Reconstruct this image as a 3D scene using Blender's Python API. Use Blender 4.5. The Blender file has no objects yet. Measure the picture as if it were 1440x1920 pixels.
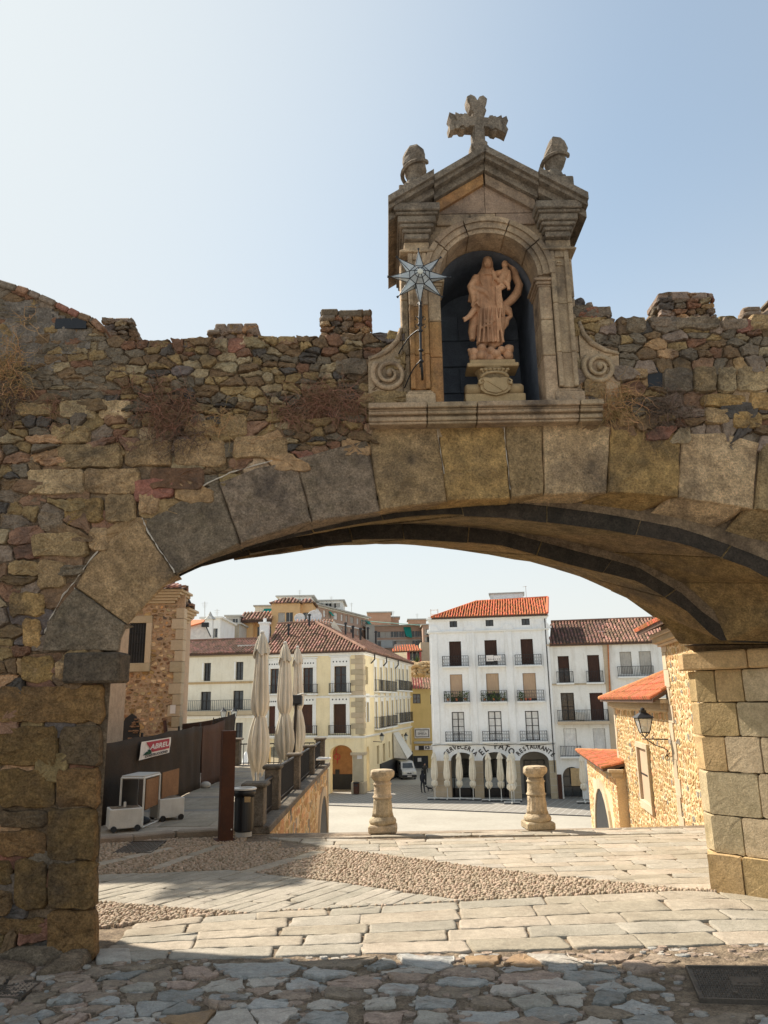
import bpy, math, random
import numpy as np
from mathutils import Vector, Matrix, geometry, noise as mnoise
R=random.Random(7)
sc=bpy.context.scene; col=sc.collection
# ---------------------------------------------------------------- camera
EYE=2.0; PITCH=math.radians(13.84); ROLL=math.radians(1.0); FPX=1442.0
cam=bpy.data.cameras.new('camera'); cam.sensor_fit='VERTICAL'; cam.sensor_height=36; cam.lens=FPX/1920*36
cam.clip_start=.05; cam.clip_end=3000
co=bpy.data.objects.new('camera',cam); col.objects.link(co)
CR=Matrix.Rotation(math.pi/2+PITCH,3,'X')@Matrix.Rotation(-ROLL,3,'Z')
co.matrix_world=Matrix.Translation((0,0,EYE))@CR.to_4x4()
sc.camera=co
# ---------------------------------------------------------------- light
SUN_EL=math.radians(45.0); SUN_AZ=math.radians(-52)      # azimuth from +Y towards +X
sun_dir=Vector((math.sin(SUN_AZ)*math.cos(SUN_EL),math.cos(SUN_AZ)*math.cos(SUN_EL),math.sin(SUN_EL)))
w=bpy.data.worlds.new('World'); sc.world=w; w.use_nodes=True
nt=w.node_tree; bg=nt.nodes['Background']
sky=nt.nodes.new('ShaderNodeTexSky'); sky.sky_type='NISHITA'; sky.sun_disc=False
sky.sun_elevation=SUN_EL; sky.sun_rotation=SUN_AZ
sky.altitude=400; sky.air_density=1.0; sky.dust_density=1.0; sky.ozone_density=1.2
# thin summer haze: whitens the sky towards the horizon and around the sun's side
def wn(t,**k):
    n=nt.nodes.new(t)
    for a_,v_ in k.items(): setattr(n,a_,v_)
    return n
tc=wn('ShaderNodeTexCoord'); sx=wn('ShaderNodeSeparateXYZ'); nt.links.new(tc.outputs['Generated'],sx.inputs[0])
h1=wn('ShaderNodeMapRange',interpolation_type='SMOOTHSTEP'); 
for i_,v_ in ((1,.0),(2,.62),(3,.97),(4,.30)): h1.inputs[i_].default_value=v_
nt.links.new(sx.outputs[2],h1.inputs[0])
vd=wn('ShaderNodeVectorMath',operation='DOT_PRODUCT'); ga,ge=math.radians(-58),math.radians(36)
vd.inputs[1].default_value=(math.sin(ga)*math.cos(ge),math.cos(ga)*math.cos(ge),math.sin(ge)); nt.links.new(tc.outputs['Generated'],vd.inputs[0])
h2=wn('ShaderNodeMapRange',interpolation_type='SMOOTHSTEP')
for i_,v_ in ((1,.45),(2,1.0),(3,.0),(4,.9)): h2.inputs[i_].default_value=v_
nt.links.new(vd.outputs['Value'],h2.inputs[0])
sc_=wn('ShaderNodeVectorMath',operation='SCALE'); sc_.inputs['Scale'].default_value=1.25; tnt=wn('ShaderNodeVectorMath',operation='MULTIPLY'); tnt.inputs[1].default_value=(.84,1.02,.97); nt.links.new(sky.outputs[0],tnt.inputs[0]); nt.links.new(tnt.outputs[0],sc_.inputs[0])
m0_=wn('ShaderNodeMix',data_type='RGBA'); nt.links.new(h2.outputs[0],m0_.inputs[0]); nt.links.new(sc_.outputs[0],m0_.inputs[6]); m0_.inputs[7].default_value=(5.05,5.4,5.55,1)
mm_=wn('ShaderNodeMix',data_type='RGBA'); nt.links.new(h1.outputs[0],mm_.inputs[0]); nt.links.new(m0_.outputs[2],mm_.inputs[6]); mm_.inputs[7].default_value=(5.55,5.6,5.4,1)
nt.links.new(mm_.outputs[2],bg.inputs[0]); bg.inputs[1].default_value=.083
sl=bpy.data.lights.new('sun','SUN'); sl.energy=4.5; sl.angle=math.radians(.9); sl.color=(1,.91,.78)
so=bpy.data.objects.new('sun',sl); col.objects.link(so)
so.rotation_euler=sun_dir.to_track_quat('Z','Y').to_euler()
sc.view_settings.view_transform='Standard'; sc.view_settings.look='None'
sc.view_settings.exposure=.92; sc.view_settings.gamma=1; sc.view_settings.use_curve_mapping=False
sc.render.engine='CYCLES'
try:
    sc.cycles.max_bounces=6; sc.cycles.diffuse_bounces=4
except Exception: pass
# ---------------------------------------------------------------- measuring helpers (survey of where things stand)
EYEV=Vector((0,0,EYE))
def ray(px,py): return CR@Vector(((px-720)/FPX,(960-py)/FPX,-1))
def P(px,py,Y):
    d=ray(px,py); return EYEV+d*(Y/d.y)
def G(px,py,z=0.):
    d=ray(px,py); return EYEV+d*((z-EYE)/d.z)
class Fr:
    def __init__(s,o,U,V=(0,0,1),N=None):
        s.o=Vector(o); s.U=Vector(U).normalized(); s.V=Vector(V).normalized()
        s.N=Vector(N).normalized() if N is not None else s.U.cross(s.V)
    def p(s,u,v,n=0.): return s.o+s.U*u+s.V*v+s.N*n
    def hit(s,px,py,n=0.):
        d=ray(px,py); o=s.o+s.N*n
        t=(o-EYEV).dot(s.N)/d.dot(s.N); q=EYEV+d*t-s.o
        return q.dot(s.U),q.dot(s.V)
    def off(s,u=0,v=0,n=0): return Fr(s.p(u,v,n),s.U,s.V,s.N)
# ---------------------------------------------------------------- mesh builder
class MB:
    def __init__(s): s.v=[];s.f=[];s.m=[]
    def add(s,vs,fs,m=0):
        o=len(s.v); s.v.extend([tuple(v) for v in vs]); s.f.extend([tuple(i+o for i in f) for f in fs]); s.m.extend([m]*len(fs)); return s
    def quad(s,a,b,c,d,m=0): return s.add([a,b,c,d],[(0,1,2,3)],m)
    def hexa(s,c,m=0):   # 8 corners: bottom 4 ccw, top 4 ccw
        return s.add(c,[(3,2,1,0),(4,5,6,7),(0,1,5,4),(1,2,6,5),(2,3,7,6),(3,0,4,7)],m)
    def box(s,x0,x1,y0,y1,z0,z1,m=0):
        return s.hexa([(x0,y0,z0),(x1,y0,z0),(x1,y1,z0),(x0,y1,z0),(x0,y0,z1),(x1,y0,z1),(x1,y1,z1),(x0,y1,z1)],m)
    def fbox(s,fr,u0,u1,v0,v1,n0,n1,m=0):
        p=fr.p; return s.hexa([p(u0,v0,n0),p(u1,v0,n0),p(u1,v1,n0),p(u0,v1,n0),p(u0,v0,n1),p(u1,v0,n1),p(u1,v1,n1),p(u0,v1,n1)],m)
    def cbox(s,fr,u0,u1,v0,v1,n0,n1,c=.01,m=0):   # chamfered box
        p=fr.p; vs=[];idx={}
        a=[(u0,u1),(v0,v1),(n0,n1)]
        for i in (0,1):
            for j in (0,1):
                for k in (0,1):
                    b=[a[0][i],a[1][j],a[2][k]]; sg=[1-2*i,1-2*j,1-2*k]
                    for ax in range(3):
                        q=[b[t]+(0 if t==ax else c*sg[t]) for t in range(3)]
                        idx[(i,j,k,ax)]=len(vs); vs.append(p(*q))
        I=idx; fs=[]
        for ax in range(3):
            o1,o2=[t for t in range(3) if t!=ax]
            for e in (0,1):
                f=[]
                for (x,y) in ((0,0),(1,0),(1,1),(0,1)):
                    k=[0,0,0];k[ax]=e;k[o1]=x;k[o2]=y; f.append(I[(*k,ax)])
                fs.append(f)
            for x in (0,1):
                for y in (0,1):
                    k0=[0,0,0];k0[o1]=x;k0[o2]=y;k1=list(k0);k1[ax]=1
                    fs.append((I[(*k0,o1)],I[(*k0,o2)],I[(*k1,o2)],I[(*k1,o1)]))
        for i in (0,1):
            for j in (0,1):
                for k in (0,1): fs.append((I[(i,j,k,0)],I[(i,j,k,1)],I[(i,j,k,2)]))
        return s.add(vs,fs,m)
    def tube(s,pts,r,n=6,m=0,close=False):
        pts=[Vector(p) for p in pts]; rs=r if isinstance(r,(list,tuple)) else [r]*len(pts); vs=[];fs=[]
        up=None
        for i,p in enumerate(pts):
            a=pts[max(i-1,0)];b=pts[min(i+1,len(pts)-1)]; t=(b-a).normalized() if (b-a).length>1e-9 else Vector((0,0,1))
            if up is None: up=Vector((0,0,1)) if abs(t.z)<.9 else Vector((1,0,0))
            x=up.cross(t).normalized(); y=t.cross(x).normalized(); up=y
            for k in range(n):
                th=2*math.pi*k/n; vs.append(p+(x*math.cos(th)+y*math.sin(th))*rs[i])
        for i in range(len(pts)-1):
            for k in range(n):
                k2=(k+1)%n; fs.append((i*n+k,i*n+k2,(i+1)*n+k2,(i+1)*n+k))
        fs.append(tuple(range(n-1,-1,-1))); fs.append(tuple((len(pts)-1)*n+k for k in range(n)))
        return s.add(vs,fs,m)
    def lathe(s,prof,c=(0,0,0),n=20,m=0,f=None,ax=None):  # prof (r,z) bottom to top; f(theta,z,r)->r
        c=Vector(c); vs=[];fs=[]
        for (r,z) in prof:
            for k in range(n):
                th=2*math.pi*k/n; rr=f(th,z,r) if f else r
                q=Vector((rr*math.cos(th),rr*math.sin(th),z))
                if ax is not None: q=ax@q
                vs.append(c+q)
        for i in range(len(prof)-1):
            for k in range(n):
                k2=(k+1)%n; fs.append((i*n+k,i*n+k2,(i+1)*n+k2,(i+1)*n+k))
        fs.append(tuple(range(n-1,-1,-1))); fs.append(tuple((len(prof)-1)*n+k for k in range(n)))
        return s.add(vs,fs,m)
    def prism(s,A,B,m=0):    # two matching loops of 3D points, triangulated caps
        A=[Vector(a) for a in A];B=[Vector(b) for b in B];n=len(A)
        s.add(A+B,[(i,(i+1)%n,n+(i+1)%n,n+i) for i in range(n)],m)
        for L,rev in ((A,True),(B,False)):
            t=geometry.tessellate_polygon([L])
            s.add(L,[tuple(reversed(x)) if rev else tuple(x) for x in t],m)
        return s
    def extr(s,fr,poly,n0,n1,m=0):
        return s.prism([fr.p(u,v,n0) for u,v in poly],[fr.p(u,v,n1) for u,v in poly],m)
    def sphere(s,c,r,seg=10,rings=6,m=0,sq=(1,1,1)):
        prof=[]; c=Vector(c); vs=[];fs=[]
        for i in range(1,rings):
            ph=math.pi*i/rings
            for k in range(seg):
                th=2*math.pi*k/seg; vs.append(c+Vector((math.sin(ph)*math.cos(th)*r*sq[0],math.sin(ph)*math.sin(th)*r*sq[1],-math.cos(ph)*r*sq[2])))
        for i in range(rings-2):
            for k in range(seg):
                k2=(k+1)%seg; fs.append((i*seg+k,i*seg+k2,(i+1)*seg+k2,(i+1)*seg+k))
        b=len(vs); vs.append(c+Vector((0,0,-r*sq[2]))); vs.append(c+Vector((0,0,r*sq[2])))
        for k in range(seg):
            k2=(k+1)%seg; fs.append((b,k2,k)); fs.append((b+1,(rings-2)*seg+k,(rings-2)*seg+k2))
        return s.add(vs,fs,m)
ORG={}
def thing(name,label,cat,loc=(0,0,0),group=None,rot=None):
    o=bpy.data.objects.new(name,None); o.empty_display_size=.2; col.objects.link(o); o.location=loc
    if rot is not None: o.rotation_euler=(0,0,rot)
    o['label']=label; o['category']=cat
    if group: o['group']=group
    ORG[o.name]=Vector(loc) if rot is None else Vector((0,0,0)); return o
def build(name,mb,mats,parent=None,smooth=False,kind=None,label=None,cat=None,group=None):
    me=bpy.data.meshes.new(name)
    off=ORG.get(parent.name,Vector((0,0,0))) if parent else Vector((0,0,0))
    vs=mb.v if off.length<1e-9 else [(x-off.x,y-off.y,z-off.z) for x,y,z in mb.v]
    me.from_pydata(vs,[],mb.f)
    if not isinstance(mats,(list,tuple)): mats=[mats]
    for m in mats: me.materials.append(m)
    if len(mats)>1: me.polygons.foreach_set('material_index',mb.m)
    if smooth: me.polygons.foreach_set('use_smooth',[True]*len(me.polygons))
    me.update()
    o=bpy.data.objects.new(name,me); col.objects.link(o)
    if parent: o.parent=parent
    ORG[o.name]=off
    if kind:o['kind']=kind
    if label:o['label']=label
    if cat:o['category']=cat
    if group:o['group']=group
    return o
def fixn(o):   # outward normals
    import bmesh
    b=bmesh.new(); b.from_mesh(o.data); bmesh.ops.remove_doubles(b,verts=b.verts,dist=1e-5); bmesh.ops.recalc_face_normals(b,faces=b.faces); b.to_mesh(o.data); b.free(); return o
def fix_mb(m): return m
def copy_tree(o,parent=None):
    c=o.copy(); col.objects.link(c)
    if parent: c.parent=parent
    for ch in list(o.children): copy_tree(ch,c)
    ORG[c.name]=ORG.get(o.name,Vector((0,0,0)))
    return c
# ---------------------------------------------------------------- materials
MATS={}
def MAT(name,c1,c2=None,s=3.,grain=70.,gv=.25,rv=.12,bump=.25,bs=60.,rough=.88,stain=0.,metal=0.,spec=.3,isl=False,dark=0.,ds=1.2,stc=(.03,.025,.02),alpha=None,bd=.01,coarse=0.,moss=0.,mott=0.):
    m=bpy.data.materials.new(name); m.use_nodes=True; t=m.node_tree; N=t.nodes; L=t.links
    b=N['Principled BSDF']; b.inputs['Roughness'].default_value=rough; b.inputs['Metallic'].default_value=metal
    b.inputs['Specular IOR Level'].default_value=spec
    geo=N.new('ShaderNodeNewGeometry'); pos=geo.outputs['Position']
    if rv>0:
        info=N.new('ShaderNodeObjectInfo')
        rnd=geo.outputs['Random Per Island'] if isl else info.outputs['Random']
        ad=N.new('ShaderNodeVectorMath'); ad.operation='ADD'; cx=N.new('ShaderNodeCombineXYZ')
        ml=N.new('ShaderNodeMath'); ml.operation='MULTIPLY'; ml.inputs[1].default_value=37.
        L.new(rnd,ml.inputs[0]); L.new(ml.outputs[0],cx.inputs[0]); L.new(ml.outputs[0],cx.inputs[1])
        L.new(pos,ad.inputs[0]); L.new(cx.outputs[0],ad.inputs[1]); pp=ad.outputs[0]
    else: pp=pos; rnd=None
    def nz(scale,det=4,src=pp,ro=.6):
        n=N.new('ShaderNodeTexNoise'); n.inputs['Scale'].default_value=scale; n.inputs['Detail'].default_value=det; n.inputs['Roughness'].default_value=ro
        L.new(src,n.inputs['Vector']); return n.outputs['Fac']
    def mr(x,a,bb,c,d):
        n=N.new('ShaderNodeMapRange'); n.inputs[1].default_value=a;n.inputs[2].default_value=bb;n.inputs[3].default_value=c;n.inputs[4].default_value=d
        L.new(x,n.inputs[0]); return n.outputs[0]
    def mix(f,a,bb,typ='MIX'):
        n=N.new('ShaderNodeMix'); n.data_type='RGBA'; n.blend_type=typ
        if isinstance(f,float): n.inputs[0].default_value=f
        else: L.new(f,n.inputs[0])
        for i,x in ((6,a),(7,bb)):
            if isinstance(x,tuple): n.inputs[i].default_value=(*x,1)
            else: L.new(x,n.inputs[i])
        return n.outputs[2]
    c2=c2 or tuple(x*.8 for x in c1)
    c=mix(mr(nz(s,5),.35,.65,0,1),c1,c2)
    if dark>0:
        c=mix(mr(nz(ds,6,pos,.65),.5,.68,0,dark),c,stc)
    if stain>0:
        mp=N.new('ShaderNodeMapping'); mp.inputs['Scale'].default_value=(2.2,2.2,.35); L.new(pos,mp.inputs[0])
        c=mix(mr(nz(1.3,6,mp.outputs[0],.65),.5,.75,0,stain),c,stc)
    if moss>0:
        c=mix(mr(nz(4.5,8,pos,.7),.52,.66,0,moss),c,(.17,.14,.05))
    hs=N.new('ShaderNodeHueSaturation'); L.new(c,hs.inputs['Color'])
    g=mr(nz(grain,4,pos,.8),.3,.7,1-gv,1+gv)
    if mott>0:
        g2_=mr(nz(grain*.22,5,pos,.7),.35,.65,1-mott,1+mott); ml2=N.new('ShaderNodeMath'); ml2.operation='MULTIPLY'; L.new(g,ml2.inputs[0]); L.new(g2_,ml2.inputs[1]); g=ml2.outputs[0]
    if rnd is not None:
        v=mr(rnd,0,1,1-rv,1+rv); mm=N.new('ShaderNodeMath'); mm.operation='MULTIPLY'; L.new(v,mm.inputs[0]);L.new(g,mm.inputs[1]); L.new(mm.outputs[0],hs.inputs['Value'])
        L.new(mr(rnd,0,1,.5+rv*.05,.5-rv*.05),hs.inputs['Hue'])
    else: L.new(g,hs.inputs['Value'])
    L.new(hs.outputs[0],b.inputs['Base Color'])
    if bump>0:
        bp=N.new('ShaderNodeBump'); bp.inputs['Strength'].default_value=min(1,bump); bp.inputs['Distance'].default_value=bd
        h=nz(bs,6,pos,.7)
        if coarse>0:
            h2=nz(bs*.14,5,pos,.6); a1=N.new('ShaderNodeMath'); a1.operation='MULTIPLY_ADD'; a1.inputs[1].default_value=coarse
            L.new(h2,a1.inputs[0]); L.new(h,a1.inputs[2]); h=a1.outputs[0]
        L.new(h,bp.inputs['Height']); L.new(bp.outputs[0],b.inputs['Normal'])
    if alpha is not None: b.inputs['Alpha'].default_value=alpha
    MATS[name]=m; return m
# near masonry
gr=dict(grain=55,gv=.55,bump=1.,bs=38,bd=.035,coarse=2.2,dark=.72,ds=1.3,moss=.12,mott=.3,stc=(.07,.055,.045))
M_gran=[MAT('granite_tan',(.49,.32,.16),(.33,.215,.105),**gr),MAT('granite_ochre',(.54,.33,.13),(.4,.235,.09),**gr),
        MAT('granite_grey',(.30,.22,.145),(.2,.15,.1),**gr),MAT('granite_pale',(.58,.41,.22),(.44,.30,.155),**gr)]
gd=dict(grain=60,gv=.35,bump=1.,bs=34,bd=.03,coarse=2.2,rv=.3,dark=.6,ds=2.6,mott=.25,stc=(.08,.06,.05))
M_rub=[MAT('rubble_tan',(.50,.32,.155),(.35,.22,.105),**gd),MAT('rubble_brown',(.31,.185,.10),(.24,.145,.085),**gd),
       MAT('rubble_slate',(.125,.105,.09),(.17,.135,.11),**gd),MAT('rubble_red',(.33,.15,.09),(.24,.125,.08),**gd),
       MAT('rubble_pale',(.54,.40,.25),(.42,.29,.165),**gd),MAT('rubble_grey',(.29,.22,.155),(.22,.165,.115),**gd)]
M_mortar=MAT('lime_mortar',(.30,.21,.125),(.19,.13,.08),s=6,grain=50,gv=.4,rv=0,bump=1,bs=30,bd=.04,coarse=2.5,dark=.5,ds=2,mott=.3)
gn=dict(grain=60,gv=.32,rv=.08,bump=1,bs=40,bd=.02,coarse=2.,dark=.75,ds=2.6,stain=.6,stc=(.07,.055,.045),mott=.15)
M_niche=MAT('niche_granite',(.54,.39,.24),(.38,.265,.165),**gn)
M_nichedark=MAT('niche_granite_weathered',(.27,.21,.15),(.15,.12,.09),grain=55,gv=.45,rv=.05,bump=1,bs=40,bd=.025,coarse=2.5,dark=.6,ds=4,stc=(.36,.29,.21),mott=.3)
M_nichepink=MAT('tympanum_stone',(.4,.28,.19),(.33,.23,.15),**gn)
M_nicheor=MAT('jamb_stone_ochre',(.45,.25,.1),(.4,.2,.08),**gn)
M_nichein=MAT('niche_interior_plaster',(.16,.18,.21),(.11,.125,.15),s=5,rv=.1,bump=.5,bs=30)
M_terra=MAT('statue_stone',(.68,.39,.22),(.54,.29,.155),s=5,grain=90,gv=.15,rv=0,bump=.7,bs=50,bd=.006,stain=.7,mott=.15,stc=(.12,.06,.04),rough=.8)
M_ped=MAT('pedestal_stone',(.54,.38,.2),(.43,.3,.155),s=9,grain=120,rv=0,bump=.7,bs=70,bd=.006,stain=.3)
# ground
M_slab=[MAT('paving_granite',(.40,.345,.265),(.31,.265,.2),s=2.5,grain=70,gv=.2,rv=.14,bump=.9,bs=50,bd=.010,coarse=1.6,mott=.12,dark=.35,ds=1.7,stc=(.24,.19,.14)),
        MAT('paving_granite_grey',(.385,.345,.28),(.3,.27,.215),s=3,grain=80,gv=.25,rv=.1,bump=.9,bs=55,bd=.01,coarse=1.4,mott=.1,dark=.2,ds=2,stc=(.25,.21,.17))]
M_flag=[MAT('flagstone_slate',(.26,.26,.24),(.36,.345,.305),s=6,grain=60,gv=.22,rv=.3,bump=.9,bs=30,bd=.015,coarse=1.6,rough=.6,spec=.4,dark=.7,ds=4,stc=(.22,.165,.115),mott=.15),
        MAT('flagstone_brown',(.36,.275,.2),(.27,.205,.155),s=8,grain=60,gv=.3,rv=.25,bump=1,bs=30,bd=.015,coarse=1.6,rough=.75,mott=.2),
        MAT('flagstone_pale',(.46,.42,.35),(.34,.3,.25),s=8,grain=60,gv=.25,rv=.2,bump=.9,bs=35,bd=.014,coarse=1.6,rough=.65),
        MAT('flagstone_ochre',(.36,.23,.12),(.26,.17,.1),s=8,grain=80,rv=.1,bump=.8,bs=50,bd=.007,rough=.7)]
M_earth=MAT('packed_earth_joints',(.30,.23,.155),(.21,.155,.105),s=8,grain=55,gv=.5,rv=0,bump=1,bs=30,bd=.035,coarse=2,dark=.4,ds=3,mott=.3)
M_peb=MAT('river_pebbles',(.42,.33,.235),(.34,.255,.175),s=12,grain=200,gv=.1,rv=.25,isl=True,bump=.2,bs=100,rough=.7)
M_plaza=MAT('plaza_granite_paving',(.40,.37,.31),(.35,.32,.265),s=.35,grain=6,gv=.1,rv=0,bump=.1,bs=20,dark=.35,ds=.12,stc=(.33,.3,.25))
M_plaza2=MAT('plaza_strip_paving',(.3,.275,.24),(.25,.23,.2),s=1,grain=8,gv=.12,rv=.1,bump=.1,bs=20)
M_kerb=MAT('kerb_granite',(.33,.27,.2),(.25,.2,.15),rv=.15,bump=.8,bs=70,coarse=2)
# metals etc
M_iron=MAT('wrought_iron',(.018,.018,.02),rv=0,gv=.2,bump=.2,bs=100,rough=.55,spec=.5)
M_rust=MAT('corten_steel',(.085,.032,.016),(.06,.024,.014),s=4,grain=60,rv=0,bump=.3,bs=80,rough=.75,stain=.5)
M_grate=MAT('cast_iron_cover',(.14,.115,.09),(.09,.075,.06),s=6,grain=80,rv=0,bump=.6,bs=90,rough=.6,metal=.3)
M_steel=MAT('painted_white_steel',(.72,.70,.64),(.62,.6,.54),s=5,rv=0,gv=.08,bump=.1,rough=.45,stain=.3,stc=(.35,.3,.22))
M_black=MAT('black_paint',(.014,.014,.016),rv=0,gv=.1,bump=.1,rough=.4,spec=.5)
M_ply=MAT('plywood_board',(.3,.16,.075),(.24,.125,.06),s=3,grain=30,rv=0,bump=.2,bs=40)
M_canvas=MAT('parasol_canvas',(.76,.70,.57),(.68,.61,.48),s=3,grain=90,gv=.05,rv=.06,bump=.3,bs=50,bd=.01,stain=.25,stc=(.4,.34,.25),rough=.9)
M_net=MAT('dark_shade_netting',(.062,.042,.028),(.04,.03,.02),s=1.2,grain=40,gv=.4,rv=0,bump=.5,bs=60,bd=.01)
M_netbr=MAT('brown_shade_netting',(.11,.06,.04),(.075,.045,.032),s=1.2,grain=40,gv=.3,rv=0,bump=.5,bs=60,bd=.01)
M_glass=MAT('window_glass',(.03,.034,.038),(.05,.055,.06),s=1.5,grain=4,gv=.3,rv=.4,bump=0,rough=.12,spec=.6)
M_glassw=MAT('lantern_glass',(.62,.66,.66),(.5,.55,.56),s=8,rv=.2,gv=.1,bump=0,rough=.15,spec=.6,alpha=.55)
M_wood=MAT('brown_window_wood',(.085,.035,.02),(.06,.027,.017),s=3,grain=25,rv=.2,bump=.2,rough=.6)
M_dkwood=MAT('dark_window_frame',(.03,.022,.018),rv=.2,bump=.1,rough=.6)
M_blind=MAT('tan_roller_blind',(.5,.36,.24),(.45,.32,.22),s=2,rv=.1,gv=.05,bump=.1)
M_brblind=MAT('brown_roller_blind',(.07,.035,.026),(.055,.03,.024),s=2,rv=.15,bump=.1)
M_greyblind=MAT('grey_roller_blind',(.5,.47,.42),rv=.05,bump=.1)
M_curt=MAT('white_curtain',(.78,.77,.74),rv=.15,bump=.1)
# buildings
pl=dict(grain=8,gv=.05,rv=.0,bump=.25,bs=8,bd=.02,s=.8)
M_white=MAT('white_lime_render',(.88,.885,.875),(.82,.825,.81),stain=.38,stc=(.5,.46,.38),**pl)
M_white2=MAT('old_white_render',(.84,.83,.79),(.77,.76,.71),stain=.5,stc=(.45,.4,.32),**pl)
M_cream=MAT('cream_render',(.80,.75,.62),(.74,.68,.54),stain=.35,stc=(.42,.36,.26),**pl)
M_yel=MAT('yellow_render',(.87,.74,.48),(.81,.68,.43),stain=.35,stc=(.45,.36,.2),**pl)
M_yel2=MAT('deep_yellow_render',(.66,.48,.2),(.6,.43,.17),stain=.2,stc=(.35,.25,.1),**pl)
M_och=MAT('ochre_render',(.74,.49,.25),(.68,.44,.22),stain=.15,stc=(.3,.18,.08),**pl)
M_brick=MAT('red_brick_blocks',(.48,.33,.25),(.43,.29,.22),stain=.15,stc=(.15,.1,.08),**pl)
M_brick2=MAT('orange_brick',(.56,.34,.23),(.5,.3,.2),stain=.15,stc=(.2,.12,.08),**pl)
M_conc=MAT('grey_concrete',(.52,.5,.45),(.45,.43,.39),stain=.3,stc=(.2,.19,.17),**pl)
M_trim=MAT('white_stucco_trim',(.85,.84,.80),(.8,.79,.74),stain=.2,stc=(.5,.45,.36),**pl)
M_quoin=MAT('dressed_sandstone',(.52,.43,.3),(.46,.37,.25),s=1.5,grain=20,gv=.12,rv=.12,bump=.5,bs=20,bd=.015,stain=.3,stc=(.3,.24,.16))
M_pinkr=MAT('raspberry_render',(.5,.1,.12),**pl)
M_greenn=MAT('faded_green_netting',(.14,.24,.19),rv=.1,bump=.1)
M_green=MAT('green_awning_cloth',(.02,.3,.24),rv=.1,bump=.1)
M_char=MAT('charcoal_cladding',(.02,.021,.024),(.028,.03,.033),rv=.1,bump=.1,rough=.6)
M_tile=[MAT('weathered_brown_tiles',(.24,.125,.08),(.13,.075,.055),s=1.6,grain=12,gv=.2,rv=.45,isl=True,bump=.3,bs=20,dark=.5,ds=.8,stc=(.07,.05,.04)),
        MAT('orange_clay_tiles',(.62,.2,.075),(.5,.15,.06),s=2,grain=12,gv=.15,rv=.3,isl=True,bump=.3,bs=20,dark=.15,ds=1,stc=(.2,.09,.05)),
        MAT('mixed_clay_tiles',(.36,.205,.135),(.21,.125,.085),s=1.5,grain=12,gv=.2,rv=.45,isl=True,bump=.3,bs=20,dark=.3,ds=.7,stc=(.1,.06,.05))]
M_tilep=MAT('orange_clay_tile',(.66,.24,.11),(.5,.15,.065),s=3,grain=40,gv=.25,rv=.4,bump=.5,bs=40,bd=.015,dark=.45,ds=2.5,mott=.2,stc=(.22,.13,.08))
M_tilejoint=MAT('roof_mortar_bed',(.11,.065,.045),(.07,.045,.035),s=5,rv=0,bump=.8,bs=30)
ch=dict(s=2.5,grain=25,gv=.2,rv=.25,bump=.5,bs=20,bd=.01,coarse=1.5,mott=.15)
M_boll=MAT('pale_column_stone',(.56,.455,.31),(.42,.33,.215),grain=60,gv=.3,rv=.1,bump=1,bs=40,bd=.02,mott=.2,dark=.4,ds=6,stc=(.22,.17,.11))
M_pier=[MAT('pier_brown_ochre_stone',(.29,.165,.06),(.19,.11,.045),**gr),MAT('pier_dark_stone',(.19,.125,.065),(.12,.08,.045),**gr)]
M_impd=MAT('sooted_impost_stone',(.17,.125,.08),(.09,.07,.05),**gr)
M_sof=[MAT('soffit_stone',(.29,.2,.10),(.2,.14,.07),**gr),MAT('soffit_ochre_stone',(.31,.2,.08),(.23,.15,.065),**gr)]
M_post=MAT('lichened_post_stone',(.2,.165,.125),(.13,.11,.085),grain=50,gv=.4,rv=.1,bump=1,bs=30,bd=.02,mott=.3)
M_jamb=[MAT('pale_pier_sandstone',(.58,.46,.29),(.47,.365,.22),grain=55,gv=.3,rv=.12,bump=.7,bs=40,bd=.012,dark=.25,ds=1.5,mott=.12,moss=.25,stc=(.25,.18,.11)),MAT('ochre_pier_sandstone',(.54,.38,.19),(.44,.3,.14),grain=55,gv=.3,rv=.12,bump=.7,bs=40,bd=.012,dark=.25,ds=1.5,mott=.12,moss=.3,stc=(.25,.18,.11))]
M_palm=MAT('salmon_lime_mortar',(.5,.36,.24),(.42,.3,.2),s=3,grain=40,rv=0,bump=.8,bs=30,bd=.02,mott=.15)
M_riser=MAT('dark_riser_stone',(.06,.045,.032),(.035,.028,.02),s=3,grain=50,gv=.5,rv=.1,bump=1,bs=30,bd=.02,mott=.3)
M_chs=[MAT('warm_fieldstone',(.64,.44,.22),(.55,.35,.165),**ch),MAT('rust_fieldstone',(.58,.34,.17),(.5,.29,.15),**ch),
       MAT('pale_fieldstone',(.7,.56,.36),(.63,.49,.3),**ch),MAT('grey_fieldstone',(.33,.3,.25),(.27,.24,.2),**ch)]
M_chm=MAT('warm_lime_mortar',(.76,.58,.35),(.7,.51,.29),s=3,grain=40,rv=0,bump=.8,bs=30,bd=.02)
M_dry=[MAT('dry_reddish_vine',(.2,.10,.06),(.32,.18,.105),s=20,rv=.4,isl=True,bump=0),MAT('dry_straw_grass',(.5,.31,.13),(.36,.21,.09),s=20,rv=.4,isl=True,bump=0),
       MAT('dark_dry_roots',(.10,.07,.05),(.2,.13,.085),s=20,rv=.3,isl=True,bump=0)]
M_leaf=MAT('green_leaves',(.06,.1,.03),(.09,.12,.04),s=3,rv=.3,isl=True,bump=0)
M_hill=MAT('hillside_earth',(.3,.24,.15),(.2,.17,.1),s=.1,grain=1,gv=.3,rv=0,bump=.5,bs=1,bd=.2)
M_cloth=MAT('dark_clothing',(.02,.022,.03),(.03,.03,.035),rv=0,bump=.1)
M_skin=MAT('skin',(.45,.28,.2),rv=0,bump=0,rough=.6)
M_red=MAT('banner_red',(.42,.035,.06),rv=0,gv=.03,bump=0,rough=.6)
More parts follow.
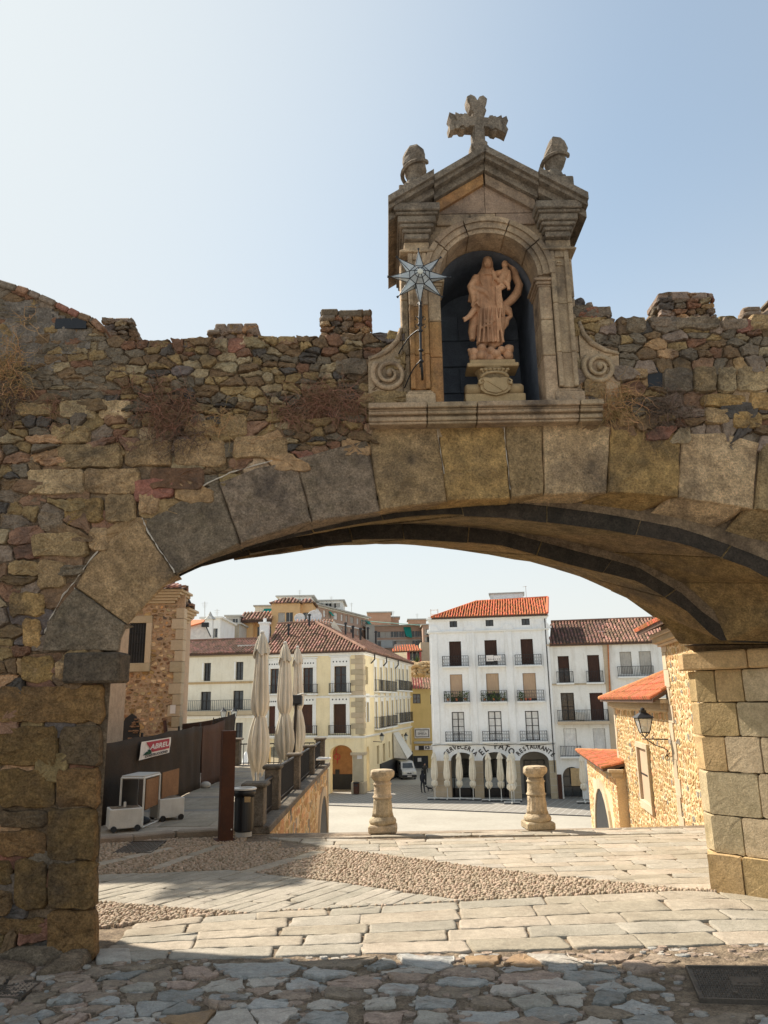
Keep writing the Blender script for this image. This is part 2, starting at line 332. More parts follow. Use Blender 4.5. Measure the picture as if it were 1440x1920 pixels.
M_signw=MAT('banner_white',(.78,.74,.7),rv=0,gv=.03,bump=0,rough=.6)
M_grn=MAT('banner_green',(.01,.06,.03),rv=0,gv=.03,bump=0)
M_car=MAT('white_car_paint',(.6,.6,.58),rv=0,gv=.02,bump=0,rough=.3,spec=.6)
M_lampon=MAT('pale_lens',(.75,.72,.6),rv=0,gv=.02,bump=0,rough=.3)
M_text=MAT('dark_lettering',(.05,.045,.045),rv=0,gv=.05,bump=0)
M_textw=MAT('white_lettering',(.8,.76,.74),rv=0,gv=.02,bump=0)
# ---------------------------------------------------------------- polygons
def clip_half(poly,a,b,c):   # keep a*x+b*y<=c
    out=[];n=len(poly)
    for i in range(n):
        p,q=poly[i],poly[(i+1)%n]; dp=a*p[0]+b*p[1]-c; dq=a*q[0]+b*q[1]-c
        if dp<=0: out.append(p)
        if (dp<0<dq) or (dq<0<dp):
            t=dp/(dp-dq); out.append((p[0]+(q[0]-p[0])*t,p[1]+(q[1]-p[1])*t))
    return out
def area(poly):
    return .5*sum(poly[i][0]*poly[(i+1)%len(poly)][1]-poly[(i+1)%len(poly)][0]*poly[i][1] for i in range(len(poly)))
def ccw(poly): return poly if area(poly)>0 else poly[::-1]
def cen(poly): return (sum(p[0] for p in poly)/len(poly),sum(p[1] for p in poly)/len(poly))
def clip_convex(poly,zone,sh=0.):
    zone=ccw(zone)
    for i in range(len(zone)):
        p,q=zone[i],zone[(i+1)%len(zone)]; ex,ey=q[0]-p[0],q[1]-p[1]; l=math.hypot(ex,ey)
        if l<1e-9: continue
        a,b=ey/l,-ex/l; poly=clip_half(poly,a,b,a*p[0]+b*p[1]-sh)
        if len(poly)<3: return []
    return poly
def inside(pt,poly):
    x,y=pt; r=False; n=len(poly)
    for i in range(n):
        x1,y1=poly[i];x2,y2=poly[(i+1)%n]
        if (y1>y)!=(y2>y) and x<(x2-x1)*(y-y1)/(y2-y1)+x1: r=not r
    return r
def voronoi(seeds,gap,ax=1.,rad=None):
    pts=[(x/ax,y) for x,y in seeds]; arr=np.array(pts); out=[]
    for i,(x,y) in enumerate(pts):
        d=np.hypot(arr[:,0]-x,arr[:,1]-y); order=np.argsort(d)[1:22]; r=d[order[-1]] if rad is None else rad
        poly=[(x-r,y-r),(x+r,y-r),(x+r,y+r),(x-r,y+r)]
        for j in order:
            dx,dy=pts[j][0]-x,pts[j][1]-y; l=math.hypot(dx,dy)
            if l<1e-6: continue
            a,b=dx/l,dy/l; poly=clip_half(poly,a,b,a*x+b*y+l/2-gap*.5*(1/(1+(ax-1)*abs(a)))*R.uniform(.5,1.6))
            if len(poly)<3: break
        out.append([(px*ax,py) for px,py in poly] if len(poly)>=3 else None)
    return out
def roughen(poly,j=.006,chaik=.22,sub=.07):
    poly=ccw(poly); pts=[]
    n=len(poly)
    for i in range(n):
        p,q=poly[i],poly[(i+1)%n]; l=math.hypot(q[0]-p[0],q[1]-p[1])
        if l<1e-4: continue
        c=min(chaik,.03/l if chaik<.3 else chaik)
        ts=[c]; k=int(l/sub)
        for a in range(1,k+1):
            t=a/(k+1)
            if c<t<1-c: ts.append(t)
        ts.append(1-c)
        for t in ts: pts.append((p[0]+(q[0]-p[0])*t+R.gauss(0,j*.6),p[1]+(q[1]-p[1])*t+R.gauss(0,j)))
    return pts
def stone(mb,fr,poly,t=.03,d=.05,ins=.012,nj=.004,m=0):
    cx,cy=cen(poly); n=len(poly); ar=math.sqrt(abs(area(poly)))/2+1e-6; k=max(.4,1-ins/ar); tx,ty=R.gauss(0,nj*1.5),R.gauss(0,nj*1.5)
    vs=[];
    for (x,y) in poly: vs.append(fr.p(x,y,-d))
    for (x,y) in poly: vs.append(fr.p(x,y,t*.45+R.gauss(0,nj*.5)))
    for (x,y) in poly:
        vs.append(fr.p(cx+(x-cx)*k,cy+(y-cy)*k,t+R.gauss(0,nj)+max(-.02,min(.02,tx*(x-cx)/ar+ty*(y-cy)/ar))))
    k2=k*.55
    for (x,y) in poly:
        vs.append(fr.p(cx+(x-cx)*k2,cy+(y-cy)*k2,t+nj+R.gauss(0,nj)))
    fs=[]
    for r in range(3):
        for i in range(n):
            j=(i+1)%n; fs.append((r*n+i,r*n+j,(r+1)*n+j,(r+1)*n+i))
    vs.append(fr.p(cx,cy,t+nj+R.gauss(0,nj))); c=len(vs)-1
    for i in range(n): fs.append((3*n+i,3*n+(i+1)%n,c))
    mb.add(vs,fs,m)
def stones_parts(parent,polys,fr,pick,limit=300,name='stone',stuff='small_stones',minpx=None,tf=lambda p:(.03,.05),mats=None,shade=False,sizef=None,**kw):
    """polys: list of polygons; the largest become parts, the rest one stuff mesh"""
    ps=[(abs(area(p)),p) for p in polys if p and len(p)>=3 and abs(area(p))>2e-5]
    ps.sort(key=lambda a:-(sizef(a[1]) if sizef else a[0]))
    for a,p in ps[:limit]:
        mb=MB(); t,d=tf(p); stone(mb,fr,p,t,d,**kw); o=build(name,mb,pick(p),parent,smooth=shade)
    rest=ps[limit:]
    if rest:
        mats=mats or M_rub
        mb=MB()
        for a,p in rest:
            t,d=tf(p); mm=pick(p); stone(mb,fr,p,t,d,m=mats.index(mm) if mm in mats else 0,**kw)
        build(stuff,mb,mats,parent,smooth=shade,kind='stuff')
def text_mesh(s,size,extr=.0,bold=0.):
    cu=bpy.data.curves.new('t','FONT'); cu.body=s; cu.size=size; cu.extrude=extr; cu.align_x='CENTER'; cu.align_y='CENTER'; cu.offset=bold; cu.resolution_u=3
    o=bpy.data.objects.new('t',cu); me=bpy.data.meshes.new_from_object(o)
    vs=[v.co.copy() for v in me.vertices]; fs=[tuple(p.vertices) for p in me.polygons]
    bpy.data.objects.remove(o); bpy.data.curves.remove(cu); bpy.data.meshes.remove(me); return vs,fs
def text(mb,s,fr,u,v,size,n=.01,sx=1.,rot=0.,m=0,bold=0.,extr=.004,shear=0.):
    vs,fs=text_mesh(s,size,extr,bold); c,sn=math.cos(rot),math.sin(rot)
    mb.add([fr.p(u+(x*sx+shear*y)*c-y*sn,v+(x*sx+shear*y)*sn+y*c,n+z) for x,y,z in vs],fs,m)
def tile_roof(mb,poly,s=.22,l=.42,lift=0.,m=0,pan=True):
    """barrel tiles over a planar roof polygon; poly[0]->poly[1] is the eave"""
    pts=[Vector(p) for p in poly]; A=(pts[1]-pts[0]).normalized(); nrm=A.cross(pts[2]-pts[0]).normalized()
    if nrm.z<0: nrm=-nrm
    B=nrm.cross(A).normalized()
    if B.z<0: B=-B
    q=[((p-pts[0]).dot(A),(p-pts[0]).dot(B)) for p in pts]
    a0=min(x for x,_ in q);a1=max(x for x,_ in q); n=max(1,int((a1-a0)/s)); s=(a1-a0)/n
    for i in range(n):
        a=a0+(i+.5)*s; ys=[]
        for k in range(len(q)):
            (x1,y1),(x2,y2)=q[k],q[(k+1)%len(q)]
            if (x1>a)!=(x2>a): ys.append(y1+(y2-y1)*(a-x1)/(x2-x1))
        if len(ys)<2: continue
        b0,b1=min(ys),max(ys); nb=max(1,round((b1-b0)/l)); ll=(b1-b0)/nb
        for j in range(nb):
            c0=b0+j*ll-(.03 if j==0 else .0); c1=b0+(j+1)*ll+.04*ll; da=R.gauss(0,.012)
            vs=[]
            for (bb,h,wd) in ((c0,.5,1.),(c1,.38,.85)):
                for (dx,dz) in ((-.34,0),(-.2,.75),(.2,.75),(.34,0)):
                    vs.append(pts[0]+A*(a+da+dx*s*wd)+B*bb+nrm*(lift+dz*s*h))
            mb.add(vs,[(0,1,5,4),(1,2,6,5),(2,3,7,6),(0,3,2,1)],m)
# ================================================================ the old town wall with its skew arch
YF=7.0; YB=8.91; ZS=2.47
FW=Fr((0,YF,0),(1,0,0))
def q2(px,py,Y=YF):
    p=P(px,py,Y); return (p.x,p.z)
def xl(Y): return -2.39-(Y-YF)
def xr(Y): return 5.42-(Y-YF)
def curve(Y,px,zs=ZS):
    pts=sorted(q2(a,b,Y) for a,b in px); A=(xr(Y)-xl(Y))/2; c=(xr(Y)+xl(Y))/2
    E=lambda x: math.sqrt(max(0,1-((x-c)/A)**2))
    def f(x):
        if x<=pts[0][0]: return zs+(pts[0][1]-zs)*E(x)/E(pts[0][0]) if E(pts[0][0])>.01 else pts[0][1]
        if x>=pts[-1][0]: return zs+(pts[-1][1]-zs)*E(x)/max(E(pts[-1][0]),.05)
        for i in range(len(pts)-1):
            if pts[i][0]<=x<=pts[i+1][0]:
                t=(x-pts[i][0])/(pts[i+1][0]-pts[i][0]); return pts[i][1]*(1-t)+pts[i+1][1]*t
    def g(th):   # th 0..1 -> point
        x=c-A*math.cos(math.pi*th); return (x,f(min(max(x,xl(Y)),xr(Y))))
    return g
J=[((80,1222),(225,1222)),((142,1102),(240,1172)),((262,975),(332,1080)),((410,905),(452,1022)),((555,860),(585,980)),((690,825),(712,960)),
   ((820,798),(838,942)),((945,795),(957,937)),((1015,790),(1018,930)),((1143,800),(1137,926)),((1277,815),(1270,935)),((1422,830),(1410,957))]
C0=curve(YF,[(228,1200),(240,1172),(285,1125),(332,1080),(390,1048),(452,1022),(520,999),(585,980),(650,970),(712,960),(775,950),(838,942),(900,939),(957,937),(1018,930),(1137,926),(1200,929),(1270,935),(1340,944),(1410,957),(1440,963)])
Y1=7.2;Y2=8.0
C1=curve(Y1,[(560,1000),(648,979),(742,962),(843,954),(940,946),(1009,943.5),(1100,946),(1183,957),(1250,968),(1310,982),(1400,1010)])
C2=curve(Y1,[(560,1004),(683,981),(773,968.5),(839,965),(940,969),(1044,981),(1148,995),(1287,1022),(1409,1066),(1440,1085)])
C3=curve(Y2,[(568,1003),(640,991),(680,986),(770,979),(881,986),(940,993),(1044,1010),(1183,1045),(1287,1097),(1339,1144),(1360,1200)])
C4=curve(Y2,[(555,1026),(640,1014),(680,1010),(770,1009),(870,1015),(940,1022),(1079,1060),(1197,1090),(1287,1144),(1345,1200)])
C5=curve(YB,[(440,1047),(555,1028),(638,1019.6),(683,1017),(770,1021),(870,1031),(975,1048),(1079,1077),(1173,1117),(1235,1161),(1262,1190),(1270,1206)])
def th_of(Y,x):
    A=(xr(Y)-xl(Y))/2; c=(xr(Y)+xl(Y))/2; return math.acos(max(-1,min(1,(c-x)/A)))/math.pi
wall=thing('arch_wall','old rubble town wall pierced by a wide skew stone arch','wall',(0,YF,0))
# profile of the wall head (px measured on the front plane)
prof_px=[(-260,450),(0,530),(60,548),(110,570),(150,590),(178,600),(197,618),(200,640),(280,642),(385,640),(490,636),(600,633),(700,629),(757,625)]
prof_px2=[(1076,577),(1100,580),(1118,582),(1126,602),(1150,598),(1220,600),(1300,595),(1400,592),(1440,590),(1700,585),(2100,580)]
profL=[q2(*a) for a in prof_px]; profR=[q2(*a) for a in prof_px2]
profL=[(-10,profL[0][1])]+[p for p in profL if p[0]>-10]; profR=[p for p in profR if p[0]<9]+[(9,profR[-1][1])]
def top_at(x):
    pr=profL+[(.25,profL[-1][1]),(.26,4.6),(1.9,4.6),(1.91,profR[0][1])]+profR
    for i in range(len(pr)-1):
        if pr[i][0]<=x<=pr[i+1][0]:
            t=(x-pr[i][0])/(pr[i+1][0]-pr[i][0]+1e-9); return pr[i][1]*(1-t)+pr[i+1][1]*t
    return 5
def slab(Ca,Cb,Ya,Yb,lift,name,y_a,y_b):
    K=48; L=[]
    for C,Yr,y in ((Ca,Ya,y_a),(Cb,Yb,y_b)):
        lo=[(-10,ZS)]+[(C(k/K)[0],C(k/K)[1]+lift) for k in range(K+1)]+[(9,ZS)]
        tp=list(reversed(profL+[(.25,profL[-1][1]-.01),(.26,4.6),(1.9,4.6),(1.91,profR[0][1])]+profR))
        L.append([Vector((x,y,z-.02 if z>4.7 else z)) for x,z in lo+tp])
    mb=MB().prism(L[0],L[1]); return fixn(build(name,mb,M_mortar,wall))
slab(C0,C1,YF,Y1,.16,'wall_core',YF+.03,Y1)
slab(C2,C3,Y1,Y2,.16,'wall_core',Y1+.002,Y2)
slab(C4,C5,Y2,YB,.16,'wall_core',Y2+.002,YB-.03)
mb=MB()
mb.prism([(-10,YF+.03,-.1),(-2.47,YF+.03,-.1),(-4.38,YB-.03,-.1),(-10,YB-.03,-.1)],[(-10,YF+.03,ZS),(-2.47,YF+.03,ZS),(-4.38,YB-.03,ZS),(-10,YB-.03,ZS)])
bc=G(1350,1668); JX,JY=bc.x,bc.y
mb.prism([(JX+.05,JY,-.1),(JX+.05+3,JY-3,-.1),(9,JY-3,-.1),(9,JY,-.1)],[(JX+.05,JY,ZS),(JX+.05+3,JY-3,ZS),(9,JY-3,ZS),(9,JY,ZS)])
fixn(build('pier_core',mb,M_mortar,wall))
# front ring of voussoirs
Jw=[(q2(*o),q2(*i)) for o,i in J]
Jw+=[((5.0,4.2),C0(.83)),((5.75,3.6),C0(.92)),((6.2,2.5),C0(1.))]
extra={0:[(90,1165)],1:[(170,1052),(215,1008)],2:[(310,955),(360,930)],3:[(480,880)],4:[(620,842)],5:[(700,800),(760,798)],6:[(880,796)],7:[],8:[(1080,793)],9:[(1145,806),(1210,803)],10:[(1290,812),(1355,812)]}
ringpoly=[]
vm=[2,0,2,2,2,0,1,0,3,1,3,0,1,0]
ring_out=[]
for i in range(len(Jw)-1):
    (o0,i0),(o1,i1)=Jw[i],Jw[i+1]; ta,tb=th_of(YF,i0[0]),th_of(YF,i1[0]); 
    if i==0: ta=0.
    K=7; inn=[C0(ta+(tb-ta)*k/K) for k in range(K+1)]; inn[0]=i0;inn[-1]=i1
    bk=[C1(ta+(tb-ta)*k/K) for k in range(K+1)]
    out=[o1]+[q2(*e) for e in reversed(extra.get(i,[]))]+[o0]
    ring_out.append([o0]+[q2(*e) for e in extra.get(i,[])]+[o1])
    # subdivide outer and the two joints
    def sub(pts,j):
        r=[]
        for a,b in zip(pts,pts[1:]):
            n=max(1,int(math.hypot(b[0]-a[0],b[1]-a[1])/.12))
            for t in range(n): r.append((a[0]+(b[0]-a[0])*t/n+R.gauss(0,j),a[1]+(b[1]-a[1])*t/n+R.gauss(0,j)))
        return r
    poly=inn[:-1]+sub([inn[-1]]+out+[inn[0]],.004); c=cen(poly)
    shr=lambda p,k=.985:(c[0]+(p[0]-c[0])*k,c[1]+(p[1]-c[1])*k)
    F=[shr(p) for p in poly]; 
    B=[shr(bk[k]) for k in range(K)]+[shr(p) for p in poly[K:]]
    mb=MB(); mb.prism([(x,YF,z) for x,z in F],[(x,Y1,z) for x,z in B])
    if area(F)<0: F=F[::-1]
    stone(mb,FW,F,t=.035+R.uniform(-.008,.012),d=0,ins=.012,nj=.004)
    build('voussoir',mb,M_gran[vm[i]],wall,smooth=False)
    ringpoly.append(poly)
# pale pointing left in some of the joints
for i_,ln_ in enumerate(([(86,1188),(98,1160),(120,1118),(142,1092),(170,1052),(205,1012)],[(268,972),(280,1000),(300,1030),(322,1062),(331,1078)],[(362,924),(400,903),(440,886),(500,868),(550,857)],[(142,1103),(146,1110)],[(944,800),(947,840),(952,880),(956,930)],[(818,800),(826,850),(834,900)])):
    pts_=[]; rs_=[]
    for (a_,b_) in zip(ln_,ln_[1:]):
        for k_ in range(5): 
            x_,z_=q2(a_[0]+(b_[0]-a_[0])*k_/5,a_[1]+(b_[1]-a_[1])*k_/5); pts_.append(FW.p(x_+R.gauss(0,.002),z_+R.gauss(0,.002),.032)); rs_.append(R.choice([.0015,.006,.008,.009]) if i_<3 else R.choice([.001,.004,.005]))
    build('pointing',MB().tube(pts_,rs_,5),MATS.get('pale_pointing') or MAT('pale_pointing',(.62,.54,.43),(.5,.42,.33),s=20,rv=0,bump=.8,bs=60),wall)
# inner rings: soffit blocks with a riser face towards the front
def ring(Ca,Cb,ya,yb,brk,h=.3):
    for t0,t1 in zip(brk,brk[1:]):
        K=6; F=[];B=[]
        for k in range(K+1):
            t=t0+.0005+(t1-t0-.001)*k/K; F.append(Ca(t));B.append(Cb(t))
        dz=R.gauss(0,.008)
        F=[(x,z+dz) for x,z in F];B=[(x,z+dz) for x,z in B]
        cf=((F[0][0]+F[-1][0])/2,1.5)
        def outw(p,y):
            cx=(xl(y)+xr(y))/2; d=Vector((p[0]-cx,(p[1]-ZS)*2.2+.4)).normalized(); return (p[0]+d.x*h,p[1]+d.y*h)
        A=[Vector((x,ya,z)) for x,z in F]+[Vector((outw(p,ya)[0],ya,outw(p,ya)[1])) for p in reversed(F)]
        Bq=[Vector((x,yb,z)) for x,z in B]+[Vector((outw(p,yb)[0],yb,outw(p,yb)[1])) for p in reversed(B)]
        mb=MB().prism(A,Bq)
        # roughened soffit skin
        vs=[];n2=3
        for k in range(K+1):
            for j in range(n2+1):
                s=.03+.94*j/n2; x=F[k][0]*(1-s)+B[k][0]*s; z=F[k][1]*(1-s)+B[k][1]*s; y=ya+(yb-ya)*s
                e=.0 if (k in(0,K) or j in(0,n2)) else .012+R.gauss(0,.004)
                vs.append((x,y,z-.002-e))
        mb.add(vs,[(k*(n2+1)+j,(k+1)*(n2+1)+j,(k+1)*(n2+1)+j+1,k*(n2+1)+j+1) for k in range(K) for j in range(n2)])
        o=fixn(build('voussoir',mb,[R.choice(M_sof),M_riser],wall,smooth=False))
        for p_ in o.data.polygons: p_.material_index=1 if p_.normal.y<-.8 else 0  # faces turned to the front take the near-black riser stone
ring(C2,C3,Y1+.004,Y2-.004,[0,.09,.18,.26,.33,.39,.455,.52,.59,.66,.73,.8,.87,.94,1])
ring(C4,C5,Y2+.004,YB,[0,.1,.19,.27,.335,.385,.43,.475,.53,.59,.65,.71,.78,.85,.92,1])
# left pier and lower left: blocks measured one by one
def pblock(x0,y0,x1,y1,m,t=.045,j=.008,fr=FW,parent=None,name='block',hit=None,sub=.09,ch=.2,nj=.006):
    h=hit or (lambda a,b:q2(a,b))
    poly=[h(x0,y1),h(x1,y1),h(x1,y0),h(x0,y0)]
    poly=roughen(poly,j,ch,sub); mb=MB(); stone(mb,fr,poly,t,.05,ins=.011,nj=nj*.8); build(name,mb,m,parent or wall,smooth=False); return poly
BL=[(52,882,160,928,3),(108,835,232,878,0),(235,828,325,875,0),(327,827,423,875,0),(437,820,540,862,0),(98,800,172,832,0),(114,752,181,786,3),(187,753,250,786,3),
 (30,757,102,782,0),(345,790,408,818,0),(412,782,465,820,0),(282,878,384,920,'r'),(160,881,264,925,0),(122,935,195,982,1),(198,928,256,980,0),(75,960,120,995,2),
 (60,1000,167,1045,0),(169,990,206,1035,0),(72,1052,124,1105,0),(20,1112,84,1157,1),(262,926,300,966,0),(104,1060,160,1080,2),(45,1160,78,1215,1),
 (42,1230,102,1281,1),(105,1238,127,1281,0),(0,1286,195,1355,1),(-180,1290,-3,1357,1),(-170,1362,-4,1440,1),(0,1362,111,1437,1),(115,1360,191,1435,0),(0,1442,104,1514,1),(107,1440,187,1512,0),
 (-160,1446,-4,1516,0),(0,1520,90,1552,0),(92,1517,183,1612,1),(-120,1520,-4,1610,1),(0,1556,88,1606,1),(30,1611,90,1703,1),(93,1615,181,1703,0),(91,1707,181,1800,1),(-30,1612,26,1660,2),(-30,1664,26,1715,1),(0,1718,88,1750,1),
 # right part of the wall
 (1241,692,1297,739,2),(1299,688,1342,739,0),(1344,690,1378,740,3),(1380,690,1440,736,3),(1442,690,1500,736,2),(1262,598,1348,619,2),(1218,597,1259,617,2),(1173,600,1210,625,2),(1169,692,1214,714,0),
 (1312,742,1396,764,1),(1402,739,1470,771,1),(1370,774,1426,806,1),(1318,767,1368,798,0),(1350,600,1400,620,2),(1402,594,1470,622,0),(1155,782,1214,800,0),(1100,760,1150,790,0),
 # beside the niche
 (692,735,770,768,0),(1090,714,1140,748,0),(628,674,688,706,2)]
excl=[]
for b in BL:
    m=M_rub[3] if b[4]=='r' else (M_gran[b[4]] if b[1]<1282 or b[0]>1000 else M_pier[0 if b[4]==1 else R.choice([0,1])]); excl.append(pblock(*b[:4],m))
# imposts
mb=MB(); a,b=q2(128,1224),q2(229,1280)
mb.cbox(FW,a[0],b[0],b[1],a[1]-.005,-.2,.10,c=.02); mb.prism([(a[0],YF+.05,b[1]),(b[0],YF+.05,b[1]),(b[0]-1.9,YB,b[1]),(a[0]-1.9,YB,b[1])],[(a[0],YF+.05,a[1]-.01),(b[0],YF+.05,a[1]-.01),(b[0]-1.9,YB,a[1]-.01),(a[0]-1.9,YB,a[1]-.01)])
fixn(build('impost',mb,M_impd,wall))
s2=math.sqrt(.5); FJ=Fr((JX,JY,0),(s2,-s2,0))
hj=lambda x,y:FJ.hit(x,y)
rows=[(1255,1319,[1291,1350,1440,1520]),(1319,1382,[1323,1428,1530,1600]),(1382,1447,[1328,1393,1480,1600]),(1447,1528,[1333,1470,1600]),(1528,1600,[1339,1413,1500,1600]),(1602,1676,[1342,1412,1500,1600])]
ytop=q2(1300,1255,8.7)
zr=[2.27,1.98,1.62,1.22,.78,.4,-.02]
# heights of the courses on the jamb plane
zr=[hj(1345,y)[1] for y in (1256,1317,1380,1446,1527,1598)]+[-.02]
ue=[[0,.22,.52,.95,1.5,2.2],[0,.42,.85,1.3,2.2],[0,.25,.62,1.1,2.2],[0,.55,1.2,2.2],[0,.33,.7,1.3,2.2],[-.06,.3,.8,1.4,2.3]]
for r in range(6):
    for k in range(len(ue[r])-1):
        u0,u1=ue[r][k],ue[r][k+1]
        poly=[(u0+.002,zr[r+1]+.002),(u1-.002,zr[r+1]+.002),(u1-.002,zr[r]-.002),(u0+.002,zr[r]-.002)]
        mb=MB(); tt=.045+R.uniform(-.004,.006)+(.05 if r==5 else 0); stone(mb,FJ,roughen(poly,.003,.04,.1),tt,.05,ins=.006,nj=.0007)
        if k==0: mb.cbox(Fr((JX,JY,0),(0,1,0),(0,0,1),(-1,0,0)),-.05,.22,zr[r+1]+.006,zr[r]-.006,-.2,.01,c=.01)
        build('block',mb,R.choice(M_jamb),wall,smooth=False)
mb=MB(); zi0=zr[0]+.003; zi1=ZS+.01
for u0,u1 in ((-.09,.62),(.63,1.35),(1.36,2.3)): mb.cbox(FJ,u0,u1,zi0,zi1,-.3,.14,c=.018)
mb.cbox(Fr((JX,JY,0),(0,1,0),(0,0,1),(-1,0,0)),-.06,.25,zi0+.003,zi1-.003,-.6,.10,c=.015)
build('impost',mb,M_jamb[1],wall)
# rubble
def in_any(pt,L): return any(inside(pt,p) for p in L)
seeds=[]
zz=0.0; rowi=0
while zz<6.6:
    # heights vary by zone
    x=-4.6+R.uniform(0,.1); hrow=None
    while x<4.75:
        pxy=None
        left_low = zz<4.45-.25*(x+3)/3 if x<0 else False
        if x<-2.4 and zz<2.4: wdt,hh=.17,.1
        elif left_low: wdt,hh=.24,.12
        elif x>1.9 and zz>5.15: wdt,hh=.17,.12
        elif x>1.9: wdt,hh=.2,.12
        elif x<-2.9: wdt,hh=.17,.1
        else: wdt,hh=.155,.088
        w_=wdt*R.choice([.45,.6,.8,1.,1.3,1.7]); 
        if R.random()<.93: seeds.append((x+w_/2,zz+R.gauss(0,.018)+.02*math.sin(x*2.1+rowi)))
        if R.random()<.28: seeds.append((x+w_/2,zz+hh*.5))
        x+=w_
    zz+=.092*R.uniform(.8,1.25) if zz>4.3 else .125*R.uniform(.8,1.2); rowi+=1
def okseed(p):
    x,z=p
    if z>top_at(x)-.015 or z<.02: return False
    if .2<x<1.95 and z>4.4: return False
    if in_any(p,ringpoly): return False
    if in_any(p,excl): return False
    # opening
    if z<C0(th_of(YF,x))[1] and -2.39<x<5.42 and z>ZS: return False
    if z<=ZS and x>-2.5: return False
    return True
seeds=[s for s in seeds if okseed(s)]
cells=voronoi(seeds,.011,1.8,None)
nl=thing  # (keeps name short)
visible=[]
for s,c in zip(seeds,cells):
    if not c: continue
    xs=[p[0] for p in c];zs=[p[1] for p in c]
    c=clip_convex(c,[(s[0]-.24,s[1]-.12),(s[0]+.24,s[1]-.12),(s[0]+.24,s[1]+.12),(s[0]-.24,s[1]+.12)])
    if len(c)<3: continue
    if s[0]<-2.45:
        a_,b_=(s[0]-.15,top_at(s[0]-.15)),(s[0]+.15,top_at(s[0]+.15)); dx_,dz_=b_[0]-a_[0],b_[1]-a_[1]; ll=math.hypot(dx_,dz_); c=clip_half(c,-dz_/ll,dx_/ll,(-dz_*a_[0]+dx_*a_[1])/ll)
    else: c=clip_half(c,0,1,max(top_at(s[0]),s[1]+.01)+.02)
    if len(c)<3: continue
    c=clip_half(c,1,0,.24) if s[0]<.25 else (clip_half(c,-1,0,-1.9) if s[0]>1.9 and s[0]<2.4 else c)
    if s[1]<=ZS+.05 and s[0]<-2.3: c=clip_half(c,1,0,-2.55)
    if len(c)<3: continue
    visible.append(roughen(c,.006,.1,.05))
def pick(p):
    x,z=cen(p)
    r=R.random()
    if x>1.9: wts=[3,2,.8,1.2,.8,3] 
    elif z>4.9: wts=[2.6,2.6,1.,1.3,1.2,2] if x>-2.6 else [1,1,.5,.5,1,5]
    elif z>4.2: wts=[3,2,.6,.8,1.,1.5]
    else: wts=[3,3,.8,.8,.3,1]
    return R.choices(M_rub,wts)[0]
def tfr(p):
    x,z=cen(p); return (R.triangular(-.002,.06,.015) if not(x<-2.6 and z>4.9) else R.uniform(-.012,.012),.05)
stones_parts(wall,visible,FW,pick,300,tf=tfr,ins=.006,nj=.004)
# coping stones of the parapet head, seen from below
# weathered plaster still clinging to the left gable part, and its sloping coping
pg=[q2(*a) for a in ((-150,520),(0,548),(60,566),(110,588),(150,606),(172,622),(168,650),(120,668),(95,700),(40,690),(20,722),(-150,720))]
M_plast=MAT('old_grey_plaster',(.29,.235,.18),(.2,.165,.13),s=5,grain=45,gv=.45,rv=0,bump=1,bs=26,bd=.05,coarse=2.5,dark=.6,ds=3,mott=.35,stc=(.12,.1,.08))
mb=MB(); vs=[]; nn_=26
xs_=[p[0] for p in pg]; zs_=[p[1] for p in pg]; x0_,x1_,z0_,z1_=min(xs_),max(xs_),min(zs_),max(zs_)
for i in range(nn_+1):
    for j in range(nn_+1):
        x=x0_+(x1_-x0_)*i/nn_; z=z0_+(z1_-z0_)*j/nn_; vs.append(FW.p(x,z,.004+.03*mnoise.noise(Vector((x*3.5,z*4.5,2)))+.012*mnoise.noise(Vector((x*11,z*11,5)))))
fs=[(i*(nn_+1)+j,(i+1)*(nn_+1)+j,(i+1)*(nn_+1)+j+1,i*(nn_+1)+j+1) for i in range(nn_) for j in range(nn_) if inside((x0_+(x1_-x0_)*(i+.5)/nn_,z0_+(z1_-z0_)*(j+.5)/nn_),pg)]
build('plaster_remains',MB().add(vs,fs),M_plast,wall)
for (a,b_) in zip(prof_px[:6],prof_px[1:7]):
    A_=q2(*a);B_=q2(*b_); v_=Vector((B_[0]-A_[0],0,B_[1]-A_[1])); f_=Fr((A_[0],YF,A_[1]),v_,Vector((-v_.z,0,v_.x))); u=0
    while u<v_.length:
        l=min(R.uniform(.1,.24),v_.length-u); build('coping_stone',MB().cbox(f_,u+.002,u+l-.002,-.05,R.uniform(.005,.02),-.4,.045+R.uniform(-.01,.01),.012),M_rub[R.choice([5,5,3,1])],wall); u+=l
M_mortar2=MAT('smeared_lime_mortar',(.36,.25,.15),(.21,.145,.09),s=3,grain=50,gv=.45,rv=0,bump=1,bs=30,bd=.04,coarse=2.5,dark=.6,ds=1.6,mott=.35,stc=(.06,.045,.035))
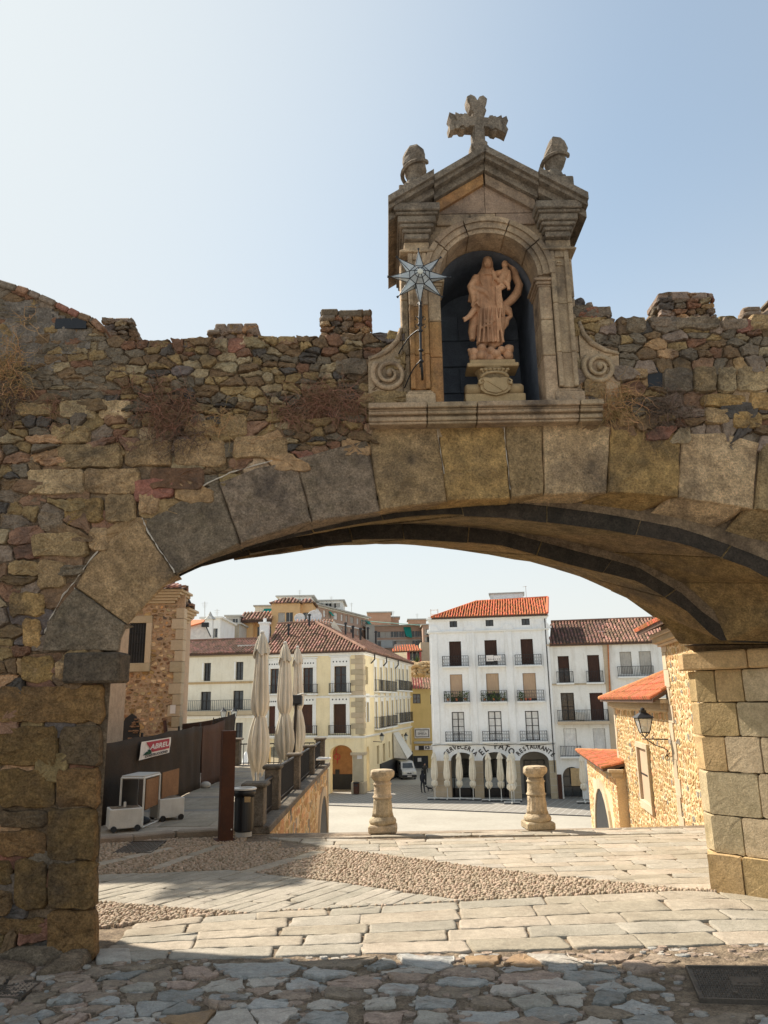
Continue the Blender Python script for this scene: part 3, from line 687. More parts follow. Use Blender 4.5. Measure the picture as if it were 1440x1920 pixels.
# mortar smeared between and partly over the stones
mb=MB(); vs=[]; NX,NZ=200,130; gx=lambda i:-4.7+9.5*i/NX; gz=lambda j:.02+6.2*j/NZ
for i in range(NX+1):
    for j in range(NZ+1):
        x,z=gx(i),gz(j); lg=mnoise.noise(Vector((x*1.1,z*1.4,7))); up_=max(0,min(1,(z-4.35)/.5))*(1 if x>-2.7 else .3); vs.append(FW.p(x,z,-.008-.006*up_+.012*lg+.014*mnoise.noise(Vector((x*5,z*6,1)))+.012*mnoise.noise(Vector((x*15,z*15,3)))))
fs=[]
for i in range(NX):
    for j in range(NZ):
        ok=True
        for (a,c) in ((0,0),(1,0),(1,1),(0,1)):
            x,z=gx(i+a),gz(j+c)
            if z>top_at(x)-.02 or (.15<x<2.0 and z>4.45): ok=False;break
            if z<=ZS and x>-2.52: ok=False;break
            if z>ZS-.05 and -2.45<x<5.42 and z<C0(th_of(YF,x))[1]+.14: ok=False;break
        if ok: fs.append((i*(NZ+1)+j,(i+1)*(NZ+1)+j,(i+1)*(NZ+1)+j+1,i*(NZ+1)+j+1))
build('mortar_joints',MB().add(vs,fs),M_mortar2,wall,kind='stuff')
# merlons standing on the back of the wall head
def merlon(x0,x1,z0,z1,y0,y1,slant=(0,0)):
    pr=MB(); pr.prism([(x0,y0+.03,z0),(x1,y0+.03,z0),(x1,y1,z0),(x0,y1,z0)],[(x0+.05+slant[0],y0+.05,z1-.03),(x1-.05-slant[1],y0+.05,z1-.03),(x1-.05-slant[1],y1,z1-.03),(x0+.05+slant[0],y1,z1-.03)])
    m=fixn(build('merlon',pr,M_mortar,wall))
    fr=Fr((0,y0,0),(1,0,0)); sd=[]
    z=z0+.04
    while z<z1:
        x=x0+.02
        while x<x1: w_=R.uniform(.07,.2); sd.append((x+w_/2,z+R.gauss(0,.012))); x+=w_
        z+=.075
    cs=voronoi(sd,.012,1.8)
    zone=[(x0,z0),(x1,z0),(x1-slant[1],z1),(x0+slant[0],z1)]
    ps=[]
    for c in cs:
        if c:
            c=clip_convex(c,zone)
            if len(c)>=3 and abs(area(c))>8e-4: ps.append(roughen(c,.006,.22,.06))
    stones_parts(m,ps,fr,lambda p:R.choices(M_rub,[1,1.5,1,.5,.5,3])[0],300,name='merlon_stone',tf=lambda p:(R.uniform(.0,.04),.05),ins=.007,nj=.006)
    # right/left returns and cap
    for sx,fx in ((x0,-1),(x1,1)):
        f2=Fr((sx,y1 if fx<0 else y0,0),(0,-1 if fx<0 else 1,0)); mb=MB()
        for k in range(12):
            u=R.uniform(.05,(y1-y0)-.05); v=R.uniform(z0,z1-.08); w_=R.uniform(.06,.14)
            stone(mb,f2.off(n=-.07),roughen([(u-w_,v-.035),(u+w_,v-.035),(u+w_,v+.035),(u-w_,v+.035)],.006),R.uniform(.05,.09),.1)
        build('side_stones',mb,M_rub[5],m,smooth=True,kind='stuff')
    mb=MB(); x=x0+slant[0]
    while x<x1-slant[1]-.05:
        w_=min(R.uniform(.12,.3),x1-slant[1]-x); mb.cbox(Fr((0,y0,0),(1,0,0)),x+.005,x+w_-.005,z1-.07+R.uniform(-.02,.02),z1+R.uniform(-.01,.035),-.4,.03,c=.015); x+=w_
    build('cap_stones',mb,M_rub[5],m,kind='stuff')
b=lambda px,py,Y=8.2:P(px,py,Y)
for (xa,ya,xb,yb,sl_) in ((192,598,284,645,(0,.22)),(387,613,486,648,(.1,.02)),(601,584,698,640,(0,.0)),(1232,552,1343,600,(.0,.0)),(1404,546,1560,600,(.3,0))):
    p0,p1=b(xa,ya),b(xb,yb); merlon(p0.x,p1.x,min(p1.z,6.0)-.5,p0.z,8.2,8.85,sl_)
# small broken stones right of the niche on the wall head
for (x0,y0,x1,y1,mm) in ((1080,578,1122,601,M_rub[3]),(1078,560,1096,577,M_rub[2]),(1098,568,1112,579,M_rub[5])):
    poly=pblock(x0,y0,x1,y1,mm,t=.02,name='stone')
# loose ragged stones along the wall head
for k in range(70):
    x=R.uniform(-2.3,.2) if k<36 else R.uniform(2.05,4.6); z=top_at(x)-.03; w_=R.uniform(.06,.13); h=R.uniform(.02,.05)
    mb=MB(); poly=roughen([(x-w_,z-.04),(x+w_,z-.04),(x+w_*.8,z+h),(x-w_*.8,z+h)],.008,.12,.06); stone(mb,FW,poly,R.uniform(-.02,.02),.2,ins=.008); build('head_stone',mb,R.choice(M_rub),wall,smooth=False)
# dark put-log holes: charcoal boxes, their black standing for the shade inside
for (x0,y0,x1,y1) in ((1215,690,1239,728),(338,738,358,768),(104,598,164,618)):
    a=q2(x0,y1);c=q2(x1,y0)
    mb=MB().fbox(FW,a[0],c[0],a[1],c[1],-.02,.012); mb2=MB()
    # box sits at the wall face; black colour replaces the recess
    mb2.fbox(FW,a[0],c[0],a[1],c[1],-.025,.02); build('putlog_hole',mb2,M_char,wall)
# sloping rubble step at the foot of the left pier
f0=Fr((0,0,0),(1,0,0),(0,1,0)); 
zone=[G(-60,1838),G(60,1838),G(150,1822),G(176,1800),G(150,1775),G(-60,1745)]
# ================================================================ the stone niche over the arch
XC=1.08; YN=6.88; FN=Fr((XC,YN,0),(1,0,0))
niche=thing('stone_niche','weathered stone shrine niche with gable and cross above the arch crown','niche',(XC,YN,4.7))
def part(n,mb,m,par=None,**k): return fixn(build(n,mb,m,par or niche,**k))
def stack(fr,u0,u1,layers,back=-.3,c=.008,m=0,mb=None):
    mb=mb or MB()
    for z0,z1,pj in layers: mb.cbox(fr,u0-pj,u1+pj,z0,z1,back,pj,c,m)
    return mb
# sill moulding in four stones
lay=[(4.535,4.56,.04),(4.56,4.60,.06),(4.60,4.615,.045),(4.617,4.65,.09),(4.65,4.665,.10),(4.667,4.72,.13)]
for u0,u1 in ((-1.21,-.66),(-.655,-.19),(-.185,.775),(.78,1.0)):
    mb=MB()
    for z0,z1,pj in lay: mb.cbox(FN,u0+.002,u1-.002,z0,z1,-.35,pj,.007)
    part('sill_stone',mb,M_niche)
part('niche_floor',MB().box(XC-.9,XC+.9,YN+.1,8.5,4.45,4.717),M_niche)
K=16; arc=[(.5*math.cos(math.pi*k/K),6.08+.5*math.sin(math.pi*k/K)) for k in range(K+1)]
poly=[(-.8,4.72),(-.5,4.72)]+arc[::-1]+[(.5,4.72),(.8,4.72),(.8,6.79),(0,7.22),(-.8,6.79)]
part('niche_wall',MB().extr(FN,poly,0,-1.2),M_niche)
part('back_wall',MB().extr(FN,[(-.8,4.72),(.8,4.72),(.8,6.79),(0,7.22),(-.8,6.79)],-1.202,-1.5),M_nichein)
# plastered lining with incised block courses
a2=[(.494*math.cos(math.pi*k/K),6.08+.494*math.sin(math.pi*k/K)) for k in range(K+1)]
lin=MB(); pth=[(.494,4.721)]+a2+[(-.494,4.721)]
for (a,b_) in zip(pth,pth[1:]): lin.quad(FN.p(a[0],a[1],-.3),FN.p(b_[0],b_[1],-.3),FN.p(b_[0],b_[1],-1.198),FN.p(a[0],a[1],-1.198))
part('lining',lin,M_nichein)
for r_,z in enumerate((4.74,5.02,5.34,5.66,5.98)):
    e=[-.49,-.2+.12*(r_%2),.2-.1*(r_%2),.49]
    for a,b_ in zip(e,e[1:]):
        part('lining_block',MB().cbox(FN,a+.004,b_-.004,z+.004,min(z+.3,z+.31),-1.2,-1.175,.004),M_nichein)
for s in (-1,1):
    for z0,z1 in ((4.72,5.3),(5.305,5.9),(5.905,6.48)):
        part('side_block',MB().cbox(FN,min(s*.80,s*.87),max(s*.8,s*.87),z0,z1,-.6,-.1,.01),M_niche)
    # base, three pilaster blocks with a sunk panel, necking, capital
    part('pilaster_base',stack(FN,*sorted((s*.62,s*.80)),[(4.721,4.84,.05),(4.84,4.865,.035),(4.865,4.885,.02)],back=-.2),M_niche)
    for i,(z0,z1) in enumerate(((4.888,5.24),(5.245,5.76),(5.765,6.335))):
        mb=MB(); a,b_=sorted((s*.615,s*.80)); mb.cbox(FN,a,b_,z0,z1,-.1,.03,.005); mb.cbox(FN,a,a+.045,z0,z1,-.1,.058,.006); mb.cbox(FN,b_-.045,b_,z0,z1,-.1,.058,.006)
        if i==2: mb.cbox(FN,a+.045,b_-.045,z1-.07,z1,-.1,.05,.006); mb.cbox(FN,a+.06,b_-.06,z1-.16,z1-.14,-.1,.045,.004); mb.cbox(FN,a+.07,b_-.07,z1-.125,z1-.11,-.1,.045,.004)
        part('pilaster_block',mb,M_nicheor if (s<0 and i<2) else M_niche)
    part('pilaster_neck',stack(FN,*sorted((s*.615,s*.80)),[(6.337,6.36,.05+.03),(6.36,6.375,.065),(6.377,6.47,.035)],back=-.2),M_niche)
    # jamb blocks and impost mouldings inside
    for i,(z0,z1) in enumerate(((4.722,5.22),(5.225,5.6),(5.605,5.955))):
        a,b_=sorted((s*.488,s*.612)); part('jamb_block',MB().cbox(FN,a,b_,z0,z1,-.3,.02,.008),M_nicheor if s<0 and i<2 else M_niche)
    a,b_=sorted((s*.488,s*.612)); part('jamb_impost',stack(FN,a,b_,[(5.96,5.985,.012),(5.985,6.02,.025),(6.02,6.05,.045)],back=-.34),M_niche)
    # entablature block breaking forward
    mb=MB(); a,b_=sorted((s*.62,s*.79))
    for z0,z1,pj in ((6.472,6.53,.05),(6.532,6.57,.075),(6.572,6.61,.105),(6.612,6.68,.13),(6.682,6.71,.155),(6.712,6.795,.18)):
        mb.cbox(FN,a-pj*.8,b_+pj*.8,z0,z1,-1.1,pj+.04,.008)
    part('entablature_block',mb,M_nichedark)
    # raking cornice, two stones each side
    ap=7.43; slope=(7.43-6.80)/.985
    for (ua,ub) in ((.004,.52),(.524,.985)):
        mb=MB(); extra_=.035 if ua>.5 else 0
        for (t0,t1,n1) in ((0,-.075,.24),(-.077,-.12,.20),(-.122,-.20,.12)):
            za=ap-slope*ua+extra_;zb=ap-slope*ub+extra_
            A=[(s*ua,za+t1),(s*ub,zb+t1),(s*ub,zb+t0),(s*ua,za+t0)]
            mb.extr(FN,A,-1.15,n1+extra_)
        part('raking_cornice_stone',mb,M_nichedark)
    A=[(s*.01,7.215),(s*.50,6.905),(s*.50,6.80),(s*.47,6.80),(s*.01,7.10)]
    part('gable_soffit_stone',MB().extr(FN,A,-.02,.075),M_nicheor if s<0 else M_nichepink)
# archivolt stones
brk=[0,.2,.38,.62,.8,1]
for b0,b1 in zip(brk,brk[1:]):
    mb=MB()
    for (r0,r1,n1) in ((.49,.535,.025),(.537,.60,.045),(.602,.655,.065)):
        A=[];B=[]
        for k in range(7):
            th=math.pi*(b0+.004+(b1-b0-.008)*k/6); A.append((r0*math.cos(th),6.08+r0*math.sin(th))); B.append((r1*math.cos(th),6.08+r1*math.sin(th)))
        mb.extr(FN,A+B[::-1],-.28,n1)
    part('arch_stone',mb,M_niche)
for u0,u1 in ((-.5,-.16),(-.155,.10),(.105,.5)):
    part('frieze_stone',MB().cbox(FN,u0,u1,6.66,6.785,-.1,.03,.006),M_nichepink if u0>0 else M_niche)
part('tympanum',MB().extr(FN,[(-.5,6.79),(-.003,6.79),(-.003,7.11),],-.05,.03).extr(FN,[(.003,6.79),(.5,6.79),(.003,7.11)],-.05,.028),M_nichepink)
part('gable_roof',MB().extr(FN,[(-.9,6.81),(.9,6.81),(0,7.36)],-1.1,-.03),M_nichedark)
# cross
def cross_poly():
    a=.31; t=.062
    q=[(-t,-.42),(-t*1.55,-.35),(-t*1.5,-.27),(-t,-.25),(-t,-t),(-.13,-t),(-.15,-t*1.45),(-.19,-t*1.5),(-.21,-t*1.1),(-.25,-t*1.25),(-.27,-t*1.75),(-a,-t*1.9),(-a-.01,-t*.9),(-a+.02,-.0),
       (-a-.01,t*.9),(-a,t*1.7),(-.26,t*1.35),(-.21,t*1.2),(-.19,t*1.6),(-.15,t*1.5),(-.13,t),(-t,t),(-t,.12),(-t*1.5,.16),(-t*1.35,.2),(-t*1.75,.26),(-t*1.8,.32),(-t*1.1,.35),(-t*.4,.33),(0,.28),
       (t*.4,.33),(t*1.1,.35),(t*1.75,.31),(t*1.6,.25),(t*1.3,.2),(t*1.5,.16),(t,.12),(t,t),(.13,t),(.15,t*1.5),(.19,t*1.6),(.21,t*1.15),(.26,t*1.3),(a,t*1.8),(a+.015,t*.8),(a-.015,0),(a+.01,-t*.9),
       (a-.01,-t*1.8),(.26,-t*1.4),(.21,-t*1.1),(.19,-t*1.5),(.15,-t*1.4),(.13,-t),(t,-t),(t,-.25),(t*1.6,-.28),(t*1.5,-.35),(t,-.42)]
    return q
FC=Fr((1.065,6.98,7.93),(.99,.12,0))
cp=cross_poly()
mb=MB().extr(FC,cp,-.06,.06); mb.extr(FC,[(x*.8,y*.9) for x,y in cp],.06,.08); mb.lathe([(.16,-.50),(.13,-.44),(.09,-.40)],(1.065,6.98,7.93),8)
part('cross',mb,M_nichedark,label='weathered stone cross with forked tips on the gable')
# broken urn finials
def urn(x,z,tilt,lean):
    mb=MB(); ax=Matrix.Rotation(tilt,3,'Y')@Matrix.Rotation(lean,3,'X')
    f=lambda th,zz,r:r*(1+.08*math.sin(2*th+zz*6+x*5)+.09*math.sin(3*th+zz*15+x)+(-.22 if zz>.27 and math.cos(th-1-x)>.3 else .04)*(.35 if zz>.27 else 1))
    mb.lathe([(.10,-.06),(.10,0),(.075,.04),(.08,.08),(.105,.13),(.118,.17),(.10,.19),(.118,.22),(.125,.30),(.122,.37),(.10,.405),(.045,.415),(.04,.45),(.02,.46)],(x,6.98,z),9,f=f,ax=ax)
    mb.cbox(Fr((x,6.98,z-.12),(1,0,0)),-.17,.17,-.10,.02,-.15,.15,.01); mb.cbox(Fr((x,6.98,z-.12),(1,0,0)),-.11,.11,.02,.08,-.1,.1,.01)
    # twisted drapery band
    pts=[]; 
    for k in range(14):
        t=k/13; th=t*4.4+1.8; q=ax@Vector((.13*math.cos(th),.13*math.sin(th),.06+.2*t)); pts.append(Vector((x,6.98,z))+q)
    mb.tube(pts,.022,5)
    part('urn',mb,M_nichedark)
urn(.38,7.23,0.02,0); urn(1.83,7.30,.16,0)
# scroll blocks with volutes
for s,cx,cz,rr in ((-1,.075,5.10,.165),(1,2.125,5.13,.155)):
    if s<0: pl_=[(-.13,4.725),(.205,4.725),(.205,5.62),(.17,5.5),(.10,5.40),(-.02,5.33),(-.13,5.29)]
    else: pl_=[(1.955,4.735),(2.31,4.735),(2.33,5.3),(2.2,5.34),(2.06,5.42),(1.99,5.52),(1.955,5.65)]
    f2=Fr((0,6.99,0),(1,0,0)); part('scroll_block',MB().extr(f2,pl_,-.15,.02),M_niche)
    mb=MB(); pts=[];rs=[]
    for k in range(64):
        t=k/63; th=(math.pi*.6 if s<0 else math.pi*.4)+(-s)*(-1)*t*2*math.pi*2.15*(1 if s>0 else 1); th=(math.pi*.75 - (-1 if s<0 else 1)*0)+(t*2*math.pi*2.1)*(1 if s<0 else 1)
        r=rr*(1-t)**.8+.006
        pts.append(f2.p(cx+r*math.cos(th),cz+r*math.sin(th),.03+.02*t)); rs.append(.03*(1-.55*t))
    mb.tube(pts,rs,6); mb.sphere(f2.p(cx,cz,.05),.03,8,6)
    part('volute',mb,M_niche,smooth=True)
    pts=[f2.p(cx+s*(-.17)+s*0,cz+.1,.03)] if False else []
    mb=MB()
    if s<0: cc=[(-.12,5.26),(-.02,5.30),(.08,5.36),(.16,5.45),(.2,5.58)]
    else: cc=[(2.33,5.27),(2.2,5.31),(2.08,5.38),(2.0,5.48),(1.965,5.62)]
    mb.tube([f2.p(a,b_,.03) for a,b_ in cc],[.012,.025,.03,.028,.02],6); part('scroll_band',mb,M_niche,smooth=True)
# ================================================================ statue
st=MB()
def Q(x,y,d=0.): return P(830+x/6,460+y/6,7.30-d)
def loft(rows,dep=.55,fold=0,fk=9,ph=0.,n=28,yo=0.):
    pr=[]
    vs=[];fs=[]
    for i,(y,x0,x1) in enumerate(rows):
        a,b_=Q(x0,y,yo),Q(x1,y,yo); c=(a+b_)/2; hw=(b_-a).length/2
        for k in range(n):
            th=2*math.pi*k/n; f=1+fold*(i/len(rows))*(abs(math.sin(fk*.5*th+ph+.25*i))**.8*2-1.2)+.3*fold*math.sin(5*th-i*.6)
            vs.append((c.x+hw*f*math.cos(th),c.y+hw*dep*f*math.sin(th),c.z))
    m_=len(rows)
    for i in range(m_-1):
        for k in range(n):
            k2=(k+1)%n; fs.append((i*n+k,(i+1)*n+k,(i+1)*n+k2,i*n+k2))
    fs.append(tuple(range(n))); fs.append(tuple((m_-1)*n+k for k in reversed(range(n))))
    st.add(vs,fs)
loft([(128,480,530),(145,458,552),(200,442,566),(250,436,568),(300,410,585),(335,380,605),(380,350,625)],.75)             # veil and head
loft([(325,400,590),(380,352,620),(450,335,625),(540,345,640),(640,370,670),(760,395,690),(880,400,690),(1000,392,668),(1120,385,650)],.62,.26,12)  # robe
loft([(470,300,420),(560,320,560),(650,390,590),(760,420,590),(860,415,585),(915,405,560)],.55,.16,8,1.,yo=.045)                          # overskirt
def tb(pts,rs): st.tube([Q(x,y,d) for x,y,d in pts],[r*.00569/6*1.0 for r in rs],10)
tb([(505,205,.03),(505,160,.03)],[42,38]); st.sphere(Q(505,200,.075),.052,12,8,sq=(.85,.8,1.15))
st.sphere(Q(506,212,.122),.012,6,5,sq=(.7,1,1.3)); st.sphere(Q(505,236,.11),.01,6,5,sq=(1.4,.8,.5))
tb([(385,370,.02),(330,450,.06),(300,470,.09)],[55,45,30]); tb([(300,465,.09),(400,500,.10),(480,530,.10),(555,635,.09)],[24,34,34,10])
tb([(310,480,.08),(340,560,.08),(350,640,.06),(325,690,.05)],[32,36,26,10]); tb([(380,520,.09),(400,620,.09),(412,690,.08)],[26,24,8]); tb([(350,640,.0),(310,560,0),(300,640,-.02)],[40,40,20])
tb([(395,640,.0),(360,720,.02),(300,800,.05),(245,835,.07)],[45,38,30,24]); tb([(250,830,.07),(228,812,.08)],[20,12]); tb([(262,838,.07),(240,858,.08)],[16,10])
tb([(590,340,.02),(640,310,.05),(690,300,.06)],[50,34,30])
# child
st.sphere(Q(700,215,.05),.042,10,8,sq=(.85,.9,1.05)); tb([(705,255,.05),(700,330,.06),(665,390,.07),(640,440,.08)],[32,52,50,34]); tb([(690,400,.07),(735,440,.08),(745,500,.08)],[34,28,18]); tb([(640,400,.08),(600,380,.09),(575,300,.08),(548,285,.08)],[26,22,18,14]); tb([(650,440,.09),(690,470,.1),(640,500,.1),(615,520,.1)],[34,26,18,14])
tb([(735,290,.06),(745,380,.07),(740,420,.08)],[30,30,20])
# billowing cloak
tb([(690,195,.0),(760,215,-.01),(805,280,-.02),(822,360,-.02),(862,450,-.02),(835,540,-.02),(780,610,-.01),(710,670,0),(690,720,0)],[22,34,40,44,46,52,50,44,30])
tb([(700,700,0),(735,740,0),(770,800,0),(720,830,0),(715,890,0),(690,940,0)],[44,50,22,34,28,12])
tb([(380,700,-.04),(355,850,-.05),(335,980,-.05),(335,1070,-.04)],[44,55,52,30])
for sx in (430,470,515,560,605,650): tb([(sx,700,.105),(sx+R.uniform(-12,12),860,.105),(sx+(sx-520)*.25,1090,.085)],[9,14,15])
for sx in (600,625,650): tb([(sx,450,.10),(sx+12,640,.10),(sx+25,800,.07)],[8,11,9])
tb([(420,930,.10),(480,905,.11),(540,890,.11),(580,850,.09)],[11,12,12,8]); tb([(330,690,.09),(380,640,.1),(415,690,.1)],[8,10,8])
tb([(430,320,.09),(430,400,.1),(450,450,.1)],[8,9,7]); tb([(560,300,.09),(572,380,.1),(560,450,.1)],[8,9,7])
for (x,y,r,d) in ((350,1215,62,.04),(440,1160,52,.08),(440,1250,66,.08),(540,1190,50,.10),(600,1230,56,.1),(660,1180,46,.08),(740,1175,58,.04),(735,1250,60,.04),(640,1290,50,.08),(350,1275,52,.05),(520,1285,58,.08),(300,1180,22,.05),(560,1130,50,.03),(470,1100,40,.06),(620,1110,36,.05),(770,1150,30,.06)):
    st.sphere(Q(x,y,d-.04),r*.00569/6*6/6*1.02,10,8,sq=(1,1.1,.95))
me=bpy.data.meshes.new('tmp'); me.from_pydata(st.v,[],st.f); to=bpy.data.objects.new('tmp',me); col.objects.link(to)
rm=to.modifiers.new('r','REMESH'); rm.mode='VOXEL'; rm.voxel_size=.006
sm=to.modifiers.new('s','SMOOTH'); sm.factor=.4; sm.iterations=1
dg=bpy.context.evaluated_depsgraph_get(); ev=to.evaluated_get(dg); em=ev.to_mesh()
sb=MB(); sb.v=[tuple(v.co) for v in em.vertices]; sb.f=[tuple(p.vertices) for p in em.polygons]; sb.m=[0]*len(sb.f)
ev.to_mesh_clear(); bpy.data.objects.remove(to)
build('statue',sb,M_terra,None,smooth=True,label='reddish robed woman statue holding a child inside the niche',cat='statue')
# pedestal
ped=thing('pedestal','carved stone pedestal with crowned shield under the robed statue','pedestal',(1.12,7.2,4.72))
FP=Fr((1.125,7.22,0),(1,0,0))
pp=lambda n,mb,**k:fixn(build(n,mb,M_ped,ped,**k))
pp('top_slab',stack(FP,-.2,.2,[(5.30,5.345,.03),(5.255,5.298,.06)],back=-.2))
mb=MB()
mb.lathe([(.22,4.99),(.15,5.03),(.13,5.12),(.14,5.2),(.17,5.254)],(1.125,7.32,0),16,f=lambda th,z,r:r*(1+.05*math.cos(4*th))); pp('neck',mb,smooth=False)
for s in (-1,1):
    mb=MB(); pts=[FP.p(s*.29,4.89,-.02),FP.p(s*.27,4.89,-.02),FP.p(s*.05,4.89,-.02)]; mb.tube(pts,[.085,.105,.105],12); pp('scroll_roll',mb,smooth=True)
pp('base_slab',MB().cbox(FP,-.3,.3,4.722,4.79,-.3,.1,.01))
sh=[(0,4.735),(.10,4.775),(.145,4.83),(.15,4.9),(.135,4.96),(.15,5.01),(.10,5.03),(.05,5.015),(0,5.03),(-.05,5.015),(-.10,5.03),(-.15,5.01),(-.135,4.96),(-.15,4.9),(-.145,4.83),(-.10,4.775)]
mb=MB().extr(FP,sh,.05,.13); mb.extr(FP,[(x*.8,4.89+(y-4.89)*.8) for x,y in sh],.13,.145); pp('shield',mb)
mb=MB(); mb.tube([FP.p(-.085,4.965,.147),FP.p(.07,4.80,.147)],.006,5); 
for s in (-1,1): mb.lathe([(.025,-.03),(.03,0),(.012,.02)],FP.p(s*.145,4.93,.13),8,ax=Matrix.Rotation(math.pi/2,3,'X')); mb.tube([FP.p(s*.13,5.0,.14),FP.p(s*.16,4.96,.15),FP.p(s*.15,4.9,.15)],.012,5)
pp('shield_carving',mb)
mb=MB(); mb.tube([FP.p(.13*math.cos(t),5.04+.07*math.sin(t),.10+.03*math.sin(t)) for t in [math.pi*k/10 for k in range(11)]],.02,6)
for k in range(7): 
    u=-.13+.26*k/6; z=5.16-.25*u*u; mb.sphere(FP.p(u,z,.12),.022,8,6); mb.tube([FP.p(u*.8,5.10,.11),FP.p(u,z,.12)],.012,5)
pp('crown',mb,smooth=True)
for ch0 in ped.children:      # the block stands on a raised bed, so it is squat and sits above the sill line
    for v_ in ch0.data.vertices:
        z_=v_.co.z+4.72
        if 4.725<z_<5.2545: v_.co.z=5.254-(5.254-z_)*.66-4.72
# ================================================================ star lantern on its iron bracket
lan=thing('star_lantern','glass and iron star shaped lantern on a bracket beside the niche','lantern',(.375,6.58,5.92))
SC=Vector((.375,6.58,5.92)); FS=Fr(SC,(1,.05,0))
rc=.102
for k in range(8):
    th=math.pi/2+k*math.pi/4; a0,a1=th-math.pi/8,th+math.pi/8; tip=FS.p(.285*math.cos(th),.285*math.sin(th),.0)
    c=[FS.p(rc*math.cos(a0),rc*math.sin(a0),.04),FS.p(rc*math.cos(a1),rc*math.sin(a1),.04),FS.p(rc*math.cos(a1),rc*math.sin(a1),-.04),FS.p(rc*math.cos(a0),rc*math.sin(a0),-.04)]
    mb=MB()
    for i in range(4): mb.add([c[i],c[(i+1)%4],tip],[(0,1,2)])
    sp=build('star_point',mb,M_glassw,lan)
    mb=MB()
    for i in range(4): mb.tube([c[i],tip],[.0045,.003],5); mb.tube([c[i],c[(i+1)%4]],.0045,5)
    d=(tip-SC).normalized(); mb.tube([tip-d*.004,tip+d*.012,tip+d*.02],[.004,.011,.012],6)
    build('frame',mb,M_iron,sp)
for sg in (1,-1):
  mb=MB(); fr_=MB()
  for k in range(8):
    a0,a1=math.pi/8+k*math.pi/4,math.pi/8+(k+1)*math.pi/4
    for (r0,n0,r1,n1) in ((rc,.04,.055,.085),(.055,.085,.024,.10)):
        if 1:
            q=[FS.p(r0*math.cos(a0),r0*math.sin(a0),n0*sg),FS.p(r0*math.cos(a1),r0*math.sin(a1),n0*sg),FS.p(r1*math.cos(a1),r1*math.sin(a1),n1*sg),FS.p(r1*math.cos(a0),r1*math.sin(a0),n1*sg)]
            mb.add(q,[(0,1,2,3)]); fr_.tube([q[0],q[3]],.0045,5); fr_.tube([q[2],q[3]],.004,5)
  build('body_pane',mb,M_glassw,lan); build('body_frame',fr_,M_iron,lan)
build('centre_disc',MB().lathe([(.026,-.004),(.028,.0),(.02,.006)],FS.p(0,0,.103),12,ax=Matrix.Rotation(math.pi/2,3,'X')),M_lampon,lan)
mb=MB(); mb.tube([(.378,6.59,5.67),(.377,6.6,5.6),(.375,6.61,5.5),(.372,6.62,5.42),(.37,6.63,5.15),(.368,6.64,5.02)],[.014,.014,.02,.013,.011,.016],8)
for z in (5.66,5.52,5.45,5.38,5.18,5.07): mb.sphere((.373,6.62,z),.024,8,6,sq=(1,1,.6))
for sg in (-1,1):
    for z in (5.5,5.42): mb.tube([(.374,6.62,z),(.374+sg*.04,6.62,z+.03),(.374+sg*.05,6.62,z+.0),(.374+sg*.035,6.62,z-.01)],.005,5)
build('stem',mb,M_iron,lan,smooth=True)
mb=MB()
for (z0,x1,z1) in ((5.40,.17,5.31),(5.08,.22,4.95)):
    mb=MB(); pts=[(.373,6.62,z0)]
    for k in range(1,8):
        t=k/7; pts.append((.373+(x1-.373)*t,6.62+.34*t,z0+(z1-z0)*t+.045*math.sin(math.pi*t)))
    mb.tube(pts,.007,6); build('bracket',mb,M_iron,lan,smooth=True)
build('wall_hook',MB().tube([(.373,6.63,5.04),(.385,6.75,4.98),(.39,6.86,4.99)],.012,6),M_iron,lan,smooth=True)
# ================================================================ dry plants rooted in the wall
def plant(label,x0,y0,x1,y1,mi,n,dens=1.,ln=.28,grp=None,down=1.,name='dry_vine'):
    n=int(n*.5); nr=16
    a=q2(x0,y1);b_=q2(x1,y0); cx,cz=(a[0]+b_[0])/2,(a[1]+b_[1])/2; hw,hh=(b_[0]-a[0])/2,(b_[1]-a[1])/2
    mb=MB()
    roots=[(cx+R.gauss(0,hw*.6),cz+hh*.35+R.gauss(0,hh*.4)) for _ in range(nr)]
    for i in range(n):
        rx,rz=R.choice(roots); p=Vector((rx+R.gauss(0,.03),YF-R.uniform(.02,.07),rz+R.gauss(0,.03)))
        d=Vector((R.gauss(0,1),-abs(R.gauss(0,.5)),R.gauss(.2,.8))).normalized(); L_=ln*R.uniform(.4,1.3)/6; pts=[p]
        for k in range(6):
            d=(d+Vector((R.gauss(0,.6),R.gauss(0,.25),R.gauss(-.2*down,.55)))).normalized(); p=p+d*L_
            if p.y>YF-.03: p.y=YF-.03
            if p.y<YF-.22: p.y=YF-.22
            pts.append(p.copy())
        r=R.uniform(.0015,.0032); mb.tube(pts,[r,r,r,r*.8,r*.7,r*.5,r*.3],3)
    build(name,mb,M_dry[mi],None,label=label,cat='dry plant')
plant('reddish dry vine tangle spilling left of the arch haunch',250,740,370,880,0,900,ln=.3)
plant('dark bare roots hanging below the reddish tangle on the left',300,790,360,880,2,300,ln=.3)
plant('matted reddish dry creeper just left of the niche sill',560,735,692,800,0,800,ln=.34,down=.6)
plant('thin dry creeper under the merlon beside the matted one',515,765,580,810,0,260,ln=.26)
plant('pale dry grass clump at the far left edge of the wall',-20,650,50,760,1,550,ln=.3,down=.3)
plant('dark twiggy weed at the left edge below the pale grass',0,720,40,830,2,280,ln=.26)
plant('small reddish dry tuft on the left wall above long blocks',92,755,120,810,0,150,ln=.16)
plant('golden dry straw tuft hanging right of the niche sill',1110,725,1190,800,1,520,ln=.3)
plant('brown withered weed in the hollow right of the golden tuft',1200,740,1290,830,2,420,ln=.28)
plant('long thin dry runner hanging over the left voussoirs',405,760,450,860,1,60,ln=.4)
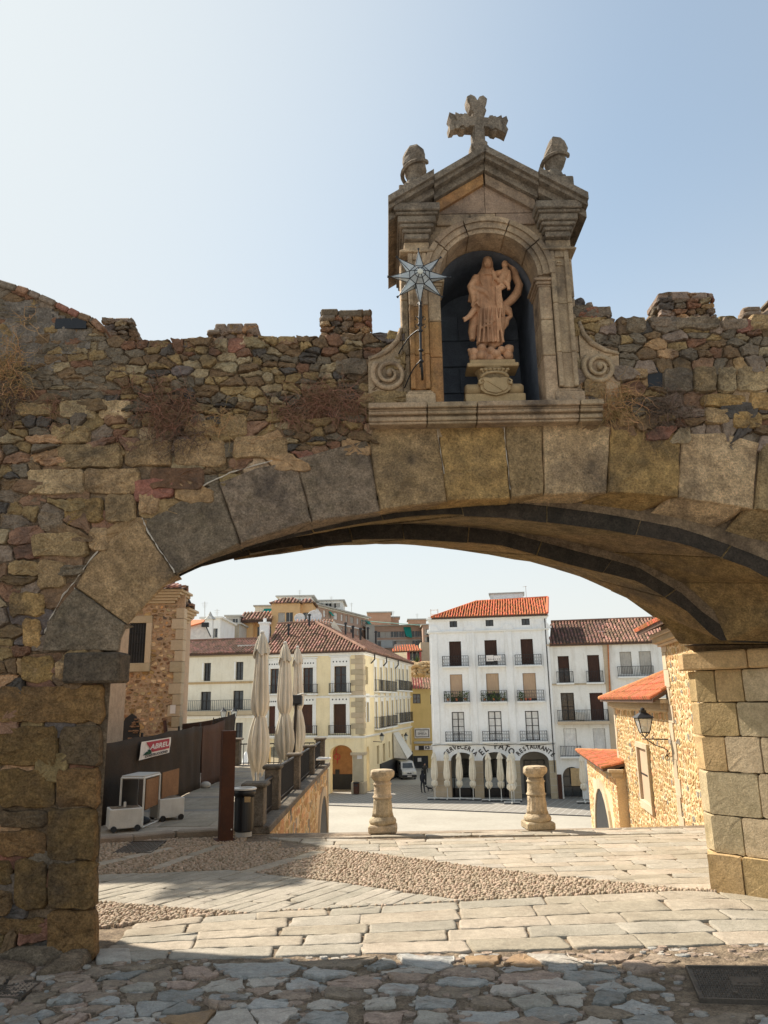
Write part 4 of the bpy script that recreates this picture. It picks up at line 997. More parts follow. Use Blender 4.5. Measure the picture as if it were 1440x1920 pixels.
# ================================================================ ground of the arch terrace
FG=Fr((0,0,0),(1,0,0),(0,1,0))
def g2(px,py,z=0.): p=G(px,py,z); return (p.x,p.y)
def flat(name,poly,z,m,thick=.3,kind='structure'):
    mb=MB().prism([(x,y,z-thick) for x,y in poly],[(x,y,z) for x,y in poly]); return fixn(build(name,mb,m,None,kind=kind))
edge=[(-2.05,13.2),(-.25,12.95),(1.0,12.98),(3.16,13.05),(5.4,13.3),(9,13.6)]
base=flat('ground',[(-9,-2),(9,-2),(9,13.6)]+edge[::-1][1:]+[(-2.9,13.0),(-4.6,12.55),(-9,12.3)],-.02,M_earth,.6)
pav=base
# -------- irregular flagstones in front
front=[g2(178,1806),g2(250,1800),g2(480,1797),g2(720,1786),g2(920,1782),g2(1220,1774),g2(1440,1768),(3.6,6.75)]
def front_y(x):
    for a,b in zip(front,front[1:]):
        if a[0]<=x<=b[0]: return a[1]+(b[1]-a[1])*(x-a[0])/(b[0]-a[0])
    return front[0][1] if x<front[0][0] else front[-1][1]
man=[g2(1285,1815),g2(1312,1876),g2(1500,1880),g2(1500,1817)]
mce=cen([(p[0],p[1]) for p in man]); mzone=[(mce[0]+(p[0]-mce[0])*1.12,mce[1]+(p[1]-mce[1])*1.75) for p in man]
grate2=[g2(-40,1835),g2(75,1842),g2(40,1872),g2(-60,1870)]
seeds=[];y=5.0
while y<7.2:
    x=-3.4+R.uniform(0,.15)
    while x<3.6:
        w_=R.choice([.2,.3,.42,.56]) if x>-1.9 else R.choice([.12,.18,.24])
        s=(x+w_/2,y+R.gauss(0,.045))
        if s[1]<front_y(s[0])-.2 and not inside(s,mzone) and not inside(s,grate2): seeds.append(s)
        x+=w_
    y+=R.uniform(.17,.30)
cells=voronoi(seeds,.016,1.5); ps=[]
zone_f=[(-3.6,4.6),(3.7,4.6),(3.7,6.9),(-3.6,7.2)]
for s,c in zip(seeds,cells):
    if not c: continue
    c=clip_convex(c,zone_f)
    c=[(p[0],min(p[1],front_y(p[0])-.13)) for p in c]
    if len(c)<3: continue
    k=R.choice([R.uniform(.6,.85),R.uniform(.9,1.)]); ce=cen(c); c=[(ce[0]+(p[0]-ce[0])*k,ce[1]+(p[1]-ce[1])*min(1,k*1.08)) for p in c]
    if len(c)>=3 and abs(area(c))>.003 and not inside(cen(c),mzone) and not any(inside(p_,[(q_[0],q_[1]) for q_ in man]) for p_ in c): ps.append(roughen(c,.012,.04,.07))
pk=lambda p:R.choices(M_flag,[3.4,3.2,1.4,.3] if cen(p)[0]>-1.7 else [1.2,4,.5,.3])[0]
stones_parts(base,ps,FG,pk,300,name='flagstone',tf=lambda p:(R.uniform(-.004,.018),.04),ins=.007,nj=.0025,mats=M_flag)
# earth and mortar relief in the joints
mb=MB(); vs=[]; NX,NY=180,60; x0_,x1_,y0_=-3.8,3.8,4.7
for i in range(NX+1):
    x=x0_+(x1_-x0_)*i/NX
    for j in range(NY+1):
        y1_=front_y(x)+.03; y=y0_+(y1_-y0_)*j/NY; d_=1 if not(x>1.9 and y<6.4) else 0
        vs.append((x,y,-.012+d_*(.010*mnoise.noise(Vector((x*2.5,y*3,4)))+.012*mnoise.noise(Vector((x*9,y*9,1)))+.006*mnoise.noise(Vector((x*25,y*25,2))))))
build('joint_earth',MB().add(vs,[(i*(NY+1)+j,(i+1)*(NY+1)+j,(i+1)*(NY+1)+j+1,i*(NY+1)+j+1) for i in range(NX) for j in range(NY)]),M_earth,base,kind='stuff')
# small filler chips between them
mb=MB()
for k in range(1500):
    x=R.uniform(-3.4,3.5); yy=R.uniform(4.8,front_y(x)+.0)
    if inside((x,yy),mzone): continue
    r=R.uniform(.012,.04); n=R.randint(5,7); stone(mb,FG,[(x+r*1.4*math.cos(t)*R.uniform(.7,1.2),yy+r*math.sin(t)*R.uniform(.7,1.2)) for t in [2*math.pi*i/n for i in range(n)]],R.uniform(-.012,.006),.03,ins=.004,nj=.001,m=R.choice([0,1,1,1,2]))
build('stone_chips',mb,M_flag,base,smooth=True,kind='stuff')
# -------- slab paving helper
def slabs(zone,dirv,rowh,lens,z=0.,mats=None,gap=.006,jit=.006,name='paving_slab',sh=0.):
    d=Vector((*dirv,0)).normalized(); nrm=Vector((-d.y,d.x,0)); o=Vector((*zone[0],0))
    tr=lambda p:((Vector((*p,0))-o).dot(d),(Vector((*p,0))-o).dot(nrm)); bk=lambda p:((o+d*p[0]+nrm*p[1]).x,(o+d*p[0]+nrm*p[1]).y)
    zl=[tr(p) for p in zone]; v=min(p[1] for p in zl); v1=max(p[1] for p in zl); u0=min(p[0] for p in zl); u1=max(p[0] for p in zl)
    out=[]
    while v<v1:
        h=rowh*R.uniform(.85,1.18); u=u0-R.uniform(0,lens[1])
        while u<u1:
            l=R.uniform(*lens); g=gap*R.uniform(.6,1.6)
            c=clip_convex([(u+g,v+g*.7),(u+l-g,v+g*.7),(u+l-g+R.gauss(0,.02),v+h-g*.7),(u+g+R.gauss(0,.02),v+h-g*.7)],zl)
            if len(c)>=3 and abs(area(c))>.004: out.append(roughen([bk(p) for p in c],jit*.9,.05,.12))
            u+=l
        v+=h
    for p in out:
        mb=MB(); stone(mb,FG,p,z+R.uniform(0,.005),.05,ins=.012,nj=.001); build(name,mb,R.choice(mats or M_slab),base,smooth=True)
    return len(out)
S0=M_slab[0];S1=M_slab[1]
fd=(g2(1440,1768)[0]-g2(180,1803)[0],g2(1440,1768)[1]-g2(180,1803)[1])
zB=[g2(178,1801),g2(720,1788),g2(1445,1768),g2(1700,1762),g2(1560,1690),g2(1345,1672),g2(1280,1670),g2(1000,1683),g2(870,1690),g2(720,1699),g2(460,1713),g2(390,1719),g2(178,1742)]
# strip it into convex quads along x
def strip_zone(zl,zu,n,fn):
    pass
lowB=[g2(178,1801),g2(720,1788),g2(1445,1768),g2(1700,1762)]; upB=[g2(178,1740),g2(390,1719),g2(460,1713),g2(720,1699),g2(870,1690),g2(1000,1683),g2(1280,1670),g2(1345,1672),g2(1560,1690)]
def rowslabs(low,up,nrows,lens,mats):
    def at(pl,x):
        if x<=pl[0][0]: return pl[0][1]
        for a,b in zip(pl,pl[1:]):
            if a[0]<=x<=b[0]: return a[1]+(b[1]-a[1])*(x-a[0])/(b[0]-a[0]+1e-9)
        return pl[-1][1]
    x0=low[0][0];x1=up[-1][0]+.4
    cuts=[0]+[ (k+R.uniform(-.15,.15))/nrows for k in range(1,nrows)]+[1]
    for a,b in zip(cuts,cuts[1:]):
        x=x0-R.uniform(0,.4)
        while x<x1:
            l=R.uniform(*lens); xe=min(x+l,x1); xs=max(x,x0)
            if xe-xs>.08:
                yl=lambda t,f:at(low,t)+(at(up,t)-at(low,t))*f
                sk=R.uniform(-.05,.03)
                c=[(xs+.008,yl(xs,a)+.006),((xs+xe)/2,yl((xs+xe)/2,a)+.006),(xe-.008,yl(xe,a)+.006),(xe-.008+sk,yl(xe,b)-.006),((xs+xe)/2,yl((xs+xe)/2,b)-.006),(xs+.008+sk,yl(xs,b)-.006)]
                mb=MB(); stone(mb,FG,roughen(c,.007,.06,.10),R.uniform(0,.007),.06,ins=.014,nj=.0012); build('paving_slab',mb,R.choice(mats),base,smooth=True)
            x+=l
rowslabs(lowB,upB,5,(.5,1.0),[S0,S0,S0,S1])
build('paving_slab',(lambda m:(stone(m,FG,roughen([g2(180,1804),g2(247,1804),g2(242,1779),g2(180,1781)],.004,.05,.1),.012,.05,ins=.01,nj=.001),m)[1])(MB()),M_flag[2],base,smooth=True,label='bluish grey slab at the foot of the left pier')
# upper slabs towards the stair head, cut into convex zones
dU=(1,.035)
up1=[g2(740,1575),g2(1348,1562),g2(1356,1668),g2(1280,1666),g2(1000,1638),g2(760,1608)]
up2=[g2(500,1570),g2(740,1575),g2(760,1608),g2(640,1592)]
e_=[(-2.05,13.16),(-.25,12.9),(1.0,12.93),(3.16,13.0),(5.35,13.2)]
up3=[e_[0],e_[1],e_[4],g2(1348,1562),g2(740,1575),g2(500,1570)]
up3=[g2(470,1572),g2(1348,1562),(5.35,13.2),(3.16,13.0),(-.25,12.9),(-2.0,12.9)]
n_=slabs(up1,dU,.26,(.4,.95)); n_+=slabs(up2,dU,.25,(.4,.8)); n_+=slabs(up3,dU,.26,(.4,.95))
# landing edge stones: the top riser of the stair
x=-2.0
while x<5.4:
    l=R.uniform(.7,1.2); mb=MB().cbox(Fr((0,13.02,0),(1,0,0)),x,min(x+l,5.4)-.01,-.16,.012,-.1 if True else 0,.0,.015); x+=l
# grey diagonal slabs
ga,gb=g2(300,1700),g2(425,1665)
dd=(gb[0]-ga[0],gb[1]-ga[1])
zG=[g2(178,1690),g2(178,1640),g2(430,1630),g2(640,1655),g2(870,1689),g2(720,1697),g2(460,1711),g2(380,1707),g2(270,1692)]
slabs([g2(178,1690),g2(178,1641),g2(430,1631),g2(640,1655),g2(870,1688),g2(720,1697),g2(460,1711)],dd,.17,(.7,1.5),mats=[S1],gap=.005)
# light strips between the pebble panels
strips=[[g2(272,1630),g2(300,1630),g2(424,1584),g2(405,1584)],[g2(440,1636),g2(470,1638),g2(612,1598),g2(590,1596)],[g2(180,1618),g2(180,1626),g2(330,1590),g2(318,1588)]]
for s_ in strips: slabs(s_,(s_[3][0]-s_[0][0],s_[3][1]-s_[0][1]),.3,(.5,1.),mats=[S0])
# pebble mosaic
ex=[up1,up2,up3,[g2(178,1690),g2(178,1641),g2(430,1631),g2(640,1655),g2(870,1688),g2(720,1697),g2(460,1711)]]+strips
ex=[ccw(e) for e in ex]
grL=[g2(212,1600),g2(283,1600),g2(312,1577),g2(250,1578)]
mb=MB(); y=7.85; cnt=0
def lowlim(x): 
    for a,b in zip(upB,upB[1:]):
        if a[0]<=x<=b[0]: return a[1]+(b[1]-a[1])*(x-a[0])/(b[0]-a[0])
    return upB[0][1]
while y<12.9:
    x=-4.9
    while x<4.0:
        s=(x+R.uniform(-.02,.02),y+R.uniform(-.016,.016)); x+=.045+.002*(y-8)
        if s[1]<lowlim(s[0])+.02 or s[1]>12.55+.1*(s[0]+4.9): continue
        if any(inside(s,e) for e in ex) or inside(s,grL): continue
        if s[0]>-2.2 and s[1]>12.3: continue
        if s[0]>-1.6 and s[1]>11.7: continue
        r=R.uniform(.012,.023); an=R.uniform(0,3.14); el=R.uniform(1.1,1.6); c_,s_=math.cos(an),math.sin(an); h=R.uniform(.006,.018); vs=[];
        for (rr,zz) in ((1.,-.02),(.92,h*.4),(.5,h)):
            for k in range(6):
                t=k*math.pi/3; a_,b_=r*el*rr*math.cos(t),r*rr*math.sin(t); vs.append((s[0]+a_*c_-b_*s_,s[1]+a_*s_+b_*c_,zz))
        vs.append((s[0],s[1],h*1.15)); fs=[(a*6+k,a*6+(k+1)%6,(a+1)*6+(k+1)%6,(a+1)*6+k) for a in range(2) for k in range(6)]+[(12+k,12+(k+1)%6,18) for k in range(6)]
        mb.add(vs,fs); cnt+=1
    y+=.033+.0015*(y-8)
build('pebble_mosaic',mb,M_peb,base,smooth=True,kind='stuff')
# covers
def cover(label,poly,z,studs,frame=True,logo=False):
    t=thing('manhole_cover',label,'manhole cover',(*cen(poly),z))
    a,b,c,d=[Vector((x,y,z)) for x,y in poly]   # near-left... any quad
    mb=MB(); P4=lambda s,t_,h=0.:a*(1-s)*(1-t_)+b*s*(1-t_)+c*s*t_+d*(1-s)*t_+Vector((0,0,h))
    mb.hexa([P4(0.02,0.02,-.03),P4(.98,.02,-.03),P4(.98,.98,-.03),P4(.02,.98,-.03),P4(.02,.02,.0),P4(.98,.02,0),P4(.98,.98,0),P4(.02,.98,0)])
    fixn(build('plate',mb,M_grate,t))
    mb=MB(); e=.03
    for (s0,s1,t0,t1) in ((0,1,0,e),(0,1,1-e,1),(0,e*.6,e,1-e),(1-e*.6,1,e,1-e)):
        mb.hexa([P4(s0,t0,-.03),P4(s1,t0,-.03),P4(s1,t1,-.03),P4(s0,t1,-.03),P4(s0,t0,.012),P4(s1,t0,.012),P4(s1,t1,.012),P4(s0,t1,.012)])
    fixn(build('rim',mb,M_grate,t))
    mb=MB(); nx,ny=studs
    for i in range(nx):
        for j in range(ny):
            s=(i+.5)/nx; t_=(j+.5)/ny
            if not(.05<s<.95 and .06<t_<.94): continue
            if logo and .36<s<.64 and .42<t_<.66: continue
            sgn=1 if (i+j)%2 else -1; w1,w2=.38/nx,.12/ny
            mb.add([P4(s-w1,t_-sgn*w2*2.2,.0),P4(s,t_-w2,0),P4(s+w1,t_+sgn*w2*2.2,0),P4(s,t_+w2,0),P4(s,t_,.013)],[(0,1,4),(1,2,4),(2,3,4),(3,0,4)])
    build('tread_studs',mb,M_grate,t,kind='stuff')
    if logo:
        mb=MB()
        mb.hexa([P4(.37,.43,0),P4(.63,.43,0),P4(.63,.65,0),P4(.37,.65,0),P4(.37,.43,.003),P4(.63,.43,.003),P4(.63,.65,.003),P4(.37,.65,.003)])
        for (s,t_) in ((.43,.52),(.48,.52),(.54,.53),(.59,.53)): mb.hexa([P4(s-.014,t_-.03,.003),P4(s+.014,t_-.03,.003),P4(s+.014,t_+.03,.003),P4(s-.014,t_+.03,.003),P4(s-.014,t_-.03,.007),P4(s+.014,t_-.03,.007),P4(s+.014,t_+.03,.007),P4(s-.014,t_+.03,.007)])
        fixn(build('maker_plate',mb,M_grate,t,kind='stuff'))
        for (s,t_) in ((.36,.2),(.62,.82)): build('lifting_boss',MB().lathe([(.016,0),(.016,.014),(.009,.014)],P4(s,t_,0),10),M_grate,t)
    return t
cover('large cast iron cover with diamond tread at lower right',[g2(1312,1877),g2(1520,1884),g2(1490,1816),g2(1285,1814)],.006,(44,16),logo=True)
cover('dark iron drain cover at the lower left by the pier',[g2(-60,1871),g2(40,1873),g2(78,1842),g2(-40,1836)],.0,(14,8))
cover('rectangular iron grating near the kerb behind the left pier',[g2(212,1600),g2(283,1600),g2(312,1577),g2(250,1578)],.0,(16,14))
# sloping foot slabs by the left pier
for pl_,h in (([(-40,1800),(75,1812),(150,1790),(130,1760),(60,1745),(-40,1735)],.10),([(60,1835),(150,1818),(178,1790),(150,1770),(140,1795)],.07),([(-40,1832),(55,1832),(70,1815),(-40,1803)],.05)):
    mb=MB(); pp_=[g2(*a) for a in pl_]; stone(mb,FG,ccw(roughen(pp_,.008,.12,.12)),h,.06,ins=.05,nj=.006); build('foot_stone',mb,M_gran[2],base,smooth=True)
# ================================================================ bollards: old column stumps
def bollard(label,px,pyb,mi,rot,topf):
    c=G(px,pyb); t=thing('column_bollard',label,'stone bollard',(c.x,c.y+.16,0),group='column stump bollards at the stair head')
    o=Vector((c.x,c.y+.16,0)); m=M_boll
    ca,sa=math.cos(rot),math.sin(rot); fr=Fr(o,(ca,sa,0))
    mb=MB().cbox(fr,-.225,.225,0,.12,-.21,.21,.022); fixn(build('plinth',mb,m,t))
    prof=[(.17,.115),(.192,.135),(.198,.165),(.185,.20),(.165,.215),(.158,.235)]
    build('torus',MB().lathe([(r_*1.1,z_) for r_,z_ in prof],o,24,f=lambda th,z,r:r*(1+.02*math.sin(3*th)+.012*math.sin(11*th+z*30))),m,t,smooth=True)
    prof=[(.155,.236),(.145,.30),(.137,.38),(.131,.46),(.129,.50)]
    build('fluted_shaft',MB().lathe([(r_*1.1,z_) for r_,z_ in prof],o,64,f=lambda th,z,r:r*(1-.10*(1-abs(math.cos(7*th+.4)))**1.2*(1 if .26<z<.49 else 0))+.004*math.sin(9*th+z*40)),m,t,smooth=True)
    prof=[(.13,.501),(.142,.515),(.142,.53),(.128,.545),(.125,.60),(.122,.68),(.12,.70),(.134,.71),(.134,.725),(.118,.74),(.116,.77)]
    build('shaft',MB().lathe([(r_*1.1,z_) for r_,z_ in prof],o,26,f=lambda th,z,r:r*(1+.02*math.sin(5*th+z*12))),m,t,smooth=True)
    prof=[(.116,.771),(.135,.80),(.165,.83),(.172,.87),(.168,.91),(.15,.935),(.08,.945)]
    build('capital',MB().lathe([(r_*1.1,z_) for r_,z_ in prof],o+Vector((0,0,topf)),10,f=lambda th,z,r:r*(1+.05*math.sin(2*th+1)+.04*math.sin(5*th+z*30)+.02*math.sin(9*th))),m,t)
bollard('column stump bollard nearer the trash bin, darker capital, left one',718,1563,0,-.03,0)
bollard('column stump bollard in front of the white restaurant front, right one',1013,1557,1,.10,.01)
# ================================================================ kerb, raised pavement, terrace
kx=[g2(178,1583,.0),g2(250,1578),g2(330,1570),g2(415,1566)]
for a,b in zip(kx,kx[1:]):
    v=Vector((b[0]-a[0],b[1]-a[1],0)); fr=Fr((a[0],a[1],0),v); 
    mb=MB().cbox(fr,.005,v.length-.005,-.05,.085,-.22,0,.02); build('kerb_stone',mb,M_kerb,base)
a=kx[0]; fr=Fr((a[0],a[1],0),(-1,-.1,0)); mb=MB().cbox(fr,.0,2.,-.05,.085,0,.22,.02); build('kerb_stone',mb,M_kerb,base)
ter=flat('terrace',[(-12,12.2),(kx[0][0],kx[0][1]+.2),(kx[1][0],kx[1][1]+.2),(kx[2][0],kx[2][1]+.2),(kx[3][0]+.05,kx[3][1]+.2),(-2.02,13.15),(-2.02,26.7),(-12,26.7)],.07,M_slab[0],.4)
# paving joints on the terrace built as slabs with darker cross bands
yy=13.4
k=0
while yy<26.2:
    band=(k%3==2); h=.28 if band else .9
    x=-4.7
    while x<-2.35:
        l=R.uniform(.7,1.1); mb=MB().cbox(Fr((0,0,0),(1,0,0),(0,1,0)),x+.004,min(x+l,-2.3)-.004,yy+.004,min(yy+h,26.6)-.004,.0,.078,.004); build('terrace_slab',mb,M_plaza2 if band else M_slab[0],ter); x+=l
    yy+=h; k+=1
# ================================================================ terrace furniture
# retaining wall of the terrace with stone face towards the stair
XW=-1.98
rw=thing('retaining_wall','ochre rubble retaining wall with coping under the terrace railing','wall',(XW,13.2,-5))
WZ=-4.95
fixn(build('wall_core',MB().box(-3.2,XW,13.1,26.4,WZ,-.02),M_chm,rw))
FR=Fr((XW,13.1,0),(0,1,0),(0,0,1),(1,0,0))
du0,du1=FR.hit(596,1530)[0],FR.hit(612,1530)[0]; dtop=FR.hit(604,1493)[1]; dc,dh=(du0+du1)/2,(du1-du0)/2
sd=[];z=-3.9
while z<-.1:
    y=.1
    while y<13.2:
        w_=R.uniform(.16,.42); sd.append((y+w_/2,z+R.gauss(0,.03))); y+=w_
    z+=.19
cs=[]
for s,c in zip(sd,voronoi(sd,.04,1.2)):
    if c and not (dc-dh-.3<s[0] and s[1]<dtop+.2) and s[0]<13.0:
        c=clip_convex(c,[(.02,-3.95),(13.25,-3.95),(13.25,-.06),(.02,-.06)])
        if len(c)>=3: cs.append(roughen(c,.012,.12,.12))
stones_parts(rw,cs,FR,lambda p:R.choices(M_chs,[4,2.5,1.5,1])[0],300,tf=lambda p:(R.uniform(.0,.012),.05),mats=M_chs,ins=.012,nj=.003,sizef=lambda p:-cen(p)[0]+cen(p)[1]*2)
for k in range(12):
    zz=-4.9+k*.4; l=.35 if k%2 else .22; build('quoin',MB().cbox(FR,13.3-l,13.32,zz,zz+.39,-.1,.03,.008),M_quoin,rw)
def arch_poly(uc,hw,v0,vs,K=12,rise=None):
    rise=rise or hw; return [(uc-hw,v0)]+[(uc-hw*math.cos(math.pi*k/K),vs+rise*math.sin(math.pi*k/K)) for k in range(K+1)]+[(uc+hw,v0)]
fixn(build('doorway',MB().extr(FR,ccw(arch_poly(dc,dh,-4.95,dtop-dh)),-.03,.02),M_char,rw))
pa=arch_poly(dc,dh,-4.95,dtop-dh);pb=arch_poly(dc,dh+.25,-4.95,dtop-dh)
for i in range(len(pa)-1): build('arch_stone',fix_mb(MB().extr(FR,ccw([pa[i],pa[i+1],pb[i+1],pb[i]]),-.02,.05)),M_quoin,rw)
y=13.12
while y<26.3:
    l=min(R.uniform(.8,1.3),26.4-y); build('coping_stone',MB().cbox(Fr((XW+.07,y,0),(0,1,0),(0,0,1),(1,0,0)),.003,l-.003,-.02,.10,-.42,0,.015),M_post,rw); y+=l
bal=thing('balustrade','iron railings between stone posts along the terrace edge','railing',(-2.17,13.3,.1))
PY=[(13.25,.40,.76),(15.2,.34,.88),(18.6,.34,.88),(22.2,.34,.87),(25.7,.36,.91)]
for (y,w_,z) in PY:
    f=Fr((-2.17,y,0),(1,0,0)); po=build('post',MB().cbox(f,-w_*.40,w_*.40,.101,z-.075,-w_*.42,w_*.42,.012),M_post,bal)
    build('post_cap',MB().cbox(f,-w_*.52,w_*.52,z-.073,z,-w_*.54,w_*.54,.022),M_post,po)
for (a,wa,za),(b_,wb_,zb_) in zip(PY,PY[1:]):
    mb=MB(); zt_=min(za,zb_)-.07; mb.box(-2.19,-2.14,a+wa*.42,b_-wb_*.42,zt_-.03,zt_); mb.box(-2.18,-2.15,a+wa*.42,b_-wb_*.42,.17,.19)
    n=int((b_-a)/.10)
    for k in range(1,n):
        y=a+(b_-a)*k/n
        if a+wa*.5<y<b_-wb_*.5: mb.box(-2.175,-2.157,y-.009,y+.009,.10,zt_-.02)
    build('railing_panel',mb,M_iron,bal)
# far end railing of the terrace with its post
YE=26.2; fr2=thing('end_railing','low iron railing closing the far end of the terrace','railing',(-4,YE,.08))
mb=MB(); xa,xb=P(428,1420,YE).x,-2.4; zr_=P(520,1393,YE).z
mb.box(xa,xb,YE-.02,YE+.02,zr_-.035,zr_); mb.box(xa,xb,YE-.02,YE+.02,.12,.145); x=xa
while x<xb: mb.box(x-.011,x+.011,YE-.01,YE+.01,.08,zr_-.02); x+=.165
build('rail',mb,M_iron,fr2)
p_=P(440,1384,YE); f=Fr((p_.x,YE,0),(1,0,0)); build('post',MB().cbox(f,-.2,.2,.08,p_.z-.07,-.2,.2,.02),M_post,fr2); build('post_cap',MB().cbox(f,-.26,.26,p_.z-.065,p_.z,-.26,.26,.02),M_post,fr2)
# corten post
c=G(423,1576); o=Vector((c.x,c.y,0)); top=P(425,1370,c.y).z
t=thing('steel_post','tall square rusty corten steel post left of the litter bin','post',(c.x,c.y,0))
f=Fr(o,(.93,.36,0)); build('post',MB().cbox(f,-.10,.10,.0,top,-.13,.07,.006),M_rust,t); build('base_plate',MB().cbox(f,-.16,.14,-.01,.018,-.18,.10,.004),M_rust,t)
build('bolt',MB().sphere(f.p(.07,.16,.075),.012,8,6),M_steel,t)
# litter bin
c=G(452,1570); o=Vector((c.x+.02,c.y+.1,0)); zt_=P(452,1478,c.y).z
t=thing('litter_bin','dark cylindrical litter bin with pale open rim beside rusty post','litter bin',tuple(o))
build('body',MB().lathe([(.125,.07),(.15,.09),(.153,.5),(.153,zt_-.14)],o,24),M_black,t,smooth=False)
build('foot',MB().lathe([(.13,.0),(.13,.069)],o,20),M_conc,t)
build('hood',MB().lathe([(.155,zt_-.13),(.175,zt_-.08),(.18,zt_-.03)],o,24),M_black,t,smooth=True)
mb=MB(); ri=[(.185,zt_-.028),(.19,zt_-.012),(.175,zt_),(.12,zt_+.0),(.115,zt_-.02)]; n=28; vs=[];fs=[]
for r,z in ri:
    for k in range(n): vs.append((o.x+r*math.cos(2*math.pi*k/n),o.y+r*math.sin(2*math.pi*k/n),z))
for i in range(len(ri)-1):
    for k in range(n): fs.append((i*n+k,i*n+(k+1)%n,(i+1)*n+(k+1)%n,(i+1)*n+k))
mb.add(vs,fs); fixn(build('rim',mb,M_steel,t,smooth=True)); build('inner_shade',MB().lathe([(.116,zt_-.035),(.116,zt_-.025)],o,20),M_black,t)
build('support',MB().tube([(o.x-.17,o.y-.06,0),(o.x-.17,o.y-.06,zt_-.05)],.009,6),M_steel,t)
build('badge',MB().box(o.x+.03,o.x+.12,o.y-.172,o.y-.155,zt_-.2,zt_-.12),M_ped,t)
# floodlight on a black pole
FPY=22.8; b_=P(549,1433,FPY); tp=P(556,1312,FPY)
t=thing('floodlight_pole','thin black pole carrying a square floodlight behind the railing','floodlight',(b_.x,FPY,.08))
build('pole',MB().tube([(b_.x,FPY,.0),(tp.x-.005,FPY,tp.z)],.045,8),M_black,t)
f=Fr((tp.x,FPY-.04,tp.z+.02),(.95,-.1,0),(.0,.25,.97)); build('housing',MB().cbox(f,-.15,.17,-.18,.10,-.08,.11,.02),M_black,t)
build('lens',MB().tube([f.p(.02,.11,.0),f.p(.2,.14,.05),f.p(.38,.08,.05)],[.028,.028,.01],6),M_steel,t); build('yoke',MB().tube([f.p(-.12,-.04,0),f.p(-.12,.09,0),f.p(.1,.1,0)],.012,6),M_black,t)
# closed parasols on the terrace
def parasol(label,x,y,zb,H_,rw_,waist,skirt,group,name='closed_parasol',base=True,seed=0,lean=0.,top=.97,par_k=9,tie=.462,bot=.12):
    rr=random.Random(seed); t=thing(name,label,'parasol',(x,y,zb),group)
    o=Vector((x,y,zb)); ax=Matrix.Rotation(lean,3,'Y')
    build('pole',MB().tube([o,o+ax@Vector((0,0,H_*top))],.032*H_/3.8,8),M_steel,t)
    ph=rr.uniform(0,6); k=par_k; n=72
    def layer(prof,amp,rag,off=0.,tw=0.):   # prof [(q,r)] top to bottom; ragged lower edge, deep pleats
        vs=[];fs=[]; m_=len(prof)
        for i,(q,r) in enumerate(prof):
            s_=i/(m_-1)
            for j in range(n):
                th=2*math.pi*j/n; a1=k*th+ph+off+.5*math.sin(q*9+ph)+tw*q
                pl=abs(math.sin(a1/2))**.7*2-1.1; pl2=math.sin(2.3*k*th/ k*3+off*3+q*5)
                rr_=r*rw_*.5*(1+amp*pl*min(1,s_*2+.15)+.10*pl2*s_+.05*math.sin(th*2+q*13+ph))
                z=q*H_+(rag*H_*math.sin(a1/2*1.+1)*.5+rag*H_*.5*math.sin(3*th+off) if i==m_-1 else (rag*.5*H_*math.sin(a1/2+1)*.5 if i==m_-2 else 0))
                vs.append(o+ax@Vector((rr_*math.cos(th),rr_*math.sin(th),z)))
        for i in range(m_-1):
            for j in range(n): j2=(j+1)%n; fs.append((i*n+j,(i+1)*n+j,(i+1)*n+j2,i*n+j2))
        return MB().add(vs,fs)
    lay_=[('canopy',layer([(.985,.12),(.96,.32),(.92,.46),(.86,.55),(.8,.62)]+[(tie+(.8-tie)*a_,r_) for a_,r_ in ((.75,.70),(.5,.80),(.28,.86),(.12,.78),(.04,.6),(0,.5))],.26,.0)),
          ('vent_flap',layer([(.99,.12),(.96,.38),(.92,.56),(.88,.70),(.855,.76)],.2,.035,1.3)),
          ('canopy_skirt',layer([(tie+(bot-tie)*a_,r_*(skirt if a_>.2 else 1)) for a_,r_ in ((-.02,.5),(.06,.62),(.2,.78),(.4,.92),(.6,.98),(.76,.86),(.9,.62),(1,.4))],.36,.05 if bot<.2 else .02,.6,3.))]
    for nm,mb in lay_: build(nm,mb,M_canvas,t,smooth=True)
    zt2=tie*H_; build('strap',MB().lathe([(.27*rw_,zt2-.025),(.29*rw_,zt2),(.27*rw_,zt2+.025)],o,16,ax=ax),M_canvas,t,smooth=True)
    build('finial',MB().lathe([(.03*H_/3.8,-.03),(.055*H_/3.8,.0),(.05*H_/3.8,.04),(.01,.06)],o+ax@Vector((0,0,H_*.985)),10),M_steel,t)
    return t
for lb,px,ty,y,seed,w_ in (('tallest folded cream parasol at left of the terrace trio',492,1183,18.0,3,.41),('middle folded cream parasol of the terrace trio',535,1203,21.5,5,.41),('farthest and narrowest folded cream parasol of the terrace trio',558,1211,25,8,.37)):
    p=P(px,ty,y); pb=P({492:484,535:534,558:560}[px],1420,y); parasol(lb,pb.x,y,.08,p.z-.08,w_,.8,1.,'folded parasols on the terrace',seed=seed,lean=math.atan2(p.x-pb.x,p.z*.95))
# low white table top seen behind the railing
p=P(590,1424,24.5); t=thing('round_table','low round white table at the terrace end','table',(p.x,p.y,.08)); build('top',MB().lathe([(.5,0),(.5,.04)],p,20),M_steel,t); build('leg',MB().tube([(p.x,p.y,.08),(p.x,p.y,p.z)],.04,8),M_steel,t)
